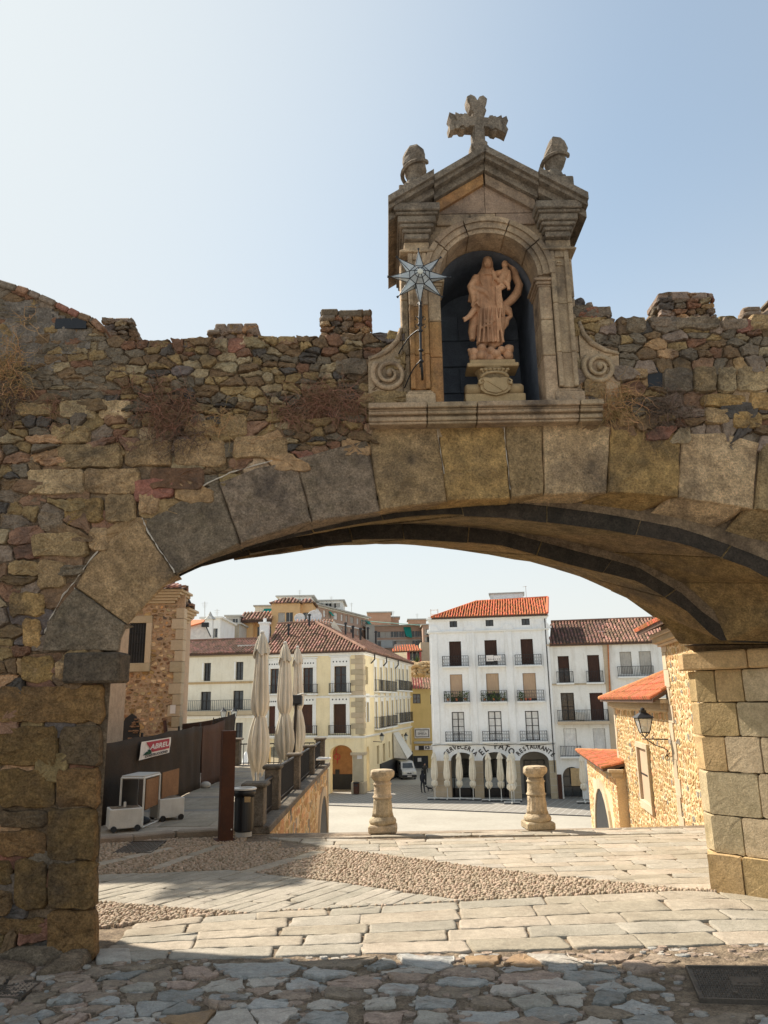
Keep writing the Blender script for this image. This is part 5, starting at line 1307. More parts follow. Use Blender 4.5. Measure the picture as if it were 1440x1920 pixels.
# ================================================================ hoarding with netting
H0=G(178,1566);H1=G(300,1523);H2=G(383,1482)
pth=[(-7.,12.7,1.42),(H0.x-.02,13.45,1.42),(-4.62,15.2,1.45),(-4.5,17.4,1.50),(-4.46,19.2,1.52)]
hb=thing('hoarding','site hoarding wrapped in dark netting along the terrace','hoarding',(-4.6,15,.08))
def sheet(name,pth,m,par,amp=.035,sag=.03,n=60,z0=.09,lean=0):
    L_=[0]
    for a,b in zip(pth,pth[1:]): L_.append(L_[-1]+math.hypot(b[0]-a[0],b[1]-a[1]))
    vs=[];nz=8
    for i in range(n+1):
        s=L_[-1]*i/n
        for k in range(len(pth)-1):
            if s<=L_[k+1]+1e-9: break
        t=(s-L_[k])/(L_[k+1]-L_[k]); a,b=pth[k],pth[k+1]; x=a[0]+(b[0]-a[0])*t;y=a[1]+(b[1]-a[1])*t;zt=a[2]+(b[2]-a[2])*t-sag*abs(math.sin(s*1.7))
        dx,dy=b[0]-a[0],b[1]-a[1]; l=math.hypot(dx,dy); nx,ny=dy/l,-dx/l
        for j in range(nz+1):
            q=j/nz; w_=amp*(mnoise.noise(Vector((s*2.2,q*1.1,len(name))))+.5*mnoise.noise(Vector((s*6,q*2,3)))) + lean*q
            vs.append((x+nx*w_,y+ny*w_,z0+(zt-z0)*q))
    fs=[(i*(nz+1)+j,(i+1)*(nz+1)+j,(i+1)*(nz+1)+j+1,i*(nz+1)+j+1) for i in range(n) for j in range(nz)]
    mb=MB().add([*vs],fs); o=build(name,mb,m,par,smooth=True)
    sm=o.modifiers.new('thickness','SOLIDIFY'); sm.thickness=.006; return o
sheet('dark_net',pth,M_net,hb)
mb=MB()
for (x,y,z) in pth: mb.tube([(x-.06,y+.02,.05),(x-.06,y+.02,z+.05)],.025,6)
build('fence_post',mb,M_iron,hb,kind='stuff')
# brown netting lengths further along
hb2=thing('hoarding','brown netting fence turning across the far end of the dark hoarding','hoarding',(-4.2,21,.08))
sheet('brown_net',[(-4.46,19.25,1.50),(-4.35,20.2,1.56),(-4.3,21.0,1.62)],M_netbr,hb2,n=24)
pj=lambda px,y:P(px,1400,y).x
sheet('far_net',[(pj(398,21.2),21.2,1.62),(pj(418,21.3),21.3,1.68),(pj(440,22.5),22.5,1.78)],M_net,hb2,n=20,amp=.05)
sheet('back_net',[(pj(330,23.5),23.5,1.45),(pj(400,23.2),23.2,1.6)],M_netbr,hb2,n=14)
mb=MB()
for k in range(9): z=.15+k*.18; mb.tube([(pj(399,21.1),21.12,z),(pj(419,21.25),21.2,z+.03)],.007,5)
for px in (398,409,420,439): mb.tube([(pj(px-9,21.1),21.12,.08),(pj(px,21.1),21.15,1.66)],.014,5)
build('mesh_panel',mb,M_iron,hb2)
for px,y in ((386,19.4),(382,19.9)): mb=MB().sphere((pj(px,y)+.05,y-.1,.14),.11,8,6,sq=(1.2,1,.8)); build('footing_block',mb,M_conc,hb2,smooth=True)
# banner tied to the netting: corners measured in the photograph, lying just proud of the net
bb=thing('banner','white and red builder banner tied to the dark netting','banner',(-4.6,14.5,1.1))
def hitY(px,py): # plane of the hoarding, X as function of Y between pts 1 and 2
    a,b=Vector((pth[1][0]+.06,pth[1][1],0)),Vector((pth[3][0]+.06,pth[3][1],0)); U=(b-a); f=Fr(a,U); return f,f.hit(px,py)
fb,_=hitY(260,1400)
fb=fb.off(n=0.0)
A_=fb.hit(264,1391);B_=fb.hit(319,1382);C_=fb.hit(316,1411);D_=fb.hit(258,1426)
fq=lambda s,t:((D_[0]*(1-s)+C_[0]*s)*(1-t)+(A_[0]*(1-s)+B_[0]*s)*t,(D_[1]*(1-s)+C_[1]*s)*(1-t)+(A_[1]*(1-s)+B_[1]*s)*t)
class QF:   # banner-local frame following its four corners
    def p(s,u,v,n=0.): a=fq(u,v); return fb.p(a[0],a[1],n)
qf=QF(); K=6; mb=MB(); vs=[qf.p(i/K,j/K,.02+.006*math.sin(i*1.7+j)) for i in range(K+1) for j in range(K+1)]
mb.add(vs,[(i*(K+1)+j,(i+1)*(K+1)+j,(i+1)*(K+1)+j+1,i*(K+1)+j+1) for i in range(K) for j in range(K)]); build('cloth',mb,M_signw,bb)
mb=MB(); poly=[(.13,.93),(.93,.93),(.96,.30),(.38,.30)]; mb.add([qf.p(u,v,.03) for u,v in poly],[(3,2,1,0)]); build('red_field',mb,M_red,bb)
mb=MB(); 
for pl_ in ([(.08,.22),(.18,.40),(.24,.38),(.22,.48),(.30,.50),(.36,.22)],): mb.add([qf.p(u,v,.032) for u,v in pl_],[tuple(range(len(pl_)-1,-1,-1))])
build('green_emblem',mb,M_grn,bb)
mb=MB(); text(mb,'ABREU',qf,.62,.60,.42,n=.035,sx=.52,bold=.012,extr=0,shear=.06); build('lettering',mb,M_textw,bb)
mb=MB(); text(mb,'CONSTRUCCIONES',qf,.53,.125,.20,n=.035,sx=.42,bold=.008,extr=0); build('lettering',mb,M_text,bb)
# ================================================================ trolley booth with white frame
def w3(px,py,Y): return P(px,py,Y)
Yc=13.6
ct=thing('wheeled_booth','open white framed booth with plywood panels in front of netting','booth',(w3(265,1545,13.4).x,13.6,.08))
a=G(266,1553,.08);b_=G(291,1543,.08); c=G(230,1550,.08)
hz=w3(268,1459,a.y).z
c0=Vector((w3(228,1550,13.5).x,13.5,.0)); 
A0=Vector((c0.x,a.y+.1,.09));A1=Vector((a.x,a.y,.09));A2=Vector((b_.x,b_.y+.15,.09));A3=A2+(A0-A1)
mb=MB()
for q in (A0,A1,A2,A3): mb.tube([q,(q.x,q.y,hz)],.017,4)
T=[Vector((q.x,q.y,hz)) for q in (A0,A1,A2,A3)]
for q in (T,[A0,A1,A2,A3]):
    for i in range(4):
        if q is not T and i in (0,3): continue
        mb.tube([q[i],q[(i+1)%4]],.016,4)
build('frame',mb,M_steel,ct)
build('roof_panel',MB().prism([t+Vector((0,0,.018)) for t in T],[t+Vector((0,0,.035)) for t in T]),M_conc,ct)
def board(name,q0,q1,z0,z1,m,th=.012):
    d=(q1-q0).normalized(); n=Vector((d.y,-d.x,0))*th; mb=MB().hexa([(q0.x,q0.y,z0),(q1.x,q1.y,z0),(q1.x+n.x,q1.y+n.y,z0),(q0.x+n.x,q0.y+n.y,z0),(q0.x,q0.y,z1),(q1.x,q1.y,z1),(q1.x+n.x,q1.y+n.y,z1),(q0.x+n.x,q0.y+n.y,z1)]); return fixn(build(name,mb,m,ct))
board('plywood_panel',A1+Vector((.02,.03,0)),A2-Vector((.02,.03,0)),.36,hz-.03,M_ply)
ext=A2+(A2-A1).normalized()*.95; board('plywood_panel',A2+Vector((.03,.03,0)),ext,.42,hz+.02,M_ply)
board('back_panel',A0+Vector((0,.05,0)),A3+Vector((0,-.02,0)),.1,hz-.05,M_black)
build('bundle',MB().sphere(((A0.x+A1.x)/2+.1,a.y+.2,.17),.13,10,6,sq=(1.4,.9,.55)),M_char,ct,smooth=True)
def planter(label,c,w_,d_,h_,ang):
    t=thing('wheeled_planter',label,'planter',tuple(c),'white wheeled planter boxes'); f=Fr(c,(math.cos(ang),math.sin(ang),0))
    mb=MB().cbox(f,-w_/2,w_/2,.045,h_,-d_/2,d_/2,.01); build('box',mb,M_steel,t); build('soil',MB().fbox(f,-w_/2+.03,w_/2-.03,h_,h_+.004,-d_/2+.03,d_/2-.03),M_earth,t)
    for s in (-1,1):
        for q in (-1,1):
            cc=f.p(s*w_*.36,.045,q*(d_/2+.012)); mb=MB().tube([cc-f.N*.018,cc+f.N*.018],.047,14); build('wheel',mb,M_black,t)
    return t,f
c=G(221,1562,.08); t,f=planter('white wheeled planter box with short pole at far left kerb',Vector((c.x-.02,c.y+.32,.08)),.50,.42,.34,.45)
build('umbrella_socket',MB().tube([f.p(0,.3,0),f.p(0,.42,0)],.022,8),M_steel,t)
c=G(303,1541,.08); planter('white wheeled planter box behind the plywood booth',Vector((c.x,c.y+.3,.08)),.46,.40,.36,.7)
# ================================================================ left palace (stone block) and an added shade wing
FL=Fr((P(336,1360,22).x,22,0),(1,0,0))
pal=thing('stone_palace','tall rubble stone palace with barred window behind the netting','building',(FL.o.x-3,23,0))
def lh(px,py): return FL.hit(px,py)
rt=0.0; ztop=FL.hit(345,1118)[1]
X0=FL.o.x; fixn(build('wall_core',MB().prism([(X0-7,22.04,0),(X0,22.04,0),(X0*27/22+.25,27,0),(X0-7,27,0)],[(X0-7,22.04,ztop+.05),(X0,22.04,ztop+.05),(X0*27/22+.25,27,ztop+.05),(X0-7,27,ztop+.05)]),M_palm,pal))
win=(lh(241,1170),lh(271,1243))
wx0,wx1,wz0,wz1=lh(236,1243)[0],lh(271,1243)[0],lh(271,1243)[1],lh(271,1168)[1]
hole=(lh(228,1390)[0],lh(262,1340)[0],.9,lh(250,1338)[1])
sd=[];z=.6
while z<ztop:
    x=-2.2
    while x<.0:
        w_=R.uniform(.09,.24); s=(x+w_/2,z+R.gauss(0,.02)); x+=w_
        if wx0-.2<s[0]<wx1+.22 and wz0-.28<s[1]<wz1+.25: continue
        if hole[0]<s[0]<hole[1] and s[1]<hole[3]: continue
        if s[0]>-.3: continue
        sd.append(s)
    z+=.115
ps=[]
for s,c in zip(sd,voronoi(sd,.035,1.3)):
    if c:
        c=clip_convex(c,[(s[0]-.17,s[1]-.1),(s[0]+.17,s[1]-.1),(s[0]+.17,s[1]+.1),(s[0]-.17,s[1]+.1)])
        if len(c)>=3: 
            k=R.uniform(.55,.98); ce=cen(c); ps.append(roughen([(ce[0]+(p[0]-ce[0])*k,ce[1]+(p[1]-ce[1])*k) for p in c],.008,.22,.1))
mx=[M_rub[0],M_rub[4],M_rub[1],M_rub[2],M_chs[2],M_chs[0]]
stones_parts(pal,ps,FL,lambda p:R.choices(mx,[3,4,.9,.35,3,1.5])[0],300,tf=lambda p:(R.uniform(-.035,-.022),.05),mats=mx,ins=.01,nj=.003)
k=0;z=.2
while z<ztop-.35:
    h=.3; l=.34 if k%2 else .22; build('quoin',MB().cbox(FL,-l,.012,z,z+h-.01,-.3,.03,.01),M_quoin,pal); z+=h;k+=1
# stone frame and bars
for (a,b_,c,d) in ((wx0-.16,wx1+.16,wz1,wz1+.2),(wx0-.16,wx1+.16,wz0-.24,wz0),(wx0-.16,wx0,wz0,wz1),(wx1,wx1+.16,wz0,wz1)):
    build('window_surround',MB().cbox(FL,a,b_,c,d,-.2,.05,.01),M_quoin,pal)
wd=build('window',MB().fbox(FL,wx0,wx1,wz0,wz1,-.15,-.03),M_char,pal)
mb=MB()
for k in range(1,7): x=wx0+(wx1-wx0)*k/7; mb.tube([FL.p(x,wz0,.03),FL.p(x,wz1,.03)],.011,5)
for k in range(1,4): z=wz0+(wz1-wz0)*k/4; mb.tube([FL.p(wx0,z,.035),FL.p(wx1,z,.035)],.008,4)
build('window_grille',mb,M_iron,wd)
mb=MB().extr(FL,[(hole[0],.9),(hole[1],.9),(hole[1]+.02,hole[3]-.35),(hole[1]-.1,hole[3]-.08),((hole[0]+hole[1])/2,hole[3]),(hole[0]+.06,hole[3]-.12),(hole[0]-.05,hole[3]-.4)],-.04,-.005); build('broken_opening',mb,M_char,pal)
mb=MB()
for k in range(22):
    u=R.uniform((hole[0]+hole[1])/2,hole[1]-.03); v=R.uniform(1.0,hole[3]-.12); mb.cbox(FL,u-.06,u+.06,v,v+.035,-.02,.03,.008)
build('exposed_bricks',mb,M_rub[1],pal,kind='stuff')
for u,v in ((lh(212,1372)[0],lh(212,1372)[1]),(lh(312,1372)[0],lh(312,1372)[1])):
    build('leaning_board',MB().tube([FL.p(u-.05,v+.3,.05),FL.p(u+.05,v-.3,.1)],.05,4),M_wood,pal)
build('name_plate',MB().fbox(FL,lh(320,1325)[0],lh(330,1325)[0],lh(320,1338)[1],lh(320,1322)[1],.03,.045),M_signw,pal)
# cornice and tile edge, two steps as in the photograph
for (pxr,pyr,nn,bk_,name) in ((357,1103,.0,0.,'upper_cornice'),(369,1137,-.9,.9,'side_cornice')):
    f=FL.off(n=nn); u1,zc=f.hit(pxr,pyr); ul=-7 if bk_==0 else -.55
    mb=MB()
    for k in range(5): mb.cbox(f,ul,u1-.42+.07*k,zc-.42+k*.075,zc-.42+(k+1)*.075-.004,-.9,.05+.07*k,.01)
    build(name,mb,M_quoin,pal)
    if bk_: build('side_wall',MB().prism([f.p(ul,0,0),f.p(u1-.45,0,0),f.p(u1-1.2,0,-4),f.p(ul-1,0,-4)],[f.p(ul,zc-.4,0),f.p(u1-.45,zc-.4,0),f.p(u1-1.2,zc-.4,-4),f.p(ul-1,zc-.4,-4)]),M_chm,pal)
    mb=MB(); e0=f.p(ul,zc-.03,.42);e1=f.p(u1,zc-.03,.42);r1=f.p(u1-1.5,zc+.55,-1.6);r0=f.p(ul,zc+.55,-1.6); e2=f.p(u1-.9,zc-.03,-3.2); r2=f.p(u1-2.2,zc+.5,-3.)
    tile_roof(mb,[e0,e1,r1,r0],.17,.4); tile_roof(mb,[e1,e2,r2,r1],.17,.4); build('roof_tiles',mb,M_tile[2],pal,kind='stuff')
    build('roof',MB().add([p-Vector((0,0,.03)) for p in (e0,e1,e2,r2,r1,r0)],[(0,1,4,5),(1,2,3,4)]),M_tilejoint,pal)
# wing added behind the pier, sized to cast the shade over the left terrace
wing=thing('added_shade_house','plain rendered house wing standing left behind the arch pier','building',(-8,15,0))
zw=6.4; fixn(build('wall',MB().box(-11,-6.3,13.6,19.0,-.1,zw),M_palm,wing))
mb=MB(); tile_roof(mb,[(-6.1,13.4,zw),(-6.1,19.1,zw),(-8.5,19.1,zw+1.1),(-8.5,13.4,zw+1.1)],.22,.42); build('roof',mb,M_tile[2],wing,kind='stuff')
fw=Fr((-6.3,13.6,0),(0,1,0),(0,0,1),(1,0,0))
for u in (1.2,3.4): build('window',MB().fbox(fw,u,u+.8,2.4,3.8,-.05,.02),M_glass,wing)
# ================================================================ church house on the right (sunlit)
FH=Fr((5.6,11,0),(.144,.9896,0),(0,0,1),(-.9896,.144,0))
chh=thing('church_house','sunlit ochre fieldstone church house with stepped orange tiled roofs','building',(8,18,0))
ch_=lambda px,py,n=0:FH.hit(px,py,n)
uA=ch_(1256,1400)[0]; uB=ch_(1152,1400)[0]
# tall volume from behind the pier to uA, middle volume uA..uB, low volume beyond
zt0=ch_(1240,1188)[1]
zm=ch_(1200,1310)[1]-.02
# tall
def vol(u0,u1,z1,depth,n0=-.06,name='wall_core'):
    return fixn(build(name,MB().fbox(FH,u0,u1,-5.2,z1,-depth,n0),M_chm,chh))
vol(-2.,uA,zt0+.6,6); vol(uA+.002,uB,zm,5,-.10)
FH2=FH.off(n=.0)
def fieldstones(u0,u1,v0,v1,frm,avoid,lim,sx=.20,sy=.14,hw=None):
    sd=[];z=v0
    while z<v1:
        u=u0
        while u<u1:
            w_=sx*R.uniform(.6,1.5); s=(u+w_/2,z+R.gauss(0,.03)); u+=w_
            if any(a<s[0]<b and c<s[1]<d for a,b,c,d in avoid): continue
            sd.append(s)
        z+=sy
    ps=[]
    for s,c in zip(sd,voronoi(sd,.034,1.1)):
        if c:
            c=clip_convex(c,[(u0,v0),(u1,v0),(u1,v1),(u0,v1)])
            c=clip_convex(c,[(s[0]-.22,s[1]-.15),(s[0]+.22,s[1]-.15),(s[0]+.22,s[1]+.15),(s[0]-.22,s[1]+.15)]) if len(c)>=3 else []
            if len(c)>=3:
                k=R.uniform(.7,1.0); ce=cen(c); ps.append(roughen([(ce[0]+(p[0]-ce[0])*k,ce[1]+(p[1]-ce[1])*k) for p in c],.012,.12,.10))
    return ps
cw=[ch_(1197,1398),ch_(1216,1402),ch_(1205,1498),ch_(1224,1516)]
wu0=ch_(1217,1410,-.1)[0]; wu1=ch_(1199,1402,-.1)[0]; wv1=ch_(1210,1404,-.1)[1]; wv0=ch_(1208,1498,-.1)[1]
FM=FH.off(n=-.04)
ps=fieldstones(uA+.05,uB-.02,-2.6,zm-.35,FM,[(wu0-.25,wu1+.25,wv0-.35,wv1+.22),(uA,uA+.25,-5,5)],300)
stones_parts(chh,ps,FM.off(n=-.05),lambda p:R.choices(M_chs,[4,2.2,2.,.6])[0],190,tf=lambda p:(R.uniform(-.006,.006),.04),mats=M_chs,ins=.01,nj=.003)
ps=fieldstones(.1,uA-.32,-1.6,zt0-.3,FH,[],300,.22,.16)
stones_parts(chh,ps,FH.off(n=-.05),lambda p:R.choices(M_chs,[4,2.2,2.,.6])[0],110,tf=lambda p:(R.uniform(-.006,.006),.04),mats=M_chs,ins=.01,nj=.003)
z=-2.4;k=0
while z<zt0-.3:
    h=.42; l=.56 if k%2 else .40; build('quoin',MB().cbox(FH,uA-l,uA+.012,z,z+h-.006,-.4,-.03,.006),M_quoin,chh)
    if z<zm-.4: build('quoin',MB().cbox(FM,uB-(.42 if k%2 else .25),uB+.02,z,z+h-.006,-.4,-.035,.006),M_quoin,chh)
    z+=h;k+=1
# window of the middle volume
for (a,b_,c,d) in ((wu0-.16,wu1+.16,wv1,wv1+.16),(wu0-.16,wu1+.16,wv0-.24,wv0),(wu0-.16,wu0,wv0,wv1),(wu1,wu1+.16,wv0,wv1)): build('window_surround',MB().cbox(FM,a,b_,c,d,-.1,.04,.01),M_quoin,chh)
wo=build('window',MB().fbox(FM,wu0,wu1,wv0,wv1,-.14,-.05),M_blind,chh); build('frame',MB().fbox(FM,wu0,wu1,(wv0+wv1)/2-.02,(wv0+wv1)/2+.02,-.05,-.03).fbox(FM,wu0,wu0+.05,wv0,wv1,-.05,-.028),M_dkwood,wo)
# cornices with dentils and tile roofs
def cornice(u0,u1,z,frm,nd=True):
    c=build('cornice',stack(frm,u0,u1,[(z-.30,z-.24,.05),(z-.238,z-.1,.10),(z-.098,z,.20)],back=-.3,c=.01),M_quoin,chh)
    mb=MB(); u=u0
    while u<u1: mb.cbox(frm,u,u+.06,z-.23,z-.11,-.0,.17,.005); u+=.13
    build('dentils',mb,M_quoin,c,kind='stuff')
cornice(uA,uB,zm,FM); cornice(uA-2.5,uA,zt0+.0,FH)
def roof(name,pts,s=.2,l=.42,lim=300):
    r=build(name,MB().prism([Vector(p)-Vector((0,0,.10)) for p in pts],[Vector(p)-Vector((0,0,.01)) for p in pts]),M_tilejoint,chh); fixn(r)
    pp_=[Vector(p) for p in pts]; A=(pp_[1]-pp_[0]).normalized(); nrm=A.cross(pp_[2]-pp_[0]).normalized(); nrm=nrm if nrm.z>0 else -nrm; B=nrm.cross(A); B=B if B.z>0 else -B
    mb=MB(); vs=[];me=None
    for (bb,h,wd) in ((0,.62,1.),(l*1.08,.46,.84)):
        for (dx,dz) in ((-.37,0),(-.31,.5),(-.14,.85),(.14,.85),(.31,.5),(.37,0)): vs.append((dx*s*wd,bb,dz*s*h))
    fs=[(i,i+1,i+7,i+6) for i in range(5)]+[(0,6,11,5),(5,4,3,2,1,0)]
    mesh=bpy.data.meshes.new('roof_tile'); mesh.from_pydata(vs,[],fs); mesh.materials.append(M_tilep)
    M3=Matrix((A,B,A.cross(B))).transposed()
    if (A.cross(B)).z<0: M3=Matrix((-A,B,(-A).cross(B))).transposed()
    q=[((p-pp_[0]).dot(A),(p-pp_[0]).dot(B)) for p in pp_]; a=min(x for x,_ in q)+s/2; a1=max(x for x,_ in q); rest=MB(); cnt=0
    while a<a1:
        ys=[]
        for k in range(len(q)):
            (x1,y1),(x2,y2)=q[k],q[(k+1)%len(q)]
            if (x1>a)!=(x2>a): ys.append(y1+(y2-y1)*(a-x1)/(x2-x1))
        if len(ys)>=2:
            b=min(ys)-.05
            while b<max(ys)-l*.5:
                o=bpy.data.objects.new('roof_tile',mesh); col.objects.link(o); o.parent=r
                pos=pp_[0]+A*(a+R.gauss(0,.006))+B*b-ORG[r.name]; o.matrix_local=Matrix.Translation(pos)@(M3@Matrix.Rotation(R.gauss(0,.02),3,'Z')).to_4x4(); b+=l; cnt+=1
        a+=s
    return r
# middle roof: triangle, hip rising to the tall wall
e1=FM.p(uB+.35,zm+.03,.38); e0=FM.p(uA-.25,zm+.03,.38); c2=P(1250,1241,(FM.p(uA,0,0).y+1.2)); 
c2=FH.p(uA+.05,ch_(1250,1240,-1.9)[1],-1.9)
roof('middle_roof',[e1,e0,c2],.17,.36)
mb=MB(); mb.tube([e1+Vector((0,0,.03)),c2+Vector((0,0,.05))],.075,8); build('hip_tiles',mb,M_tilep,chh,smooth=True)
# low volume in front/beyond
FLo=FH.off(n=.30)
uC=FLo.hit(1150,1450)[0]-.1; uD=FLo.hit(1102,1480)[0]; zl_=FLo.hit(1140,1436)[1]
fixn(build('wall_core',MB().fbox(FLo,uC,uD,-5.2,zl_,-3.2,-.06),M_chm,chh))
lu0=FLo.hit(1143,1500)[0]; lu1=FLo.hit(1113,1500)[0]; ltop=FLo.hit(1128,1481)[1]; lc=(lu0+lu1)/2; lhw=(lu1-lu0)/2
ps=fieldstones(uC,uD-.02,-3.6,zl_-.1,FLo,[(lu0-.45,lu1+.45,-5,ltop+.25)],300,.24,.16)
stones_parts(chh,ps,FLo.off(n=-.05),lambda p:R.choices(M_chs,[4,2.2,2.,.6])[0],120,tf=lambda p:(R.uniform(-.006,.006),.04),mats=M_chs,ins=.01,nj=.003)
pa=arch_poly(lc,lhw,-4.9,ltop-lhw);pb=arch_poly(lc,lhw+.38,-4.9,ltop-lhw); mb=MB()
for i in range(len(pa)-1): build('arch_stone',MB().extr(FLo,ccw([pa[i],pa[i+1],pb[i+1],pb[i]]),-.1,.03),M_quoin,chh)
build('doorway',MB().extr(FLo,ccw(pa),-.059,-.02),M_char,chh)
mb=MB()
for k in range(9): u=lu0+(lu1-lu0)*(k+.5)/9; mb.tube([FLo.p(u,-4.9,.0),FLo.p(u,ltop-lhw,.0)],.015,4)
for k in range(16):
    u=R.uniform(lu0+.1,lc+.2); v=R.uniform(ltop-lhw*3,ltop-lhw*.9); mb.tube([FLo.p(u+.1*math.cos(t),v+.14*math.sin(t),.01) for t in [i*.6 for i in range(9)]],.014,4)
build('iron_gate',mb,M_iron,chh)
cornice(uC,uD,zl_,FLo)
f0_=FLo.p(uD+.3,zl_+.02,.35); f1_=FLo.p(uC-.0,zl_+.02,.35); f2_=FLo.p(uC,FLo.hit(1143,1381,-1.6)[1],-1.6)
roof('low_roof',[f0_,f1_,f2_],.18,.36)
mb=MB(); mb.tube([f0_+Vector((0,0,.03)),f2_+Vector((0,0,.05))],.075,8); build('hip_tiles',mb,M_tilep,chh,smooth=True)
# topmost roof edge glimpsed under the arch
g0=FH.p(uA+.45,zt0+.12,.45); g1=FH.p(uA-3.5,zt0+.12,.45); g2_=FH.p(uA-1.5,zt0+1.1,-2.4); roof('upper_roof',[g0,g1,g2_],.17,.36)
# wall lantern
lu,lv=ch_(1249,1385); 
lt=thing('wall_lantern','black iron four sided wall lantern on scrolled bracket','lantern',tuple(FH.p(lu,lv,.05)))
Yl=FH.p(lu,lv,0).y; 
root=FH.p(uA-.02,ch_(1249,1385)[1],.03)
dirv=(P(1202,1386,Yl-.0)-root); 
tip=P(1204,1386,Yl+.1); axis=(Vector((tip.x,tip.y,root.z))-root)
lc_=P(1209,1362,(root+axis*.88).y); L0=Vector((root+axis*.88)); k_=(L0.y)/1442*1.0
sz=lambda px:px*L0.y/1442*1.04
mb=MB(); mb.tube([root,root+axis],.016,6)
pts=[root+Vector((0,0,-sz(22))),root+axis*.12+Vector((0,0,-sz(28))),root+axis*.06+Vector((0,0,-sz(18))),root+axis*.2+Vector((0,0,-sz(14))),root+axis*.5+Vector((0,0,-sz(10))),root+axis*.72+Vector((0,0,-sz(4))),root+axis*.85]
mb.tube(pts,.013,6); 
mb.tube([root+Vector((0,0,-sz(30)))+axis*(.1+.08*math.cos(t))+Vector((0,0,sz(4)*math.sin(t))) for t in [i*.5 for i in range(13)]],.010,5)
build('bracket',mb,M_iron,lt)
zb=root.z+sz(11); h1=sz(24); wb,wt=sz(9),sz(15)
cor=lambda w_,z:[Vector((L0.x+a*w_,L0.y+b*w_,z)) for a,b in ((-1,-1),(1,-1),(1,1),(-1,1))]
B0,B1=cor(wb*.75,zb),cor(wt*.8,zb+h1); mb=MB(); fr_=MB()
for i in range(4): mb.quad(B0[i],B0[(i+1)%4],B1[(i+1)%4],B1[i]); fr_.tube([B0[i],B1[i]],.013,4); fr_.tube([B0[i],B0[(i+1)%4]],.013,4); fr_.tube([B1[i],B1[(i+1)%4]],.015,4)
for i in range(4): fr_.tube([B0[i],Vector((L0.x,L0.y,root.z+sz(2)))],.012,4)
build('glass',mb,M_glassw,lt); build('frame',fr_,M_iron,lt)
mb=MB(); R0,R1=cor(wt*1.02,zb+h1+.01),cor(wt*.35,zb+h1+sz(9)); mb.hexa(R0+R1); mb.hexa(cor(wt*.3,zb+h1+sz(9))+cor(wt*.35,zb+h1+sz(13))); mb.lathe([(.06,0),(.05,.05),(.01,.07)],(L0.x,L0.y,zb+h1+sz(13)),8); build('hood',mb,M_iron,lt)
build('bulb_housing',MB().lathe([(.06,0),(.07,.08),(.03,.14)],(L0.x,L0.y,zb+.02),8),M_lampon,lt)
# ================================================================ the plaza below and the town behind it
Z=-4.95
build('plaza',MB().add([(-300,11,Z),(300,11,Z),(300,700,Z),(-300,700,Z)],[(0,1,2,3)]),M_plaza,None,kind='structure')
# stair flight down from the landing
stt=MB()
for k in range(34): stt.box(-2.1,6,13.2+k*.42,13.2+(k+1)*.42+.02,-5.1,-.02-.148*(k+.5))
build('stairs',stt,M_kerb,None,kind='structure')
a=G(560,1508,Z);b=G(1110,1531,Z)
v=(b-a); fr=Fr(a-v*1.,v); mb=MB().fbox(fr,0,v.length*3,.004,.03,-.16,0.10); build('drain_channel',mb,M_char,None,kind='structure')
mb=MB().hexa([*(fr.p(u,-.2,n) for u,n in ((0,-.1),(v.length*3,-.1),(v.length*3,-14),(0,-14))),*(fr.p(u,.006,n) for u,n in ((0,-.1),(v.length*3,-.1),(v.length*3,-14),(0,-14)))]); sp=fixn(build('plaza_pavement',mb,M_plaza2,None,kind='structure'))
mb=MB()
for i in range(120):
    u=v.length*.4+i*.5; mb.fbox(fr,u,u+.035,.0065,.009,-14,-.1)
for i in range(22): mb.fbox(fr,v.length*.4,v.length*2.2,.0095,.012,-.5-.6*i-.03,-.5-.6*i)
build('paving_joints',mb,M_conc,sp,kind='stuff')
def wall_holes(name,par,fr,u0,u1,v0,v1,holes,m,depth=.22,thick=.4,mr=None):
    us=sorted({u0,u1,*[h[0] for h in holes],*[h[1] for h in holes]}); vs_=sorted({v0,v1,*[h[2] for h in holes],*[h[3] for h in holes]})
    us=[u for u in us if u0<=u<=u1]; vs_=[x for x in vs_ if v0<=x<=v1]
    mb=MB()
    for a,b in zip(us,us[1:]):
        for c,d in zip(vs_,vs_[1:]):
            mu,mv=(a+b)/2,(c+d)/2
            if any(h[0]<mu<h[1] and h[2]<mv<h[3] for h in holes): continue
            mb.quad(fr.p(a,c),fr.p(b,c),fr.p(b,d),fr.p(a,d))
    for a,b,c,d in holes:
        for (p,q) in (((a,c),(a,d)),((a,d),(b,d)),((b,d),(b,c)),((b,c),(a,c))):
            mb.quad(fr.p(*p),fr.p(*q),fr.p(*q,-depth),fr.p(*p,-depth))
    mb.quad(fr.p(u0,v0),fr.p(u0,v1),fr.p(u0,v1,-thick),fr.p(u0,v0,-thick)); mb.quad(fr.p(u1,v0),fr.p(u1,v0,-thick),fr.p(u1,v1,-thick),fr.p(u1,v1))
    mb.quad(fr.p(u0,v1),fr.p(u1,v1),fr.p(u1,v1,-thick),fr.p(u0,v1,-thick))
    return build(name,mb,m,par)
def rect(fr,x0,y0,x1,y1,n=0):
    xm,ym=(x0+x1)/2,(y0+y1)/2; return (fr.hit(x0,ym,n)[0],fr.hit(x1,ym,n)[0],fr.hit(xm,y1,n)[1],fr.hit(xm,y0,n)[1])
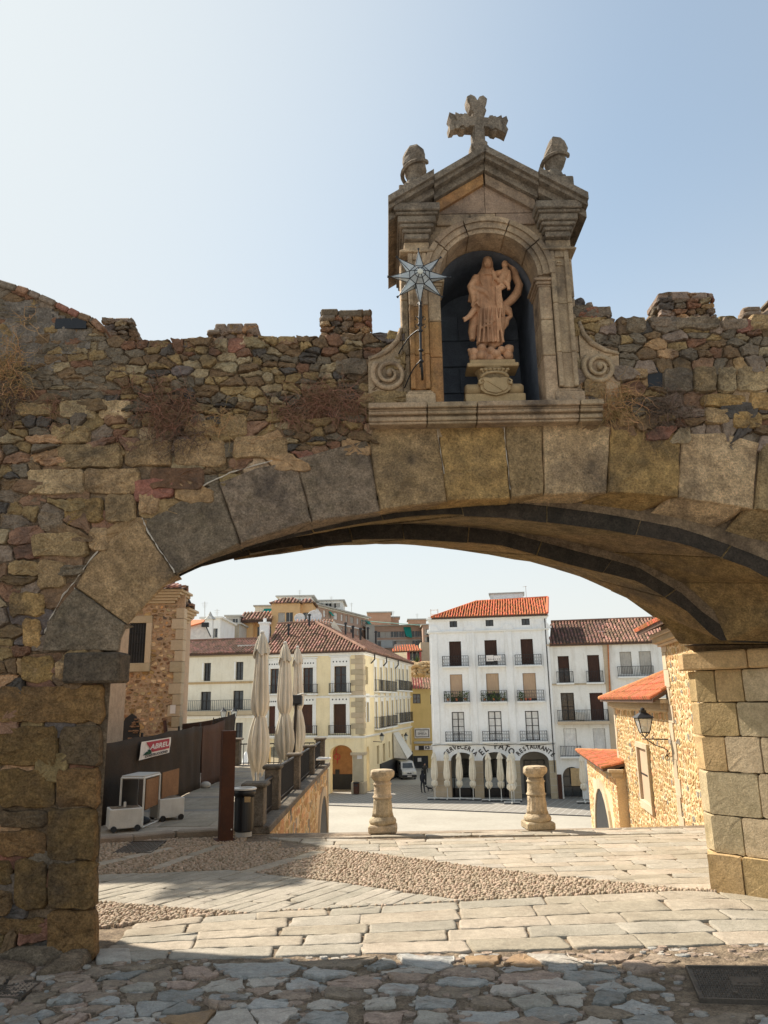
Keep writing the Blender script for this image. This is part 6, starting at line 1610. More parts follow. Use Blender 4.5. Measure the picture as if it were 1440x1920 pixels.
def window(par,fr,h,style='glass',d=.2,leaf=2,rows=3,fm=None,blind=None,bf=1.):
    u0,u1,v0,v1=h; fm=fm or M_dkwood; w_=(u1-u0)
    t=min(.06,w_*.07)
    mb=MB()
    for (a,b,c,e) in ((u0,u0+t,v0,v1),(u1-t,u1,v0,v1),(u0,u1,v1-t,v1),(u0,u1,v0,v0+t)): mb.fbox(fr,a,b,c,e,-d-.05,-d+.03)
    for k in range(1,leaf): x=u0+w_*k/leaf; mb.fbox(fr,x-t*.6,x+t*.6,v0,v1,-d-.05,-d+.025)
    for k in range(1,rows): z=v0+(v1-v0)*k/rows; mb.fbox(fr,u0,u1,z-t*.35,z+t*.35,-d-.05,-d+.015)
    wd=build('window',mb,fm,par)
    build('pane',MB().quad(fr.p(u0,v0,-d-.02),fr.p(u1,v0,-d-.02),fr.p(u1,v1,-d-.02),fr.p(u0,v1,-d-.02)),M_glass,wd)
    if blind:
        zb=v1-(v1-v0)*bf; mb=MB(); n=10; vs=[]
        for k in range(n+1):
            x=u0+.02+(w_-.04)*k/n; nn=(-d+.05 if fm is not M_black else -d-.015)+.02*(k%2); vs+= [fr.p(x,zb,nn),fr.p(x,v1-.02,nn)]
        mb.add(vs,[(2*k,2*k+2,2*k+3,2*k+1) for k in range(n)]); build('blind',mb,blind,wd)
    return wd
def balcony(par,fr,r,proj=.45,slab=.12,m=None,orn=False,dark=False,step=.11,slabm=None):
    u0,u1,v0,v1=r; bp=build('balcony',MB().cbox(fr,u0-.04,u1+.04,v0-slab,v0,-.02,proj+.05,.02),slabm or M_trim,par)
    mb=MB(); 
    for z in (v0+.06,v1-.02): mb.fbox(fr,u0,u1,z,z+.03,proj-.03,proj); mb.fbox(fr,u0,u0+.03,z,z+.03,0,proj); mb.fbox(fr,u1-.03,u1,z,z+.03,0,proj)
    n=max(2,int((u1-u0)/step))
    for k in range(n+1):
        x=u0+(u1-u0)*k/n; mb.fbox(fr,x-.012,x+.012,v0+.02,v1,proj-.027,proj-.004)
        if orn and k<n:
            xm=x+(u1-u0)/n/2
            for q in (.35,.7): zc=v0+(v1-v0)*q; mb.tube([fr.p(xm+.03*math.cos(t),zc+.06*math.sin(t),proj-.015) for t in [i*1.05 for i in range(7)]],.009,3)
    for k in range(1,int(proj/.12)): 
        for x in (u0,u1-.024): mb.fbox(fr,x,x+.024,v0+.02,v1,k*.12,k*.12+.02)
    build('balcony_railing',mb,M_iron,bp)
    if dark: build('balcony_panel',MB().fbox(fr,u0+.03,u1-.03,v0+.05,v1-.05,proj-.05,proj-.035),M_char,bp)
    return bp
def bpoly(fr,u0,u1,v0,v1,arches,K=12):
    q=[(u0,v0)]
    for (ac,hw,vs_,rise) in arches: q+=arch_poly(ac,hw,v0,vs_,K,rise)
    return q+[(u1,v0),(u1,v1),(u0,v1)]
# ---------------------------------------------------------------- white restaurant building
c12,s12=math.cos(math.radians(9.5)),math.sin(math.radians(9.5))
wb=G(1042,1498,Z); FB=Fr(wb,(c12,-s12,0)); 
rest=thing('restaurant_building','tall white five storey corner building with orange tiled roof and restaurant arcade','building',tuple(wb))
uL=FB.hit(811,1400)[0]; uR=FB.hit(1037,1350)[0]; vT=FB.hit(920,1156)[1]; vB=FB.hit(925,1396)[1]
hs=[];W=[]
for i,(xs) in enumerate(((843,857),(910.5,925),(978,993))): W.append(((xs[0],[1164,1162,1160][i],xs[1],[1176,1174,1172][i]),'attic'))
for r in ((842.5,1202.5,865,1249),(909,1200,932,1247),(977,1198,1000,1246)): W.append((r,'dark'))
for r in ((844,1264.5,867.5,1316),(912,1262.6,936,1314.5),(981,1262,1005.5,1313.5)): W.append((r,'tan'))
for r in ((847.6,1335,871,1390),(916,1333.5,941,1389),(985.6,1333,1011,1388.5)): W.append((r,'white'))
hs=[rect(FB,*r) for r,_ in W]
wall_holes('wall',rest,FB,uL,uR,vB,vT,hs,M_white)
for (r,k),h,i in zip(W,hs,range(99)):
    if k=='attic': window(rest,FB,h,leaf=2,rows=1,d=.1)
    elif k=='dark': window(rest,FB,h,leaf=2,rows=2,blind=M_brblind,bf=1. if i!=4 else .85)
    elif k=='tan': window(rest,FB,h,leaf=2,rows=2,blind=M_blind,bf=[.82,.72,.92][i-6])
    else: window(rest,FB,h,leaf=2,rows=4,blind=M_curt,bf=1.,fm=M_black)
for r in ((829.5,1230,878,1249.5),(897,1228,947,1248),(966,1227,1015,1247),(832.6,1296,880,1316.5),(902,1294.5,950,1315.5),(970,1294,1020,1314.5),(835.6,1372,884,1391),(905,1371,954.5,1390.5),(975.5,1370.6,1026,1390)):
    balcony(rest,FB,rect(FB,*r,.4),proj=.42,orn=True,step=.17)
# giant pilasters with little lunette caps, string course, cornice
vS=FB.hit(920,1184)[1]
for (xa,xb) in ((811,823),(880,894),(951,965),(1023,1036)):
    a=FB.hit(xa,1300)[0];b=FB.hit(xb,1300)[0]; build('pilaster',MB().cbox(FB,a,b,vB+.1,vS-.04,-.05,.09,.02),M_white,rest)
    cc=(a+b)/2; build('lunette',MB().extr(FB,ccw(arch_poly(cc,.34,vS+.12,vS+.22)),-.05,.10).cbox(FB,cc-.5,cc+.5,vS+.12,vS+.28,-.05,.08,.02),M_white,rest)
build('string_course',stack(FB,uL,uR,[(vS-.06,vS,.08),(vS,vS+.11,.16)],back=-.1),M_trim,rest)
build('cornice',stack(FB,uL,uR,[(vT-.25,vT-.12,.08),(vT-.118,vT,.18)],back=-.3),M_trim,rest)
build('string_course',stack(FB,uL,uR,[(vB-.05,vB+.04,.07)],back=-.1),M_trim,rest)
# arcade
ar=[]
for (xa,xb,yt) in ((846,889,1411),(906,953,1410),(976,1031,1409)):
    a=FB.hit(xa,1450)[0];b=FB.hit(xb,1450)[0]; vt=FB.hit((xa+xb)/2,yt)[1]; ar.append(((a+b)/2,(b-a)/2,vt-(b-a)*.33,(b-a)*.33))
build('arcade_wall',MB().extr(FB,bpoly(FB,uL,uR,0,vB-.052,ar),-.55,0),M_white,rest)
for u0,u1 in ((uL,ar[0][0]-ar[0][1]),(ar[0][0]+ar[0][1],ar[1][0]-ar[1][1]),(ar[1][0]+ar[1][1],ar[2][0]-ar[2][1]),(ar[2][0]+ar[2][1],uR)):
    pr=build('arcade_pier',MB().cbox(FB,u0-.01,u1+.01,0,ar[0][2]-.02,-.58,.03,.02),M_quoin,rest)
    z=.45
    while z<ar[0][2]-.2: build('joint',MB().fbox(FB,u0,u1,z,z+.02,.025,.034),M_conc,pr); z+=.45
build('arcade_back',MB().fbox(FB,uL+.1,uR-.1,0,vB-.1,-3.2,-3.0),M_conc,rest); build('arcade_ceiling',MB().fbox(FB,uL+.1,uR-.1,vB-.2,vB-.1,-3.0,-.56),M_conc,rest)
for i,(c,hw,vs_,rs) in enumerate(ar):
    g=(c-hw*.75,c+hw*.75,.1,vs_-.1); o=FB.off(n=-2.9); window(rest,o,g,leaf=3,rows=2,d=.0,fm=M_black)
build('side_wall',MB().fbox(FB,uL,uL+.2,0,vT,-9,-.41).fbox(FB,uR-.2,uR,0,vT,-9,-.41),M_white,rest)
build('back_wall',MB().fbox(FB,uL,uR,0,vT,-9.2,-9),M_white,rest)
def arc_text(par,s,fr,pl,pt,pr,size,n=.03,sx=1.):
    a,t,b=[Vector((*fr.hit(*p),0)) for p in (pl,pt,pr)]
    # circle through three points
    ax_,ay,bx,by,cx_,cy=a.x,a.y,t.x,t.y,b.x,b.y; d=2*(ax_*(by-cy)+bx*(cy-ay)+cx_*(ay-by))
    ux=((ax_**2+ay**2)*(by-cy)+(bx**2+by**2)*(cy-ay)+(cx_**2+cy**2)*(ay-by))/d; uy=((ax_**2+ay**2)*(cx_-bx)+(bx**2+by**2)*(ax_-cx_)+(cx_**2+cy**2)*(bx-ax_))/d
    r=math.hypot(ax_-ux,ay-uy); t0=math.atan2(ay-uy,ax_-ux); t1=math.atan2(cy-uy,cx_-ux); mb=MB(); L_=len(s)
    for i,ch0 in enumerate(s):
        if ch0==' ': continue
        th=t0+(t1-t0)*i/(L_-1); text(mb,ch0,fr,ux+r*math.cos(th),uy+r*math.sin(th),size,n=n,rot=th-math.pi/2,sx=sx,bold=.012)
    build('lettering',mb,M_text,par)
arc_text(rest,'CERVECERIA',FB,(836,1414),(864,1400.5),(891,1413),.44,sx=.9); arc_text(rest,'EL PATO',FB,(903,1411),(931,1399),(958.5,1409),.62,sx=.9); arc_text(rest,'RESTAURANTE',FB,(972,1413),(1004,1400),(1036,1415),.44,sx=.85)
mb=MB(); mb.tube([FB.p(uL+(uR-uL)*k/16,vB-.03+.05*math.sin(k*1.3),.12) for k in range(17)],.018,5); mb.tube([FB.p(uR-.12,z,.1) for z in (vT-.3,vT*.6,vB-.3,1.8)],.04,5)
build('cables',mb,M_iron,rest)
# roof
tr=lambda px,py,n:FB.p(*FB.hit(px,py,n),n)
eL=FB.p(uL+.25,vT+.05,.22);eR=FB.p(uR+.1,vT+.05,.22); rL=tr(893,1129,-4.2);rR=tr(1027,1121,-4.2)
mb=MB(); tile_roof(mb,[eL,eR,rR,rL],.2,.4); tile_roof(mb,[FB.p(uL+.25,vT+.05,-8),eL,rL],.2,.4); build('roof_tiles',mb,M_tile[1],rest,kind='stuff')
fixn(build('roof',MB().prism([eL-Vector((0,0,.15)),eR-Vector((0,0,.15)),rR-Vector((0,0,.15)),rL-Vector((0,0,.15))],[eL,eR,rR,rL]),M_tilejoint,rest)); 
build('roof_slope',MB().prism([FB.p(uL+.25,vT-.1,-8),eL-Vector((0,0,.15)),rL-Vector((0,0,.15))],[FB.p(uL+.25,vT+.04,-8),eL-Vector((0,0,.01)),rL-Vector((0,0,.01))]),M_tilejoint,rest)
mb=MB(); 
for p,q in ((eL,rL),(rL,rR),(rR,eR)): mb.tube([p+Vector((0,0,.05)),q+Vector((0,0,.06))],.10,6)
build('ridge_tiles',mb,M_tile[1],rest)
for x,y in ((899,1143),(966,1141)): p=tr(x,y,-2.2); build('roof_vent',MB().add([p+Vector((-.18,-.2,-.02)),p+Vector((.18,-.2,-.02)),p+Vector((0,-.2,.2)),p+Vector((0,.5,.2))],[(0,1,2),(0,2,3),(1,3,2)]),M_tile[0],rest)
f=FB.off(n=-6.); a=f.hit(919,1124);b=f.hit(981,1112); build('roof_hut',MB().fbox(f,a[0],b[0],a[1]-1,b[1],-2,0),M_white,rest); build('hut_roof',MB().fbox(f,a[0]-.1,b[0]+.1,b[1],b[1]+.1,-2.1,.1),M_conc,rest)
a=FB.hit(813,1158);mb=MB(); p0=FB.p(uL+.15,vT,-.3)
for k in (0,.55): 
    mb.tube([p0+FB.U*k,p0+FB.U*k+Vector((0,0,.75))],.03,5)
for z in (.35,.68): mb.tube([p0+Vector((0,0,z)),p0+FB.U*.55+Vector((0,0,z))],.025,5)
build('roof_railing',mb,M_steel,rest); build('parapet_block',MB().fbox(FB,uL-.05,uL+.9,vT,vT+.12,-.8,.1),M_trim,rest)
p=tr(987,1122,-4.6); build('antenna',MB().tube([p,p+Vector((0,0,1.0))],.02,4).tube([p+Vector((-.25,0,.95)),p+Vector((.1,0,1.0))],.015,4),M_conc,rest)
# notices on a balcony, plants on the second floor balconies
f=FB.off(n=.44); a=f.hit(912,1240);b=f.hit(939,1228); build('notice',MB().fbox(f,a[0],(a[0]+b[0])/2,a[1],b[1],0,.01).fbox(f,(a[0]+b[0])/2+.02,b[0],a[1]+.03,b[1]-.04,0,.012),M_signw,rest)
mb=MB(); 
for i in range(6): u=a[0]+.15+(b[0]-a[0]-.3)*i/5; mb.fbox(f,u,u+.08,a[1]+.12,a[1]+.17,.0125,.014)
build('notice_print',mb,M_text,rest)
for j,(x0,x1) in enumerate(((834,878),(903,949),(972,1000))):
    mb=MB()
    for k in range(260):
        px=R.uniform(x0,x1); u,vv=f.hit(px,R.uniform(1298,1314)); 
        if j==2 and px>985: continue
        if R.random()<.5 and x0+12<px<x1-14: vv-=.2
        p=f.p(u,vv,R.uniform(-.35,.05)); d=Vector((R.gauss(0,.08),R.gauss(0,.05),R.uniform(.02,.16))); n=Vector((R.gauss(0,.03),0,R.gauss(0,.02))); mb.add([p,p+d*.5+n,p+d,p+d*.5-n],[(0,1,2,3)])
    t=thing('balcony_plants',['low green potted plants on the left tan-blind balcony','bushy potted plants on the middle tan-blind balcony','feathery plant on the right tan-blind balcony'][j],'plants',tuple(f.p(*f.hit((x0+x1)/2,1314),-.2)),'potted plants on the restaurant balconies')
    build('foliage',mb,M_leaf,t)
    for k in range(3): u=f.hit(x0+6+k*(x1-x0-12)/2,1314)[0]; v0_=f.hit(x0,1315)[1]; build('pot',MB().lathe([(.08,0),(.11,.18)],f.p(u,v0_+.04,-.18),8),M_tilep,t)
# ---------------------------------------------------------------- white four storey neighbour and the third house
nb=thing('apartment_house','white four storey house with dark doors and a long iron balcony','building',tuple(FB.p(uR,0)))
x1=FB.hit(1137,1300)[0]; ve=FB.hit(1090,1208)[1]
W2=[((1047,1230,1068,1280),'brown',.46),((1102.5,1228,1125,1279),'brown',1),((1052.5,1299,1077.5,1351),'glass',0),((1107,1299,1132,1351),'brown',1),((1058,1366,1082,1417),'curt',1),((1113,1366,1136,1415),'curt',1)]
h2=[rect(FB,*r) for r,_,_ in W2]; vA=FB.hit(1075,1425)[1]
wall_holes('wall',nb,FB,uR+.003,x1,vA,ve,h2,M_white2)
for (r,k,bf),h in zip(W2,h2): window(nb,FB,h,leaf=2,rows=2,blind={'brown':M_brblind,'curt':M_curt}.get(k),bf=bf)
for r in ((1044,1259,1075,1280.5),(1100,1258,1131,1279.5),(1051,1399,1090,1419)): balcony(nb,FB,rect(FB,*r,.35),proj=.35)
balcony(nb,FB,rect(FB,1046,1331,1141,1352.5,.45),proj=.5,slab=.22,slabm=M_quoin)
r=rect(FB,1079,1335,1097,1350,.2); build('air_conditioner',MB().cbox(FB,r[0],r[1],r[2],r[3],.05,.3,.02),M_steel,nb)
build('string_course',MB().fbox(FB,uR,x1,FB.hit(1090,1284)[1],FB.hit(1090,1281)[1],0,.06),M_quoin,nb)
a2=FB.hit(1057,1480)[0];b2=FB.hit(1092,1480)[0];vt=FB.hit(1074,1438)[1]; arr=[((a2+b2)/2,(b2-a2)/2,vt-(b2-a2)/2,(b2-a2)/2)]
build('arcade_wall',MB().extr(FB,bpoly(FB,uR+.003,x1+2.,0,vA,arr),-.5,0),M_white2,nb); 
o=FB.off(n=-.5); window(nb,o,(a2,b2,0.1,vt),leaf=2,rows=3,d=.02,fm=M_black); build('pavement_board',MB().cbox(FB,a2+.55,a2+1.5,.9,2.1,.2,.3,.02),M_ped,nb)
build('brown_pillar',MB().cbox(FB,FB.hit(1045,1480)[0]+.05,a2-.1,0,FB.hit(1050,1452)[1],-.3,.10,.02),M_rust,nb)
build('eaves',stack(FB,uR+.05,x1,[(ve-.12,ve-.04,.08),(ve-.038,ve+.05,.18)],back=-.3),M_quoin,nb)
x2=FB.hit(1248,1250)[0]; ve3=FB.hit(1190,1204)[1]; xq=FB.hit(1147,1300)[0]
n3=thing('apartment_house','off-white house at right with two grey blinds and sandstone strip','building',tuple(FB.p(x1,0)))
build('sandstone_strip',MB().cbox(FB,x1+.003,xq,1,ve,-.3,.05,.01),M_quoin,n3)
W3=[(1163,1222,1185,1264),(1199,1221,1222,1264)]; h3=[rect(FB,*r) for r in W3]
wall_holes('wall',n3,FB,xq+.003,x2+4,0,ve3,h3,M_white2)
for h in h3: window(n3,FB,h,leaf=2,rows=1,blind=M_greyblind,bf=1)
balcony(n3,FB,rect(FB,1159,1249,1226,1268,.35),proj=.35)
build('eaves',stack(FB,x1+.02,x2+4,[(ve-.12,ve-.04,.08),(ve-.038,ve+.05,.18)],back=-.3),M_quoin,n3)
build('wall_behind',MB().fbox(FB,uR+.1,x1+7,0,ve,-9,-8.8),M_white2,nb)
build('downpipe',MB().tube([FB.p(FB.hit(1140,1210)[0],ve,.1),FB.p(FB.hit(1142,1290)[0],ve-4,.12)],.05,6),M_tilep,n3)
r0=tr(1033,1167,-4.6);r1=tr(1140,1163,-4.6);r2=tr(1243,1159,-4.6); r2=r2+(r2-r1)*.8
e0=FB.p(uR+.1,ve+.06,.25);e1=FB.p(x1+.0,ve+.06,.25);e2=FB.p(x2+4,ve+.06,.25)
mb=MB(); tile_roof(mb,[e0,e1,r1,r0],.24,.45); build('roof_tiles',mb,M_tile[0],nb,kind='stuff'); mb=MB(); tile_roof(mb,[e1+FB.U*.03,e2,r2,r1],.24,.45); build('roof_tiles',mb,M_tile[2],n3,kind='stuff')
dn=Vector((0,0,.15))
fixn(build('roof',MB().prism([e0-dn,e1-dn,r1-dn,r0-dn],[e0,e1,r1,r0]),M_tilejoint,nb)); fixn(build('roof',MB().prism([e1-dn,e2-dn,r2-dn,r1-dn],[e1,e2,r2,r1]),M_tilejoint,n3))
p=tr(1132,1186,-2.2); build('skylight',MB().box(p.x-.45,p.x+.45,p.y-.2,p.y+.3,p.z,p.z+.1),M_steel,nb)
build('ridge_tiles',MB().tube([r0+dn*.4,r1+dn*.4],.12,6),M_tile[0],nb); build('ridge_tiles',MB().tube([r1+dn*.4,r2+dn*.4],.12,6),M_tile[2],n3)
# ---------------------------------------------------------------- yellow corner building
yc=G(683,1489,Z); c11,s11=math.cos(math.radians(11)),math.sin(math.radians(11))
FY=Fr(yc,(c11,-s11,0)); FX=Fr(yc,(s11,c11,0),(0,0,1),(c11,-s11,0))
yb=thing('corner_building','yellow three storey corner building with white window surrounds and brown tiled roof','building',tuple(yc))
yL=FY.hit(503,1300)[0]; yT=FY.hit(640,1222)[1]; yG=FY.hit(640,1382)[1]; y0u=FY.hit(684,1300)[0]*0-.0
Wy=[(627,1249,649.5,1298),(568.5,1252,587,1299),(507,1254,523,1300),(625.6,1320,649,1375),(565,1321,586,1375),(503.8,1324,516,1376)]
hy=[rect(FY,*r) for r in Wy]
wall_holes('wall',yb,FY,yL,0,yG,yT,hy,M_yel)
for i,(r,h) in enumerate(zip(Wy,hy)):
    window(yb,FY,h,leaf=2,rows=2 if i>2 else 3,fm=M_wood,blind=M_wood if i>2 else None,bf=1.)
    w0,w1,v0,v1=h; tw=.30; v0s=v0-.02
    ww=build('window_surround',MB().cbox(FY,max(w0-tw,yL),w0,v0s,v1,-.05,.07,.015).cbox(FY,w1,w1+tw,v0s,v1,-.05,.07,.015).cbox(FY,max(w0-tw,yL),w1+tw,v1,v1+.72,-.05,.08,.015).cbox(FY,max(w0-tw-.1,yL),w1+tw+.1,v1+.73,v1+.84,-.05,.14,.02),M_trim,yb)
    mb=MB()
    for k in range(5): u=w0-.05+(w1-w0+.1)*k/4; mb.lathe([(.065,0),(.065,.012)],FY.p(u,v1+.36,.075),8,ax=Matrix.Rotation(math.pi/2,3,'X'))
    build('vent_hole',mb,M_char,ww)
for r in ((617,1281,656.5,1299.5),(558,1283,594,1300.5),(497,1285,525,1301),(616,1360,656.5,1379),(556,1361,593,1379.5),(497,1363,522,1380)): balcony(yb,FY,rect(FY,*r,.35),proj=.38,step=.14)
build('cornice',stack(FY,yL,.0,[(yT-.3,yT-.15,.06),(yT-.148,yT+.05,.2)],back=-.3),M_trim,yb)
for v in (FY.hit(640,1306)[1],yG): build('string_course',stack(FY,yL,.0,[(v-.1,v,.06),(v,v+.07,.12)],back=-.1),M_trim,yb)
k=0;z=yG+.2
while z<yT-.5:
    l=1.0 if k%2 else .65; build('quoin',MB().cbox(FY,-l,.02,z,z+.41,-.3,.04,.015).cbox(FX,-.02,l*.8,z,z+.41,-.3,.035,.015),M_quoin,yb); z+=.42;k+=1
ay=[]
for (xa,xb,yt) in ((494,529,1400),(553,583,1399),(618,661,1397)):
    a=FY.hit(xa,1450)[0];b=FY.hit(xb,1450)[0];vt=FY.hit((xa+xb)/2,yt)[1]; ay.append(((a+b)/2,(b-a)/2,vt-(b-a)*.36,(b-a)*.36))
build('arcade_wall',MB().extr(FY,bpoly(FY,yL,-.0,0,yG-.102,ay),-.9,0),M_yel,yb)
build('pier_capital',stack(FY,ay[2][0]+ay[2][1]+.0,-.05,[(ay[2][2]-.2,ay[2][2]-.1,.04),(ay[2][2]-.1,ay[2][2]+.1,.14)],back=-.92),M_quoin,yb)
build('pier_shaft',MB().cbox(FY,ay[2][0]+ay[2][1]+.03,-.03,.9,ay[2][2]-.21,-.9,.03,.02),M_quoin,yb); build('pier_foot',MB().cbox(FY,ay[2][0]+ay[2][1]-.1,.05,0,.89,-.95,.12,.04),M_quoin,yb)
build('arcade_back',MB().fbox(FY,yL,-.5,0,yG-.2,-3.3,-3.1),M_ply,yb); build('dark_doorway',MB().fbox(FY,ay[2][0]+.45,ay[2][0]+ay[2][1]+.6,0,yG-1.4,-3.09,-3.0).fbox(FY,ay[2][0]-1.6,ay[2][0]+.44,0,1.2,-3.09,-3.02),M_char,yb)
mb=MB(); f=FY.off(n=-3.08); u,v=FY.hit(632,1420,-3.08); mb.tube([f.p(u+.25*math.cos(t),v+.05+.22*math.sin(t)) for t in [i*.45 for i in range(15)]],.035,5); mb.tube([f.p(u,v+.75),f.p(u-.1,v+.4),f.p(u+.05,v),f.p(u,v-.5)],.03,5); build('wall_emblem',mb,M_red,yb)
build('wall_placard',MB().fbox(f,u-.15,u+.2,v-1.35,v-.95,0,.03),M_char,yb)
r=rect(FY,670,1415,679,1423); build('notice_plate',MB().fbox(FY,r[0],r[1],r[2],r[3],.04,.06),M_signw,yb)
# side facade
SU=[(685,1250,690,1283),(701.5,1251,705,1296),(712,1251.5,716,1296),(722,1252,726,1295.5),(731.7,1252.5,735,1295),(740,1254,743,1294),(747,1254.5,750,1294),(753.6,1255,756.7,1293.5),(761.6,1255.5,764.7,1293),
    (686.6,1317,691,1354),(703,1316,707,1366),(714,1315,718,1364),(724,1314,728,1362),(733.5,1313,737,1360),(742,1312,745,1356),(749,1311,752,1354.5),(755.7,1310.5,758.8,1353),(764,1310,767,1351)]
SG=[(706.6,1398,711,1433),(718,1394,722.5,1428),(728.7,1390,731.7,1421),(752.6,1376,756,1406),(759.7,1373,763,1402),(768,1368,770.7,1397)]
uE=FX.hit(772,1300)[0]; yT2=yT
hsid=[rect(FX,*r) for r in SU]; hg=[rect(FX,*r) for r in SG]
wall_holes('side_wall',yb,FX,0,uE,yG-.1,yT2,hsid,M_yel,depth=.3); 
wall_holes('ground_floor_wall',yb,FX,2.2,uE,0,yG-.102,[h for h in hg if h[3]<yG-.15],M_yel,depth=.3)
for h in hsid+[h for h in hg if h[3]<yG-.15]: window(yb,FX,h,leaf=2,rows=2,fm=M_wood,d=.28)
a=hsid[1][0]-.3;b=hsid[4][1]+.2;c=hsid[5][0]-.3;d=hsid[8][1]+.2
for (p,q,hh) in ((a,b,hsid[1]),(c,d,hsid[5]),(a,b,hsid[10]),(c,d,hsid[14])):
    for k in range(3):
        u0_=p+(q-p)*k/3+.15; balcony(yb,FX,(u0_,p+(q-p)*(k+1)/3-.15,hh[2],hh[2]+.95),proj=.45,dark=False,step=.2)
for h in hsid[1:]: build('window_surround',MB().cbox(FX,h[0]-.22,h[1]+.22,h[3],h[3]+.7,-.03,.06,.01).cbox(FX,h[0]-.2,h[0],h[2],h[3],-.03,.05,.01).cbox(FX,h[1],h[1]+.2,h[2],h[3],-.03,.05,.01),M_trim,yb)
build('cornice',stack(FX,.3,uE,[(yT-.3,yT-.15,.06),(yT-.148,yT+.05,.2)],back=-.2),M_trim,yb)
for v in (FY.hit(640,1306)[1],yG): build('string_course',stack(FX,.3,uE,[(v-.1,v,.06),(v,v+.07,.14)],back=-.1),M_trim,yb)
build('side_arcade_wall',MB().extr(FX,bpoly(FX,.95,2.2,0,yG-.102,[(1.5,.5,ay[2][2],.5)]),-.6,0),M_yel,yb)
g0=FX.hit(712,1437)[0]; gz0=FX.hit(714,1433)[1]; gE=FX.hit(773,1401)
build('shopfront',MB().extr(FX,[(g0,0),(uE,0),(uE,1.75),(g0,1.75)],-.1,.10),M_char,yb)
f=FX.off(n=.12); a,b=FX.hit(737,1374,.1),FX.hit(745,1418,.1); 
build('white_awning',MB().prism([f.p(a[0],a[1],0),f.p(a[0]+3.,a[1],0),f.p(a[0]+3.,b[1]+.2,1.3),f.p(a[0],b[1]-.1,1.3)],[f.p(a[0],a[1]-.05,0),f.p(a[0]+3.,a[1]-.05,0),f.p(a[0]+3.,b[1]+.1,1.2),f.p(a[0],b[1]-.2,1.2)]).prism([f.p(a[0],a[1],0),f.p(a[0],b[1],0),f.p(a[0],b[1]-.1,1.3)],[f.p(a[0]+.03,a[1],0),f.p(a[0]+.03,b[1],0),f.p(a[0]+.03,b[1]-.1,1.3)]),M_steel,yb)
build('back_wall',MB().fbox(FY,yL,0,0,yT,-9.5,-9.3),M_yel,yb)
# roof: hip towards the corner
apx=FY.p(*FY.hit(592,1168,-5.),-5.); rl_=FY.p(*FY.hit(520,1171,-5.),-5.); eL_=FY.p(yL-.1,yT+.06,.3); eC=FY.p(.3,yT+.06,.3)
ba=FX.p(uE+.3,yT+.06,.3); rb=apx+FX.U*(uE-5.5)
mb=MB(); tile_roof(mb,[eL_,eC,apx,rl_],.27,.5); build('roof_tiles',mb,M_tile[2],yb,kind='stuff'); mb=MB(); tile_roof(mb,[eC,ba,rb,apx],.27,.5); build('roof_tiles',mb,M_tile[2],yb,kind='stuff')
fixn(build('roof',MB().prism([eL_-dn,eC-dn,apx-dn,rl_-dn],[eL_,eC,apx,rl_]),M_tilejoint,yb)); fixn(build('roof',MB().prism([eC-dn,ba-dn,rb-dn,apx-dn],[eC,ba,rb,apx]),M_tilejoint,yb))
build('ridge_tiles',MB().tube([eC+dn*.5,apx+dn*.5,rl_+dn*.5],.14,6).tube([apx+dn*.5,rb+dn*.5],.14,6),M_tile[2],yb)
for (px,py) in ((580,1174),(541,1193),(648,1190),(662,1196),(676,1200),(705,1206),(690,1199)):
    p=P(px,py,FY.o.y+4.); build('chimney_pipe',MB().tube([p,p+Vector((0,0,.9))],.1,6).lathe([(.16,0),(.13,.15)],p+Vector((0,0,.9)),8),M_iron,yb)
for u in (3.2,8.5,14.5): build('downpipe',MB().tube([FX.p(u,yT+.0,.3),FX.p(u,yT-.5,.3),FX.p(u-.5,yT-.85,.1)],.06,5),M_iron,yb)
# second gabled roof behind
g=thing('gable_house','cream gable house with brown tiles rising behind the yellow corner roof','building',tuple(P(610,1180,76)))
q=lambda px,py,Y:P(px,py,Y)
build('gable_wall',MB().prism([q(626,1163,74),q(645,1190,74),q(610,1190,74)],[q(626,1163,74.3),q(645,1190,74.3),q(610,1190,74.3)]),M_cream,g)
mb=MB(); tile_roof(mb,[q(548,1185,72),q(607,1185,72),q(627,1162,75.5),q(556,1165,75.5)],.27,.5); build('roof_tiles',mb,M_tile[2],g,kind='stuff')
for px,y,r in ((562,1160,.55),(590,1157,.75)): p=q(px,y,78); build('satellite_dish',MB().lathe([(.05,-.05),(r*.6,.03),(r,.16),(r*.96,.17),(r*.55,.06),(.03,0)],p,14,ax=Matrix.Rotation(math.radians(65),3,'X')).tube([p,p+Vector((0,.2,-1.2))],.04,5),M_signw,g)
# ---------------------------------------------------------------- long white house left
lw=thing('long_house','long cream white house with railed balcony left of the folded parasols','building',tuple(FY.p(yL-4,0)))
FL2=FY.off(n=.15); lT=FL2.hit(400,1228)[1]; l0=FL2.hit(330,1300)[0]-4; vf=FL2.hit(420,1362)[1]
Wl=[(382,1243,395,1277),(442,1241,456,1275),(376,1297,395,1332),(437,1295,456,1330),(441,1355,455,1388)]; hl=[rect(FL2,*r) for r in Wl]
wall_holes('wall',lw,FL2,l0,yL-.003,0,lT,hl,M_cream)
for h in hl: window(lw,FL2,h,leaf=2,rows=2,blind=None)
for h in hl[:2]: build('open_shutter',MB().fbox(FL2,h[0]-.14,h[0],h[2]+.1,h[3],0.01,.05),M_trim,lw)
build('string_course',MB().fbox(FL2,l0,yL,FL2.hit(420,1282)[1],FL2.hit(420,1278)[1],0,.06),M_ped,lw)
r=rect(FL2,326,1313,473,1333,.4); balcony(lw,FL2,(r[0]-3,r[1],r[2],r[3]),proj=.5,slab=.35,slabm=M_quoin,step=.16)
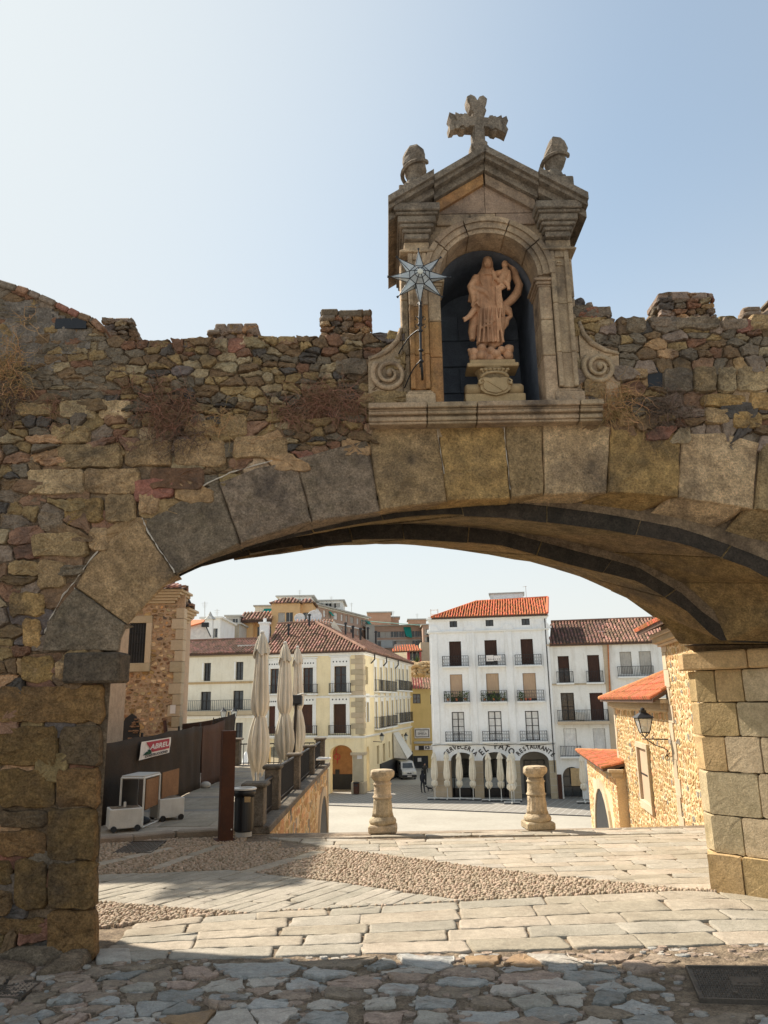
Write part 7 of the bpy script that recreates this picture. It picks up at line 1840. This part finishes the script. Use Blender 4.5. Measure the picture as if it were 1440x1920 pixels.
build('white_band',MB().fbox(FL2,l0,yL-.01,FL2.hit(420,1347)[1],FL2.hit(420,1342)[1],.0,.12),M_trim,lw)
build('eaves',stack(FL2,l0,yL-.02,[(lT-.15,lT-.05,.1),(lT-.05,lT+.08,.22)],back=-.2),M_quoin,lw)
e0=FL2.p(l0,lT+.1,.3);e1=FL2.p(yL-.15,lT+.1,.3); r0=FL2.p(l0,FL2.hit(400,1201,-4.5)[1],-4.5);r1=FL2.p(yL-.4,FL2.hit(480,1199,-4.5)[1],-4.5)
mb=MB(); tile_roof(mb,[e0,e1,r1,r0],.26,.48); build('roof_tiles',mb,M_tile[0],lw,kind='stuff'); fixn(build('roof',MB().prism([e0-dn,e1-dn,r1-dn,r0-dn],[e0,e1,r1,r0]),M_tilejoint,lw)); build('ridge_tiles',MB().tube([r0+dn*.5,r1+dn*.5],.13,6),M_tile[0],lw)
p=FL2.p(*FL2.hit(468,1212,-2.),-2.); build('skylight',MB().box(p.x-1.,p.x+1.,p.y-.2,p.y+.3,p.z,p.z+.12),M_steel,lw)
p=FL2.p(*FL2.hit(496,1196,-3),-3); build('white_chimney',MB().box(p.x-.4,p.x+.4,p.y-.3,p.y+.3,p.z-.8,p.z+1.2).box(p.x-.5,p.x+.5,p.y-.4,p.y+.4,p.z+1.2,p.z+1.35).tube([(p.x,p.y,p.z+1.3),(p.x,p.y,p.z+1.7)],.15,6),M_white,lw)
# street lamp cluster in front of the long house
p=P(429,1335,45); pb=P(429,1400,45)
t=thing('street_lamp','black street lamp with two lanterns above the netting fence','street lamp',(p.x,45,Z)); mb=MB().tube([(p.x,45,Z),(p.x,45,p.z)],.05,6); mb.tube([(p.x-.3,45,p.z-.35),(p.x,45,p.z-.5),(p.x+.3,45,p.z-.35)],.03,5); build('post',mb,M_iron,t)
for s in (-1,1):
    o=Vector((p.x+s*.3,45,p.z-.35)); build('lamp_glass',MB().lathe([(.10,0),(.17,.38)],o,4),M_glassw,t); build('lamp_hood',MB().lathe([(.2,.38),(.08,.5),(.02,.6)],o,6).tube([o+Vector((.1,0,0)),o+Vector((.17,0,.38))],.015,4).tube([o+Vector((-.1,0,0)),o+Vector((-.17,0,.38))],.015,4),M_iron,t)
# ---------------------------------------------------------------- yellow shop at the end of the street
FS2=Fr((P(770,1400,86).x,86,Z),(1,0,0))
sh_=thing('shop_building','deep yellow shop house closing the narrow street','building',tuple(FS2.p(2,0)))
sT=FS2.hit(790,1291)[1]; zz0=G(790,1446,Z).y
hx=[rect(FS2,774,1301,788.5,1319),rect(FS2,807,1303,814,1320)]
wall_holes('wall',sh_,FS2,-1.5,5,0,sT,hx,M_yel2)
for h in hx: window(sh_,FS2,h,leaf=2,rows=2,fm=M_wood)
R4=lambda *a:rect(FS2,*a)
r=R4(777,1365,806,1384); build('sign_board',MB().cbox(FS2,r[0],r[1],r[2],r[3],.05,.16,.02),M_signw,sh_); fs_=FS2
mb=MB(); 
for (a,b,c,d) in ((r[0]+.1,r[1]-.1,r[3]-.2,r[3]-.14),(r[0]+.1,r[1]-.1,r[2]+.12,r[2]+.18),(r[0]+.1,r[0]+.17,r[2]+.12,r[3]-.14),(r[1]-.17,r[1]-.1,r[2]+.12,r[3]-.14)): mb.fbox(FS2,a,b,c,d,.16,.175)
text(mb,'SIMIELA',FS2,(r[0]+r[1])/2,(r[2]+r[3])/2-.06,.34,n=.17,sx=.85); text(mb,'HOSTAL',FS2,(r[0]+r[1])/2,(r[2]+r[3])/2+.22,.14,n=.17); build('sign_print',mb,M_text,sh_)
r=R4(776,1390,812,1394); build('ledge',MB().cbox(FS2,r[0],r[1],r[2],r[3],0,.3,.02),M_conc,sh_)
r=R4(778,1398,812,1406); build('fascia',MB().fbox(FS2,r[0],r[1],r[2],r[3],.1,.2),M_signw,sh_); a=r[0]; w_=r[1]-r[0]
mb=MB(); mb.fbox(FS2,a+w_*.2,a+w_*.5,r[2],r[3],.2,.215); text(mb,'K3',FS2,a+w_*.68,(r[2]+r[3])/2,.42,n=.21,bold=.02); build('fascia_print',mb,M_text,sh_)
r=R4(775,1417,803,1446); build('shop_opening',MB().fbox(FS2,r[0],r[1],0,r[3],-.1,.02),M_char,sh_)
r=R4(783,1421,790,1428); build('lit_notice',MB().fbox(FS2,r[0],r[1],r[2],r[3],.03,.05),M_signw,sh_)
q=lambda px,py,Y:P(px,py,Y)
mb=MB(); tile_roof(mb,[q(766,1291,85.6),q(814,1292,85.6),q(814,1272,90),q(766,1262,90)],.3,.5); build('roof_tiles',mb,M_tile[2],sh_,kind='stuff')
# ---------------------------------------------------------------- hillside
vs=[];nx=40;ny=26
def hz(x,y):
    t=max(0,min(1,(y-88)/70)); t=t*t*(3-2*t); return Z+.01+t*(17+.02*x)+1.2*mnoise.noise(Vector((x*.03,y*.03,0)))*t
for j in range(ny):
    for i in range(nx): x=-160+320*i/(nx-1); y=88+ (600-88)*(j/(ny-1))**1.8; vs.append((x,y,hz(x,y)))
build('hillside',MB().add(vs,[(j*nx+i,j*nx+i+1,(j+1)*nx+i+1,(j+1)*nx+i) for j in range(ny-1) for i in range(nx-1)]),M_hill,None,smooth=True,kind='structure')
mb=MB(); 
for k in range(500):
    px=R.uniform(770,812); Y=R.uniform(92,97); p=P(px,R.uniform(1243,1268),Y); r=R.uniform(.15,.5); mb.sphere(p,r,5,4,sq=(1,1,.6))
build('dry_bank',mb,M_ped,None,kind='stuff')
# far buildings: box with gridded windows, given by image-measured corners at their distance
def far(label,x0,x1,yt,yb_,Y,m,grid=None,depth=10,yaw=0,roofm=None,roofh=0,name='apartment_block',cat='building',wm=None,par=None,bands=None,flat_=True,over=.3):
    a=P(x0,(yt+yb_)/2,Y); f=Fr((a.x,Y,0),(math.cos(yaw),-math.sin(yaw),0)); u1=f.hit(x1,(yt+yb_)/2)[0]; v1=f.hit((x0+x1)/2,yt)[1]; v0=f.hit((x0+x1)/2,yb_)[1]
    t=par or thing(name,label,cat,(a.x+u1/2,Y,v0)); hs=[]
    if grid:
        nc,nr,ww,wh,mu,mv=grid
        for i in range(nc):
            for j in range(nr):
                uc=mu+(u1-2*mu)*(i+.5)/nc; vc=v1-mv-(v1-v0-mv)*(j+.5)/nr; hs.append((uc-ww/2,uc+ww/2,vc-wh/2,vc+wh/2))
    wall_holes('wall',t,f,0,u1,v0-6,v1,hs,m,thick=depth)
    for h in hs:
        d=.15; wd=build('window',MB().quad(f.p(h[0],h[2],-d),f.p(h[1],h[2],-d),f.p(h[1],h[3],-d),f.p(h[0],h[3],-d)),wm or R.choice([M_greyblind,M_glass,M_glass]),t)
        build('frame',MB().fbox(f,(h[0]+h[1])/2-.04,(h[0]+h[1])/2+.04,h[2],h[3],-d,-d+.04).fbox(f,h[0]-.05,h[1]+.05,h[2]-.1,h[2],-.02,.08),M_conc,wd)
    if bands:
        for v in bands: build('floor_band',MB().fbox(f,0,u1,v1-v-.12,v1-v+.12,.0,.06),M_conc,t)
    if roofm:
        o=over; e=[f.p(-o,v1,o),f.p(u1+o,v1,o),f.p(u1+o,v1,-depth-o),f.p(-o,v1,-depth-o)]
        if roofh>0:
            r0,r1=f.p(u1*.35,v1+roofh,-depth*.45),f.p(u1*.65,v1+roofh,-depth*.45); mb=MB()
            for q_ in ([e[0],e[1],r1,r0],[e[1],e[2],r1],[e[3],e[0],r0],[e[2],e[3],r0,r1]): tile_roof(mb,q_,.55,.9)
            build('roof_tiles',mb,roofm,t,kind='stuff'); mb=MB(); dz=Vector((0,0,.02)); mb.add([p-dz for p in (*e,r0,r1)],[(0,1,5,4),(1,2,5),(2,3,4,5),(3,0,4),(3,2,1,0)]); build('roof',mb,M_tilejoint,t)
        else: build('roof_slab',MB().fbox(f,-o,u1+o,v1,v1+.25,-depth-o,o),roofm,t)
    return t,f,u1,v0,v1
YO=125
t,f,u1,v0,v1=far('ochre villa block with hipped tile roof on the hill',509,562,1131,1166,YO,M_och,(2,1,1.1,1.5,1.,1.5),roofm=M_tile[2],roofh=1.3,depth=8)
far('',562,586,1131,1166,YO+1.5,M_och,(1,1,1.0,1.4,.5,1.4),roofm=M_tile[2],roofh=1.0,depth=6,par=t)
far('',474,587,1166,1206,YO+.6,M_och,(7,2,1.3,1.5,.8,.8),par=t,depth=9,roofm=None)
far('',449,474,1162,1206,YO-1,M_och,par=t)
e=[P(446,1163,YO-2),P(510,1161,YO-2),P(510,1147,YO+3),P(457,1149,YO+3)]; mb=MB(); tile_roof(mb,e,.5,.9); build('roof_tiles',mb,M_tile[2],t,kind='stuff'); fixn(build('roof',MB().prism([p-dn*3 for p in e],e),M_tilejoint,t))
t,f,u1,v0,v1=far('grey corrugated block with green mesh left of the ochre villa',412,449,1171,1206,118,M_conc,depth=8,roofm=M_conc); mb=MB()
for k in range(14): u=u1*k/14; mb.fbox(f,u,u+.08,v0-2,v1,0,.06)
build('ribs',mb,M_quoin,t,kind='stuff'); far('',424,449,1156,1171,122,M_conc,(2,1,.8,.8,.3,.3),par=t,roofm=M_conc)
t,f,u1,v0,v1=far('pale penthouse block with green awnings behind ochre villa',478,512,1137,1165,140,M_cream,(3,1,1.4,1.6,.6,.8),roofm=M_conc)
build('awning',MB().prism([f.p(u1*.5,v1-.4,.0),f.p(u1*.95,v1-.4,0),f.p(u1*.9,v1-1.9,1.4),f.p(u1*.42,v1-1.9,1.4)],[f.p(u1*.5,v1-.45,.0),f.p(u1*.95,v1-.45,0),f.p(u1*.9,v1-1.97,1.35),f.p(u1*.42,v1-1.97,1.35)]),M_green,t)
far('pale flat roofed attic behind the ochre villa top',523,584,1119,1132,150,M_white2,(4,1,1.,.8,.6,.3),roofm=M_conc,over=.6)
far('long pale attic storey on top of the brick slab block',590,642,1127,1140,160,M_white2,(5,1,1.2,.8,.6,.3),roofm=M_conc,over=.5)
# brick slab block running away to the right
pa,pb_=P(586,1134,142),P(690,1150,168); tb_=thing('apartment_block','long red brick slab block with white floor bands receding up the hill','building',(pa.x,142,5))
f=Fr((pa.x,pa.y,0),(pb_.x-pa.x,pb_.y-pa.y,0)); u1=f.hit(690,1150)[0]; v1=pa.z; hs=[]
nfl=5;fh=2.55
for j in range(nfl):
    u=1.2;k=0
    while u<u1-1.5:
        w_=1.5 if k%3 else 2.6; hs.append((u,u+w_*.75,v1-fh*(j+1)+.8,v1-fh*(j+1)+2.1)); u+=w_+.9;k+=1
wall_holes('wall',tb_,f,0,u1,v1-fh*nfl-5,v1,hs,M_brick,thick=10)
for i,h in enumerate(hs):
    wd=build('window',MB().quad(f.p(h[0],h[2],-.15),f.p(h[1],h[2],-.15),f.p(h[1],h[3],-.15),f.p(h[0],h[3],-.15)),R.choice([M_greyblind,M_greyblind,M_glass,M_curt]),tb_)
    if i in (2,9,20): build('awning',MB().prism([f.p(h[0],h[3],0),f.p(h[1],h[3],0),f.p(h[1],h[3]-.9,.8),f.p(h[0],h[3]-.9,.8)],[f.p(h[0],h[3]-.04,0),f.p(h[1],h[3]-.04,0),f.p(h[1],h[3]-.95,.75),f.p(h[0],h[3]-.95,.75)]),M_green,tb_)
for j in range(nfl): build('floor_band',MB().fbox(f,0,u1,v1-fh*j-.14,v1-fh*j+.08,.0,.12),M_trim,tb_)
build('roof_slab',MB().fbox(f,-.5,u1+.5,v1+.085,v1+.35,-10.5,.6),M_conc,tb_)
far('orange brick stair tower with flat cap, left of three',690,733,1149,1172,172,M_brick2,None,roofm=M_green if False else M_conc,depth=6)
far('orange brick stair tower with flat cap, small middle one',729,748,1158,1175,176,M_brick2,None,roofm=M_conc,depth=5)
far('orange brick stair tower with two small windows, right of three',766,799,1162,1182,176,M_brick2,(3,1,.9,1.1,1.,.6),roofm=M_conc,depth=5)
t,f,u1,v0,v1=far('lower brick block with green netting along its roof edge',686,800,1174,1214,165,M_brick,(10,2,1.1,1.2,.8,.8),roofm=M_conc,depth=10,bands=(3.0,5.9))
mb=MB(); mb.prism([f.p(-1,v1+1.3,.4),f.p(u1*.9,v1+.1,.4),f.p(u1*.9,v1-.1,1.4),f.p(-1,v1+1.05,1.4)],[f.p(-1,v1+1.35,.4),f.p(u1*.9,v1+.15,.4),f.p(u1*.9,v1-.05,1.4),f.p(-1,v1+1.1,1.4)]); build('roof_netting',mb,M_greenn,t)
build('awning',MB().prism([f.p(u1*.62,v1-.2,.0),f.p(u1*.74,v1-.2,0),f.p(u1*.76,v1-2.6,1.),f.p(u1*.66,v1-2.2,1.)],[f.p(u1*.62,v1-.25,.0),f.p(u1*.74,v1-.25,0),f.p(u1*.76,v1-2.65,1.),f.p(u1*.66,v1-2.25,1.)]),M_green,t)
build('glazed_balcony',MB().fbox(f,u1*.25,u1*.44,v1-4.6,v1-3.,0,.5),M_glassw,t); build('grey_stair_wall',MB().fbox(f,0,1.9,v0-2,v1+.4,.01,.6),M_conc,t)
far('tall brick block with grey stone base beside the white corner',793,812,1172,1206,158,M_brick,(2,2,1.,1.1,.6,.6),roofm=M_conc,depth=8)
far('rough grey stone wall on the hill left of the white restaurant house',789,813,1204,1248,120,M_quoin,depth=6,name='stone_wall',cat='wall')
t,f,u1,v0,v1=far('small raspberry house with bright orange roof on the hill',765,790,1219,1238,112,M_pinkr,(2,1,.7,1.2,.3,.2),roofm=None,depth=6)
e=[P(735,1222,110.5),P(792,1220,110.5),P(779,1209,117),P(740,1208,117)]; mb=MB(); tile_roof(mb,e,.35,.6); build('roof_tiles',mb,M_tile[1],t,kind='stuff'); fixn(build('roof',MB().prism([p-dn for p in e],e),M_tilejoint,t))
# agave-like plant on the bank
p=P(781,1243,97); t=thing('agave','spiky green agave on the bank below the raspberry house','plant',tuple(p)); mb=MB()
for k in range(40): a=R.uniform(0,6.28); e_l=R.uniform(.3,1.2); d=Vector((math.cos(a)*math.cos(e_l),math.sin(a)*math.cos(e_l),math.sin(e_l)))*R.uniform(.9,1.5); s_=d.cross(Vector((0,0,1))).normalized()*.07; mb.add([p-s_,p+s_,p+d],[(0,1,2)])
build('leaves',mb,M_leaf,t)
# pink-white house with red verge, far left, and small white houses
t=thing('gable_house','white gable end with red tiled verge behind the long house','building',tuple(P(360,1190,80)))
build('gable_wall',MB().prism([P(340,1200,80),P(400,1200,80),P(382,1167,80),P(340,1176,80)],[P(340,1200,84),P(400,1200,84),P(382,1167,84),P(340,1176,84)]),M_signw,t)
e=[P(338,1178,79.6),P(381,1166,79.6),P(384,1162,84),P(340,1162,84)]; fixn(build('roof',MB().prism([v-dn for v in e],e),M_tile[1],t)); p=P(385,1172,79.5); build('floodlight',MB().box(p.x-.35,p.x+.35,p.y-.2,p.y+.2,p.z-.2,p.z+.25).tube([p,P(395,1194,79.6)],.06,5),M_iron,t)
far('small white flat roofed house with a pink window right of red verge',378,413,1160,1200,105,M_white,(3,1,.8,1.2,.5,1.),roofm=M_trim)
p=P(394,1157,100); t=thing('chimney_lantern','slim white chimney turret with tiny cap above white house','chimney',(p.x,p.y,p.z-3)); build('shaft',MB().box(p.x-.4,p.x+.4,p.y-.4,p.y+.4,p.z-3.5,p.z-.3),M_white,t); build('cap',MB().lathe([(.8,-.3),(.3,.2),(.05,.7)],p,6),M_conc,t)
for (px,y0_,y1_,Y) in ((384,1128,1170,100),(407,1142,1168,110),(562,1106,1122,150),(621,1118,1130,160),(737,1145,1162,175),(782,1150,1165,180),(659,1150,1130,165)):
    a=P(px,y0_,Y);b=P(px,y1_,Y); t=thing('aerial',{384:'thin tall rooftop aerial mast farthest left',407:'thin rooftop aerial just left of the grey block',562:'short rooftop aerial above ochre villa',621:'small aerial on the long pale attic',737:'thin aerial between the first two stair towers',782:'small aerial above the rightmost stair tower',659:'small aerial on the brick slab roof'}[px],'aerial',tuple(b)); mb=MB().tube([a,b],.035,4)
    for k in range(3): z=max(a.z,b.z)-.2-.25*k; mb.tube([(a.x-.4+.08*k,Y,z),(a.x+.4-.08*k,Y,z)],.02,3)
    build('mast',mb,M_conc,t)
# ---------------------------------------------------------------- folded parasols in front of the restaurant
for i,(px,py,tx,ty) in enumerate(((816,1495,817,1409),(839.5,1495.5,838,1409),(863,1495.5,861.5,1409),(888,1496,887,1410),(918.4,1498,919.5,1410),(940.7,1498,942,1409),(960.4,1503,958,1413),(964.4,1498.5,965,1409),(1097,1502,1093,1414))):
    c=G(px,py+4,Z); tp=P(tx,ty,c.y); H_=tp.z-Z
    names=['folded cream parasol at the left corner of the restaurant','folded cream parasol second from the restaurant corner','folded cream parasol in front of the first restaurant arch','folded cream parasol before the pier between first two arches','folded cream parasol in front of the middle restaurant arch','folded cream parasol right of the middle restaurant arch','folded cream parasol standing forward, left of the right-hand bollard','folded cream parasol just behind the forward standing one','folded cream parasol beside the arched doorway of the neighbour house']
    t=parasol(names[i],c.x,c.y,Z,H_,.50 if i!=6 else .62,.8,.8,'folded parasols in front of the restaurant',seed=20+i,par_k=7,tie=.40,bot=.26)
    fr0=Fr(c,(c12,-s12,0)); build('base',MB().cbox(fr0,-.55,.55,.06,.14,-.05,.05,.01).cbox(fr0,-.05,.05,.06,.13,-.5,.5,.01),M_steel,t); build('ballast_slab',MB().cbox(fr0,-.52,.52,.0,.055,-.45,.45,.01),M_char,t)
# glazed terrace screens and black planters
a=G(822,1496,Z); fr0=Fr((a.x,a.y+.5,Z),(c12,-s12,0)); L1=fr0.hit(975,1490)[0]
scn=thing('terrace_screen','glass windscreens on black planter boxes before the restaurant arcade','screen',tuple(fr0.o))
k=0;u=0
while u<L1-.2:
    w_=min(1.25,L1-u); build('planter_box',MB().cbox(fr0,u,u+w_-.03,0,.62,-.35,0,.02),M_black,scn); g_=build('glass_panel',MB().fbox(fr0,u+.04,u+w_-.06,.64,1.35,-.2,-.185),M_glassw,scn)
    build('frame',MB().fbox(fr0,u,u+w_-.02,1.35,1.39,-.215,-.175).fbox(fr0,u,u+.035,.6,1.36,-.215,-.175),M_black,g_); u+=w_
# ---------------------------------------------------------------- van, people, dog, bin, wall lamps
def van():
    c=G(768,1462,Z); t=thing('parked_van','small white delivery van parked at the street mouth','van',(c.x,c.y,Z)); f=Fr(c,(.985,.17,0)); w_=1.32; L_=3.2   # front faces viewer
    prof=[(0,.16),(0,.62),(.10,.78),(.62,.92),(1.0,1.42),(1.25,1.52),(3.1,1.52),(3.2,1.3),(3.2,.16)]
    A=[f.p(-w_/2+(.0 if z<1 else .08),z,-y) for y,z in prof];B=[f.p(w_/2-(.0 if z<1 else .08),z,-y) for y,z in prof]
    fixn(build('body',MB().prism(A,B),M_car,t))
    q=lambda u,y,z,n=.0:f.p(u,z,-y+n)
    build('windscreen',MB().add([q(-.5,.66,.97,.03),q(.5,.66,.97,.03),q(.44,.98,1.39,.03),q(-.44,.98,1.39,.03)],[(0,1,2,3)]),M_glass,t)
    build('bumper',MB().cbox(f,-w_/2-.01,w_/2+.01,.18,.42,-.1,.05,.03),M_black,t)
    build('grille',MB().fbox(f,-.2,.2,.5,.6,-.05,.012),M_black,t); build('number_plate',MB().fbox(f,-.2,.2,.27,.36,.04,.06),M_signw,t); build('badge',MB().lathe([(.05,0),(.05,.02)],f.p(0,.62,.02),8,ax=Matrix.Rotation(math.pi/2,3,'X')),M_steel,t)
    for s in (-1,1):
        build('headlight',MB().cbox(f,s*.5-.12,s*.5+.12,.5,.68,-.1,.02,.03),M_lampon,t); build('mirror',MB().cbox(f,s*.72-.06,s*.72+.06,.95,1.1,-.75,-.65,.02),M_black,t)
        x=w_/2-.05 if s>0 else -w_/2+.05
        for y in (.6,2.6): 
            wv=build('wheel',MB().tube([q(x-.05*s,y,.27),q(x+.07*s,y,.27)],.27,16),M_black,t); build('rim',MB().tube([q(x+.07*s,y,.27),q(x+.085*s,y,.27)],.16,10),M_steel,wv)
        xs=w_/2+.004 if s>0 else -w_/2-.004
        build('side_window',MB().add([q(xs*.94,1.05,.98),q(xs*.94,1.75,.98),q(xs*.9,1.75,1.38),q(xs*.9,1.25,1.38)],[(0,1,2,3),(3,2,1,0)]),M_glass,t); build('door_line',MB().fbox(Fr(q(xs,1.9,0),f.N*-1 if s>0 else f.N),0,.02,.3,1.4,-.003,.004),M_black,t)
van()
def figure(label,px,py,h,yaw,stride,bag,mat):
    c=G(px,py,Z); t=thing('person',label,'person',(c.x,c.y,Z))
    s=h/1.7; S=[(0,0,.93),(0,0,1.15),(0,0,1.38),(0,0,1.50),(0,.01,1.60),(0,.01,1.68),  # spine/head 0-5
       (.09,0,.90),(.10,stride*.5,.50),(.10,stride*.2,.08),(.10,stride*.2-.14,.04),      # leg 6-9
       (-.09,0,.90),(-.10,-stride*.3,.50),(-.10,-stride,.08),(-.10,-stride-.14,.04),   # leg 10-13
       (.19,0,1.38),(.24,-stride*.4,1.12),(.25,-stride*.5-.08,.90),(-.19,0,1.38),(-.24,stride*.3,1.12),(-.24,stride*.3-.12,.92)]
    E=[(0,1),(1,2),(2,3),(3,4),(4,5),(0,6),(6,7),(7,8),(8,9),(0,10),(10,11),(11,12),(12,13),(2,14),(14,15),(15,16),(2,17),(17,18),(18,19)]
    Rr=[.15,.14,.16,.06,.10,.085,.10,.07,.05,.045,.10,.07,.05,.045,.07,.05,.035,.07,.05,.035]
    me=bpy.data.meshes.new('body'); me.from_pydata([(x*s,y*s,z*s) for x,y,z in S],E,[]); o=bpy.data.objects.new('body',me); col.objects.link(o)
    sk=o.modifiers.new('skin','SKIN'); 
    for v,r in zip(me.skin_vertices[0].data if me.skin_vertices else [],Rr): v.radius=(r*s,r*s*.8)
    if not me.skin_vertices:
        pass
    o.modifiers.new('sub','SUBSURF').levels=1; o.modifiers['sub'].render_levels=2
    me.materials.append(mat); o.parent=t; t.rotation_euler=(0,0,yaw)
    build_local=MB().sphere((0,.02*s,1.66*s),.115*s,10,8,sq=(.9,1,1.05)); hd=build('hair',build_local,M_cloth,None,smooth=True); hd.parent=t
    fc=build('face',MB().sphere((0,-.03*s,1.60*s),.085*s,10,8,sq=(.85,.9,1.2)).sphere((0,-.11*s,1.60*s),.015,5,4),M_skin,None,smooth=True); fc.parent=t
    bagm=MB().sphere((-.28*s,.02,.78*s),.14*s,8,6,sq=(.5,1,1.1)).tube([(-.25*s,0,.9*s),(-.2*s,0,1.4*s)],.015,4); b_=build('bag',bagm,M_black,None,smooth=True); b_.parent=t
    return t,me,Rr,s
def skin_layer(me,Rr,s):
    import bmesh
    bm=bmesh.new(); bm.from_mesh(me); L=bm.verts.layers.skin.verify(); bm.verts.ensure_lookup_table()
    for i,v in enumerate(bm.verts): v[L].radius=(Rr[i]*s,Rr[i]*s*.8); v[L].use_root=(i==0)
    bm.to_mesh(me); bm.free()
for args in (('person in dark clothes walking a small dog across the plaza',793,1487,1.62,2.6,.14,True,M_cloth),('person in dark coat standing in the street behind the dog walker',797,1470,1.72,.2,.05,True,M_black)):
    t,me,Rr,s=figure(*args); skin_layer(me,Rr,s)
c=G(806,1484,Z); t=thing('dog','small black dog beside the walking person on the plaza','dog',(c.x,c.y,Z))
mb=MB(); f=Fr(c,(-.95,.3,0)); mb.tube([f.p(-.2,.24),f.p(-.05,.25),f.p(.14,.27),f.p(.2,.33),f.p(.27,.38)],[.06,.075,.09,.06,.05],10); mb.sphere(f.p(.28,.39),.062,8,6); mb.tube([f.p(.28,.385),f.p(.37,.365)],[.045,.022],7); mb.tube([f.p(-.2,.27),f.p(-.27,.34),f.p(-.28,.42)],[.022,.015,.01],6)
for u in (-.17,.13):
    for n in (-.05,.05): mb.tube([f.p(u,.24,n),f.p(u-.03 if u<0 else u,.12,n),f.p(u,.03,n),f.p(u+.03,.012,n)],[.035,.022,.016,.018],6)
for n in (-.035,.035): mb.tube([f.p(.26,.43,n),f.p(.25,.475,n*1.3)],[.02,.008],5)
tmp=build('tmp',mb,M_black); rm=tmp.modifiers.new('r','REMESH'); rm.mode='VOXEL'; rm.voxel_size=.012; dg=bpy.context.evaluated_depsgraph_get(); ev=tmp.evaluated_get(dg); em=ev.to_mesh(); b2_=MB(); b2_.v=[tuple(v.co) for v in em.vertices]; b2_.f=[tuple(p.vertices) for p in em.polygons]; b2_.m=[0]*len(b2_.f); ev.to_mesh_clear(); bpy.data.objects.remove(tmp); build('body',b2_,M_black,t,smooth=True)
c=G(670,1488,Z); t=thing('litter_bin','brown box litter bin against the yellow building pier','litter bin',(c.x,c.y-.3,Z)); f=FY.off(n=.0); u=FY.hit(670,1480)[0]; build('body',MB().cbox(FY,u-.2,u+.2,.05,.82,.2,.5,.03),M_rust,t); build('hood',MB().cbox(FY,u-.23,u+.23,.82,.92,.17,.53,.02),M_black,t); build('slot',MB().fbox(FY,u-.13,u+.13,.62,.72,.5,.51),M_black,t)
def wl(label,px,py,u):
    o=FX.p(*FX.hit(px,py,.75),.75); t=thing('wall_lamp',label,'wall lamp',tuple(o),'wall lamps on the yellow corner building')
    mb=MB().tube([FX.p(FX.hit(px,py,.75)[0],o.z-Z+.0-.3,.0),o+Vector((0,0,-.35)),o+Vector((0,0,-.25))],.03,5); build('arm',mb,M_iron,t); build('glass',MB().lathe([(.11,-.25),(.2,.12)],o,4),M_glassw,t); build('hood',MB().lathe([(.24,.12),(.1,.28),(.02,.4)],o,6),M_iron,t)
wl('black wall lamp nearer the corner on the yellow side facade',716,1383,0); wl('black wall lamp farther up the street on the yellow side facade',761,1382,0)
# small white gazebo tops behind the railing
for i,px in enumerate((460,474,487)):
    c=P(px,1434,56); tp=P(px,1409,56); t=thing('folded_parasol',['small white folded parasol behind the terrace railing, left','small white folded parasol behind the terrace railing, middle','small white folded parasol behind the terrace railing, right'][i],'parasol',(c.x,56,Z),'small white parasols behind the railing')
    build('canopy',MB().lathe([(.3,2.0),(.28,2.6),(.12,tp.z-Z-.2),(.03,tp.z-Z)],(c.x,56,Z),14,f=lambda th,z,r:r*(1+.15*math.cos(7*th))),M_white,t,smooth=True); build('pole',MB().tube([(c.x,56,Z),(c.x,56,tp.z)],.04,6),M_steel,t)
